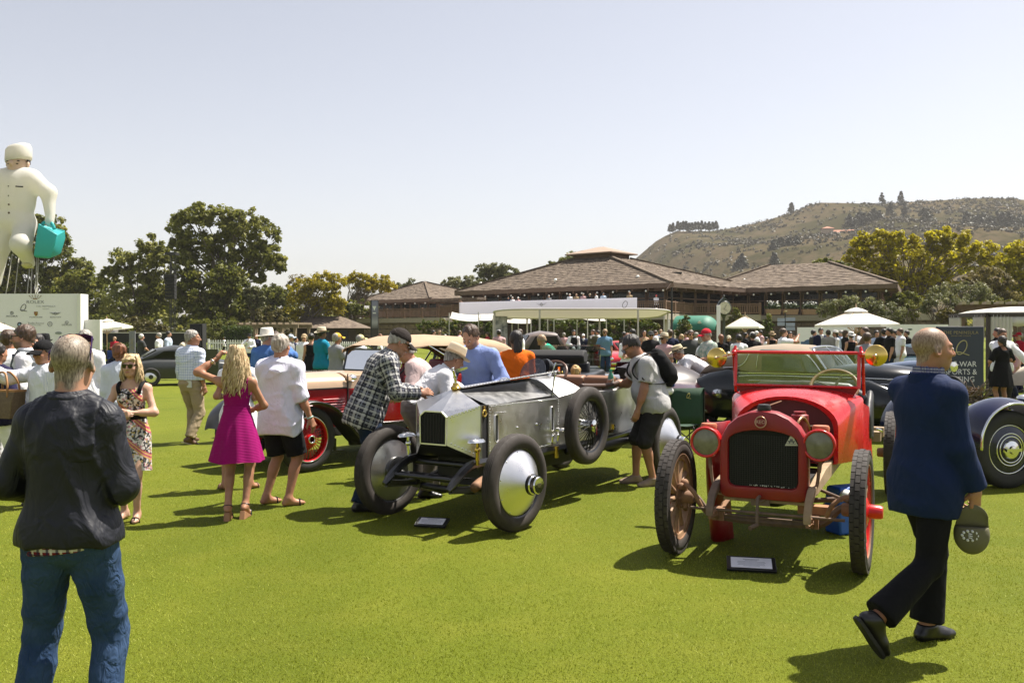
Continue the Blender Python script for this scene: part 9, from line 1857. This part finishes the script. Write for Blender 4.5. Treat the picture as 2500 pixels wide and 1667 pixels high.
sd_=MB().lathe([(0,.08),(.09,.07),(.11,.03),(.10,-.05),(0,-.12)],(-.08,-1.5,1.28),(.3,-.9,.1),20)
for q in(-1,1):
 MB().sheet([[Vector((q*(.52+.26*t),.15+.55*cos(a),.42+.55*sin(a)))for t in np.linspace(0,1,5)]for a in np.linspace(.1,3.05,12)],.02).build('rear_wing',M_CHASSIS,K_,60)
 w_=wheel_root(K_,(q*.68,.15,.42));tyre(w_,(0,0,0),(1,0,0),.42,.14,M_RUBBER2,2,.29);wires(w_,.29,.06,40,M_CHASSIS,q);w_=wheel_root(K_,(q*.68,3.1,.42));tyre(w_,(0,0,0),(1,0,0),.42,.14,M_RUBBER2,2,.29)
MB().box((0,1.9,1.12),(1.2,.04,.04)).box((0,2.0,1.35),(1.15,.02,.4)).build('windscreen',M_PANE,K_);MB().box((0,.9,1.12),(1.1,.16,.3)).build('seat_back',M_BLKLEATHER,K_,30,.04);MB().box((0,2.9,.85),(.7,1.4,.5)).build('bonnet',M_CHASSIS,K_,30,.08)
# ------------------------------------------------------------------ maroon car with raised bonnet
R_=thing('maroon_classic_car','dark maroon classic car with its clamshell bonnet raised beside the bending man','car',(XU(1618,17.4),17.4,0),radians(205));M_MAR=mat('maroon_coachwork',(.045,.006,.010),.12,var=.05,coat=1.0);M_UNDER=mat('primer_underside',(.050,.040,.040),.30,var=.15,spec=.5)
MB().loft([bsec(.9,.50,.30,.55,.68),bsec(.5,.74,.24,.72,.86),bsec(-.3,.80,.22,.76,.92),bsec(-1.2,.80,.22,.78,.96),bsec(-2.4,.78,.24,.76,.94),bsec(-3.0,.62,.30,.64,.78),bsec(-3.3,.30,.4,.5,.56)]).build('body',M_MAR,R_,50)
gr_=[[Vector((x*(.74-.06*t),.55-1.0*t+.16*sin(t*pi),.74+.46*sin(t*1.45)-.10*abs(x)**3))for x in np.linspace(-1,1,11)]for t in np.linspace(0,1,10)]
bn=MB().sheet(gr_,.03).build('raised_bonnet',M_UNDER,R_,60);MB().tube([gr_[-1][j]for j in range(11)],.022,6).tube([g_[0]for g_ in gr_],.016,6).tube([g_[-1]for g_ in gr_],.016,6).build('bonnet_edge',mat('crimson_edge',(.26,.008,.02),.3),bn,180)
for k in range(3):MB().bar(gr_[9][2+3*k]-Vector((0,-.02,.02)),gr_[2][2+3*k]+Vector((0,.02,-.02)),.05,.03).build('bonnet_rib',M_UNDER,bn)
for q in(-1,1):
 MB().loft([[Vector((q*(.70+w2*cos(a)),y,max(.2,zc+h2*sin(a))))for a in np.linspace(0,2*pi,14,endpoint=False)]for y,w2,h2,zc in((1.15,.04,.06,.5),(.95,.15,.24,.52),(.5,.19,.34,.52),(0,.18,.30,.5),(-.5,.10,.12,.45))]).build('front_wing',M_MAR,R_,60)
 for y in(.4,-2.3):w_=wheel_root(R_,(q*.74,y,.33));tyre(w_,(0,0,0),(1,0,0),.33,.16,M_RUBBER2,2,.2);cone_disc(w_,.2,(q,0,0),.05,M_CHROME,'wheel_disc')
 MB().lathe([(0,.06),(.08,.05),(.09,.02),(.08,-.06),(0,-.1)],(q*.52,1.02,.66),(0,1,0),20).build('headlamp',M_CHROME,R_,40)
MB().box((0,-.8,1.08),(1.15,.03,.28),(-.5,0,0)).build('windscreen',M_PANE,R_);MB().box((.62,-.25,.86),(.03,.5,.55),(0,.35,0)).build('open_panel',M_UNDER,R_)
# ------------------------------------------------------------------ smaller cars further off
def small_car(label,u,Y,deg,m,L=4.0,w=.78,h=1.35,roof=True,extra=None,name='parked_car'):
 t=thing(name,label,'car',(XU(u,Y),Y,0),radians(deg));f=L/4.0
 MB().loft([bsec(1.9*f,w*.7,.32,.52,.60),bsec(1.75*f,w*.92,.26,.62,.74),bsec(.8*f,w,.24,.72,.88),bsec(.3*f,w,.24,.78,.92),bsec(-1.1*f,w,.24,.80,.94),bsec(-1.7*f,w*.92,.28,.70,.84),bsec(-2.0*f,w*.6,.36,.52,.60)]).build('body',m,t,50)
 if roof:
  MB().loft([bsec(.55*f,w*.74,.86,.90,.92),bsec(.1*f,w*.78,.86,h*.88,h*.96),bsec(-.5*f,w*.78,.86,h*.90,h),bsec(-1.0*f,w*.74,.86,h*.84,h*.93),bsec(-1.6*f,w*.62,.80,.84,.86)]).build('roof',m,t,50)
  for q in(-1,1):MB().prism([(q*w*.79,.32*f,.93),(q*w*.80,.05*f,h*.86),(q*w*.80,-.85*f,h*.86),(q*w*.79,-1.2*f,.93)],(q*.012,0,0)).build('side_window',M_GLASSD,t)
  MB().prism([(-w*.6,.52*f,.94),(w*.6,.52*f,.94),(w*.66,.12*f,h*.9),(-w*.66,.12*f,h*.9)],(0,.03,.03)).build('windscreen',M_GLASSD,t);MB().prism([(-w*.5,-1.42*f,.94),(w*.5,-1.42*f,.94),(w*.55,-1.05*f,h*.88),(-w*.55,-1.05*f,h*.88)],(0,-.03,.03)).build('rear_window',M_GLASSD,t)
 for q in(-1,1):
  for y in(1.2*f,-1.25*f):w_=wheel_root(t,(q*(w-.06),y,.31));tyre(w_,(0,0,0),(1,0,0),.31,.17,M_RUBBER2,2,.2);cone_disc(w_,.2,(q,0,0),.04,M_ALU,'wheel_disc')
  MB().ball((q*w*.68,1.84*f,.62),(.09,.05,.08)).build('headlight',M_CHROME,t,180);MB().box((q*w*.6,-1.93*f,.62),(.16,.05,.08)).build('tail_light',M_RED,t)
 [MB().box((0,y*f,.42),(w*1.45,.06,.10)).build('bumper',M_CHROME,t,30,.02)for y in(1.93,-1.98)];return t
gc=small_car('grey classic saloon with its door open beyond the checked shirt man',462,31,-62,mat('satin_grey_coachwork',(.035,.038,.038),.4,var=.1,coat=.2),4.2)
MB().prism([(.80,.35,.35),(1.45,.75,.35),(1.45,.75,.92),(1.42,.72,1.22),(.80,.05,1.22)],(.03,-.04,0)).build('open_door',MATS['satin_grey_coachwork'],gc,30)
small_car('bright red sports car seen head on behind the red haired woman',1500,41,186,mat('signal_red_paint',(.42,.006,.012),.2,coat=.6),4.1,roof=False)
small_car('red car with pale bonnet and windscreen under the vine',1520,47,200,mat('red_and_grey_paint',(.36,.02,.02),.25,coat=.5),4.2)
small_car('taupe off road car behind the striped canopy post',1345,43,-75,mat('taupe_car_paint',(.17,.13,.11),.3,coat=.4),4.6,.9,1.85)
small_car('teal green coupe by the white display board',2232,34,160,mat('teal_car_paint',(.010,.045,.06),.2,coat=.7),4.0)
# small open racer behind the streamlined car bonnet
bz=thing('small_racing_car','small blue grey open racing car behind the streamlined bonnet','car',(XU(2200,23),23,0),radians(200));M_BG=mat('blue_grey_racer_paint',(.10,.13,.20),.3,coat=.3)
MB().loft([bsec(1.25,.20,.45,.90,1.06),bsec(1.15,.28,.40,.92,1.12),bsec(.3,.34,.38,.90,1.08),bsec(-.4,.38,.38,.86,.98),bsec(-1.6,.30,.40,.80,.92),bsec(-2.2,.08,.5,.6,.64)]).build('body',M_BG,bz,50);MB().cyl((0,1.2,1.10),(0,1.2,1.20),.05).build('filler_cap',M_CHROME,bz)
for q in(-1,1):
 MB().lathe([(0,.05),(.12,.04),(.13,0),(.10,-.08),(0,-.14)],(q*.36,1.3,.95),(0,1,0),20).build('headlamp',M_CHROME,bz,40)
 for y in(1.1,-1.2):w_=wheel_root(bz,(q*.58,y,.36));tyre(w_,(0,0,0),(1,0,0),.36,.11,M_RUBBER2,2,.26);wires(w_,.26,.05,32,M_SOOT,q)
rc_=small_car('small crimson racer nose beside the walking man',2262,25,190,mat('crimson_car_paint',(.30,.006,.06),.25,coat=.5),3.2,.55,roof=False)
# ================================================================== SMALL THINGS ON THE LAWN
def plaque(label,x,y,rz,w=.34,d=.18):
 t=thing('info_plaque',label,'sign',(x,y,0),rz,'printed plaques on the grass');T=Matrix.Rotation(.30,4,'X')
 MB().prism([(-w/2,-d/2,0),(w/2,-d/2,0),(w/2,d/2,0),(-w/2,d/2,0)],(0,0,.02)).xf(Matrix.Translation((0,0,.035))@T).build('frame',M_CHASSIS,t,30,.003)
 c=MB().prism([(-w/2+.03,-d/2+.025,0),(w/2-.03,-d/2+.025,0),(w/2-.03,d/2-.025,0),(-w/2+.03,d/2-.025,0)],(0,0,.003)).xf(Matrix.Translation((0,0,.035))@T@Matrix.Translation((0,0,.02))).build('card',mat('silver_grey_card',(.78,.77,.80),.4),t)
 b=MB();r=random.Random(2)
 for k,(n,h)in enumerate(((.12,.009),(.09,.006),(.20,.004),(.21,.004),(.19,.004),(.2,.004),(.12,.004))):b.box((-.0 if k<2 else 0,.045-.0155*k,.024),(n,h,.001))
 b.xf(Matrix.Translation((0,0,.035))@T).build('printed_lines',M_INK3,c)
plaque('small black framed plaque on the grass before the silver car',XU(1055,8.32),8.32,radians(-14),.30,.16)
plaque('larger black framed plaque on the grass before the red truck',XU(1834,6.82),6.82,radians(-12),.36,.19)
# folding chairs
M_CHG=mat('dark_green_canvas',(.012,.045,.020),.8,bump=.2,bscale=20);M_CHB=mat('blue_canvas',(.008,.035,.16),.8)
def camp_chair(label,u,Y,rz,m,logo=False,arms=True):
 t=thing('folding_chair',label,'chair',(XU(u,Y),Y,0),rz);f=MB()
 for q in(-1,1):f.tube([(q*.27,-.24,.0),(q*.25,.27,.52)],.011,6).tube([(q*.27,.26,0),(q*.25,-.24,.48)],.011,6).tube([(q*.27,-.26,.02),(q*.27,-.27,.96)],.012,6).tube([(q*.27,.27,.0),(q*.27,.27,.62)],.011,6)
 f.tube([(-.27,-.24,.02),(.27,-.24,.46)],.010,6).tube([(.27,-.24,.02),(-.27,-.24,.46)],.010,6).tube([(-.27,.26,.02),(.27,.26,.46)],.010,6).tube([(.27,.26,.02),(-.27,.26,.46)],.010,6)
 f.build('frame',M_CHASSIS,t,60);bk=MB().sheet([[Vector((x,-.265-.04*cos(x/.27*pi/2),z))for x in np.linspace(-.27,.27,7)]for z in np.linspace(.44,.97,5)],.008).build('backrest',m,t,180)
 MB().sheet([[Vector((x,y,.46-.06*cos(x/.27*pi/2)))for x in np.linspace(-.27,.27,7)]for y in np.linspace(-.26,.28,5)],.008).build('seat',m,t,180)
 if arms:
  for q in(-1,1):MB().box((q*.28,0,.63),(.07,.52,.012)).build('armrest',m,t)
 if logo:
  b=MB();c=Vector((0,-.318,.86));b.tube([c+Vector((cos(a)*.022+.012*sin(a),0,sin(a)*.032))for a in np.linspace(0,6.28,16)],.004,5,False).tube([c+Vector((-.03,0,-.03)),c+Vector((.04,0,-.045))],.004,5);b.build('emblem',mat('yellow_thread',(.5,.42,.10),.6),bk)
 return t
camp_chair('dark green folding chair behind the silver car rear wheel',1660,13.6,radians(12),M_CHG,True)
camp_chair('blue folding chair left of centre under the tilted umbrella',262,40,radians(160),M_CHB);camp_chair('dark navy folding chair at the left under the tilted umbrella',236,41,radians(200),mat('navy_canvas',(.01,.012,.04),.8));camp_chair('blue folding chair hidden behind the backpack wearer',1602,14.5,radians(-20),M_CHB)
# toy plush and blue bag beside the chair
t=thing('plush_toy','white and blue plush toy resting on the green folding chair','toy',(XU(1630,13.3),13.3,.98),0);MB().ball((0,0,.08),(.09,.08,.10)).ball((.02,-.01,-.05),(.07,.06,.06)).build('body',M_WHITE,t,180);MB().box((.03,-.05,.04),(.12,.1,.06)).build('scarf',M_CHB,t,30,.02)
t=thing('blue_bag','bright blue bag lying on the grass behind the red truck','bag',(XU(1795,12.6),12.6,0),0);MB().loft([[Vector((sx*.22*s_,sy*.14*s_,z))for sx,sy in((-1,-1),(1,-1),(1,1),(-1,1))]for z,s_ in((0,.9),(.12,1.05),(.30,.95),(.42,.6))]).build('bag',mat('bright_blue_nylon',(.015,.09,.40),.5,bump=.3,bscale=12),t,60,.03);MB().tube(catmull([(-.12,0,.40),(-.08,0,.52),(.08,0,.52),(.12,0,.40)],4),.015).build('handle',M_WHITE,t,180)
t=thing('canvas_bag','white and blue bag standing under the red truck frame','bag',(3.0,8.1,0),.4);MB().loft([[Vector((sx*.16*s_,sy*.10*s_,z))for sx,sy in((-1,-1),(1,-1),(1,1),(-1,1))]for z,s_ in((0,.95),(.2,1.05),(.42,.9))]).build('bag',mat('bright_blue_nylon',(.015,.09,.40),.5),t,40,.02);MB().ball((-.10,-.11,.36),(.06,.05,.05)).ball((-.05,-.13,.28),(.05,.05,.05)).build('tissue',M_WHITE,t,180)
# straw hat carried, golf club, bicycle wheel
t=thing('golf_club','golf driver held upright by the man in blue T-shirt','golf club',(XU(1463,28),28,0),0);MB().tube([(0,0,.04),(.02,0,1.0)],.012,6).tube([(.02,0,.9),(.022,0,1.1)],.018,6).build('shaft',M_CHROME,t);MB().ball((.05,0,.06),(.09,.07,.045)).build('head',M_CHASSIS,t,180)
t=thing('bicycle','black bicycle leaning near the picket fence','bicycle',(XU(612,52),52,0),radians(20))
for x in(-.52,.52):w_=wheel_root(t,(x,0,.34));MB().ring((0,0,0),(0,1,0),.33,.018,28,6).build('tyre',M_RUBBER2,w_,180);wires_b=MB();[wires_b.tube([(0,0,0),(cos(a)*.32,0,sin(a)*.32)],.003,4,False)for a in np.linspace(0,6.1,18)];wires_b.build('spokes',M_CHROME,w_)
MB().tube([(-.52,0,.34),(-.12,0,.34),(.35,0,.88),(-.22,0,.86),(-.52,0,.34)],.018,6).tube([(-.12,0,.34),(-.26,0,.98)],.018,6).tube([(.52,0,.34),(.35,0,.9),(.33,0,1.02)],.018,6).build('frame',M_CHASSIS,t,60);MB().box((-.27,0,1.0),(.26,.14,.06)).build('saddle',M_BLKLEATHER,t,30,.02);MB().tube([(.33,-.26,1.04),(.33,.26,1.04)],.014,6).build('handlebar',M_CHROME,t)
# white line on the grass at far left
wl=link_mesh('chalk_line',[(-5.5,G(0,1202).y-.04,.004),(XU(42,G(0,1202).y),G(0,1204).y-.04,.004),(XU(42,G(0,1202).y),G(0,1204).y+.05,.004),(-5.5,G(0,1202).y+.05,.004)],[(0,1,2,3)],mat('chalk_white',(.42,.42,.30),.95,var=.3,vscale=30),None,0);wl['kind']='structure'
t=thing('table','low folding table with white goods among the crowd at right','table',(XU(1900,30),30,0));MB().box((0,0,.74),(1.6,.7,.04)).build('top',M_WHITE,t);
for sx in(-.7,.7):
 for sy in(-.28,.28):MB().cyl((sx,sy,0),(sx,sy,.72),.02,n=6).build('leg',M_STEELP,t)
# grass blades in the foreground
def blades():
 N=190000;r=np.random.default_rng(5)
 y=4.2+9.5*r.random(N)**1.25;x=(r.random(N)*1.3-.65)*y*1.0
 a=r.random(N)*6.283;h=(.007+.010*r.random(N));w=.0016+.0014*r.random(N);lx,ly=r.normal(size=N)*.008,r.normal(size=N)*.008
 V=np.zeros((N,3,3),f32);V[:,0]=np.stack([x-np.cos(a)*w,y-np.sin(a)*w,np.zeros(N)],1);V[:,1]=np.stack([x+np.cos(a)*w,y+np.sin(a)*w,np.zeros(N)],1);V[:,2]=np.stack([x+lx,y+ly,h],1)
 m,nt,b=new_mat('grass_blades');at=nt.nodes.new('ShaderNodeAttribute');at.attribute_name='tint'
 c=_mix(nt,(.19,.225,.009),(.38,.40,.06),at.outputs['Fac']);nt.links.new(c,b.inputs['Base Color']);b.inputs['Roughness'].default_value=.6;b.inputs['Specular IOR Level'].default_value=.25
 o_=nt.nodes['Material Output'];t_=nt.nodes.new('ShaderNodeBsdfTranslucent');nt.links.new(c,t_.inputs[0]);mx=nt.nodes.new('ShaderNodeMixShader');mx.inputs[0].default_value=.35;nt.links.new(b.outputs[0],mx.inputs[1]);nt.links.new(t_.outputs[0],mx.inputs[2]);nt.links.new(mx.outputs[0],o_.inputs['Surface'])
 o=link_np('grass',V.reshape(-1,3),np.arange(N*3).reshape(N,3),m,None,0);put_attr(o,'tint',np.repeat(r.random(N)*.7+.3*np.sin(x*1.3+np.sin(y*.9)),3));tag(o,'short clipped grass blades of the lawn in the foreground',kind='stuff')
blades()
# ================================================================== INFLATABLE FIGURE (plain stand-in: white uniformed porter with a teal case)
M_INF=mat('white_inflated_nylon',(.84,.82,.76),.45,var=.03,vscale=1.0,spec=.4);translucent(M_INF,.45);M_INFS=mat('pale_inflated_skin',(.62,.42,.31),.5,var=.04,vscale=1);M_TEAL=mat('teal_inflated_nylon',(.03,.44,.44),.45,var=.08,vscale=1);translucent(M_TEAL,.3,(.03,.5,.5))
Yi=62.0;ox,oz=XU(42,Yi),0.0;Pz=lambda u,v,d=0:Vector((XU(u,Yi)-ox,d,ZV(v,Yi)))
inf=thing('inflatable_figure','giant white inflatable porter figure tethered above the sponsor wall','inflatable',(ox,Yi,0));K=1/FPX*Yi
S=Sdf();S.ell(Pz(42,455),(48*K,34*K,50*K),None,.5);S.ell(Pz(40,500),(42*K,32*K,42*K),None,.5);S.ell(Pz(38,540),(44*K,32*K,26*K),None,.5);S.cone(Pz(42,432),Pz(45,415),15*K,13*K,.2)
S.cone(Pz(80,436),Pz(118,470),20*K,17*K,.5);S.cone(Pz(118,470),Pz(128,530,-.3),17*K,11*K,.3);S.ell(Pz(128,543,-.4),(11*K,10*K,13*K),None,.15);S.cone(Pz(2,436),Pz(-40,470),20*K,17*K,.5);S.cone(Pz(-40,470),Pz(-52,530),17*K,12*K,.3)
S.cone(Pz(62,550),Pz(70,600,-1.0),25*K,24*K,.3);S.cone(Pz(70,600,-1.0),Pz(66,642,.3),21*K,13*K,.3);S.cone(Pz(20,550),Pz(2,600),24*K,22*K,.3);S.cone(Pz(2,600),Pz(-12,690),20*K,14*K,.3)
V,Q=S.mesh(.10);link_np('body',V,Q,M_INF,inf)
S=Sdf();S.ell(Pz(43,400,-.1),(22*K,22*K,27*K),None,.1);S.ell(Pz(42,418,-.35),(15*K,13*K,12*K),None,.2);S.ell(Pz(41,404,-.75),(4*K,4*K,7*K),None,.1);S.ell(Pz(68,402),(4*K,5*K,8*K),None,.05);S.ell(Pz(19,402),(4*K,5*K,8*K),None,.05);V,Q=S.mesh(.05);hd_=link_np('head',V,Q,M_INFS,inf)
MB().loft([[Pz(45+dx,392-t*40+2,0)+Vector((cos(a)*r_*K,sin(a)*r_*K*.95,.15*cos(a)*1))for a in np.linspace(0,2*pi,24,endpoint=False)]for t,r_,dx in((0,29,0),(.15,30.5,.2),(.75,29.5,.6),(.93,25,.8),(1.0,12,1))]).build('round_cap',M_INF,inf,70)
for u_ in(33,53):MB().box(Pz(u_,397,-.58),(.30,.12,.06)).build('eyebrow',M_IRIS,hd_);MB().ball(Pz(u_,404,-.58),(.10,.10,.05)).build('eye',M_IRIS,hd_)
MB().box(Pz(68,396,.1),(.12,.3,.3)).build('sideburn',M_IRIS,hd_)
for v_ in(438,460,483,504,524):MB().ball(Pz(40,v_,-.93 if v_>445 else-.80),.07,8,6).build('button',mat('bronze_button',(.12,.08,.04),.4),inf)
MB().box(Pz(65,461,-.92),(.46,.06,.08),(0,0,.4)).build('name_bar',M_IRIS,inf);MB().ball(Pz(66,646,.0),(12*K,14*K,9*K)).build('shoe',mat('pale_yellow_nylon',(.55,.50,.25),.5),inf,180)
S=Sdf();
cs=thing('inflatable_suitcase','teal inflatable suitcase carried by the white porter figure','inflatable',(ox,Yi,0));vs=[]
sg=MB().loft([[Pz(u_,v_,d_)for u_,v_,d_ in ring]for ring in([(95,550,.8),(128,560,-1.6),(160,580,-1.2),(130,562,1.4)],[(92,546,.8),(126,552,-1.7),(165,578,-1.3),(132,556,1.5)],[(92,565,.9),(122,585,-1.8),(160,600,-1.4),(132,575,1.6)],[(92,615,.8),(112,628,-1.6),(146,632,-1.2),(125,612,1.4)],[(96,620,.6),(113,633,-1.4),(140,634,-1.0),(124,618,1.2)])]).build('case',M_TEAL,cs,60,.25)
MB().tube(catmull([Pz(112,553,-.5),Pz(118,545,-.5),Pz(134,546,-.5),Pz(142,562,-.5)],4),.12,8).build('handle',M_TEAL,cs,180)
tt=MB()
for u0,v0,u1 in((30,620,0),(46,630,28),(72,655,62),(78,655,78),(90,620,90),(96,560,94)):tt.tube([Pz(u0,v0,0),Vector((XU(u1,Yi)-ox,-.5,.1))],.035,5)
tt.build('tether_ropes',mat('pale_rope',(.42,.40,.32),.8),inf,180)
# ================================================================== summer haze
hz_b=MB().box((500,900,99),(3000,2300,202)).build('haze',None,None,0);hz_b['kind']='stuff';hz_b['label']='thin warm summer haze filling the valley air'
hm=bpy.data.materials.new('warm_haze');hm.use_nodes=True;hm.node_tree.nodes.clear();ho=hm.node_tree.nodes.new('ShaderNodeOutputMaterial');hv_=hm.node_tree.nodes.new('ShaderNodeVolumePrincipled')
hv_.inputs['Color'].default_value=(.92,.90,.88,1);hv_.inputs['Density'].default_value=.00017;hm.node_tree.links.new(hv_.outputs[0],ho.inputs['Volume']);hz_b.data.materials.append(hm)
SC.cycles.volume_bounces=0
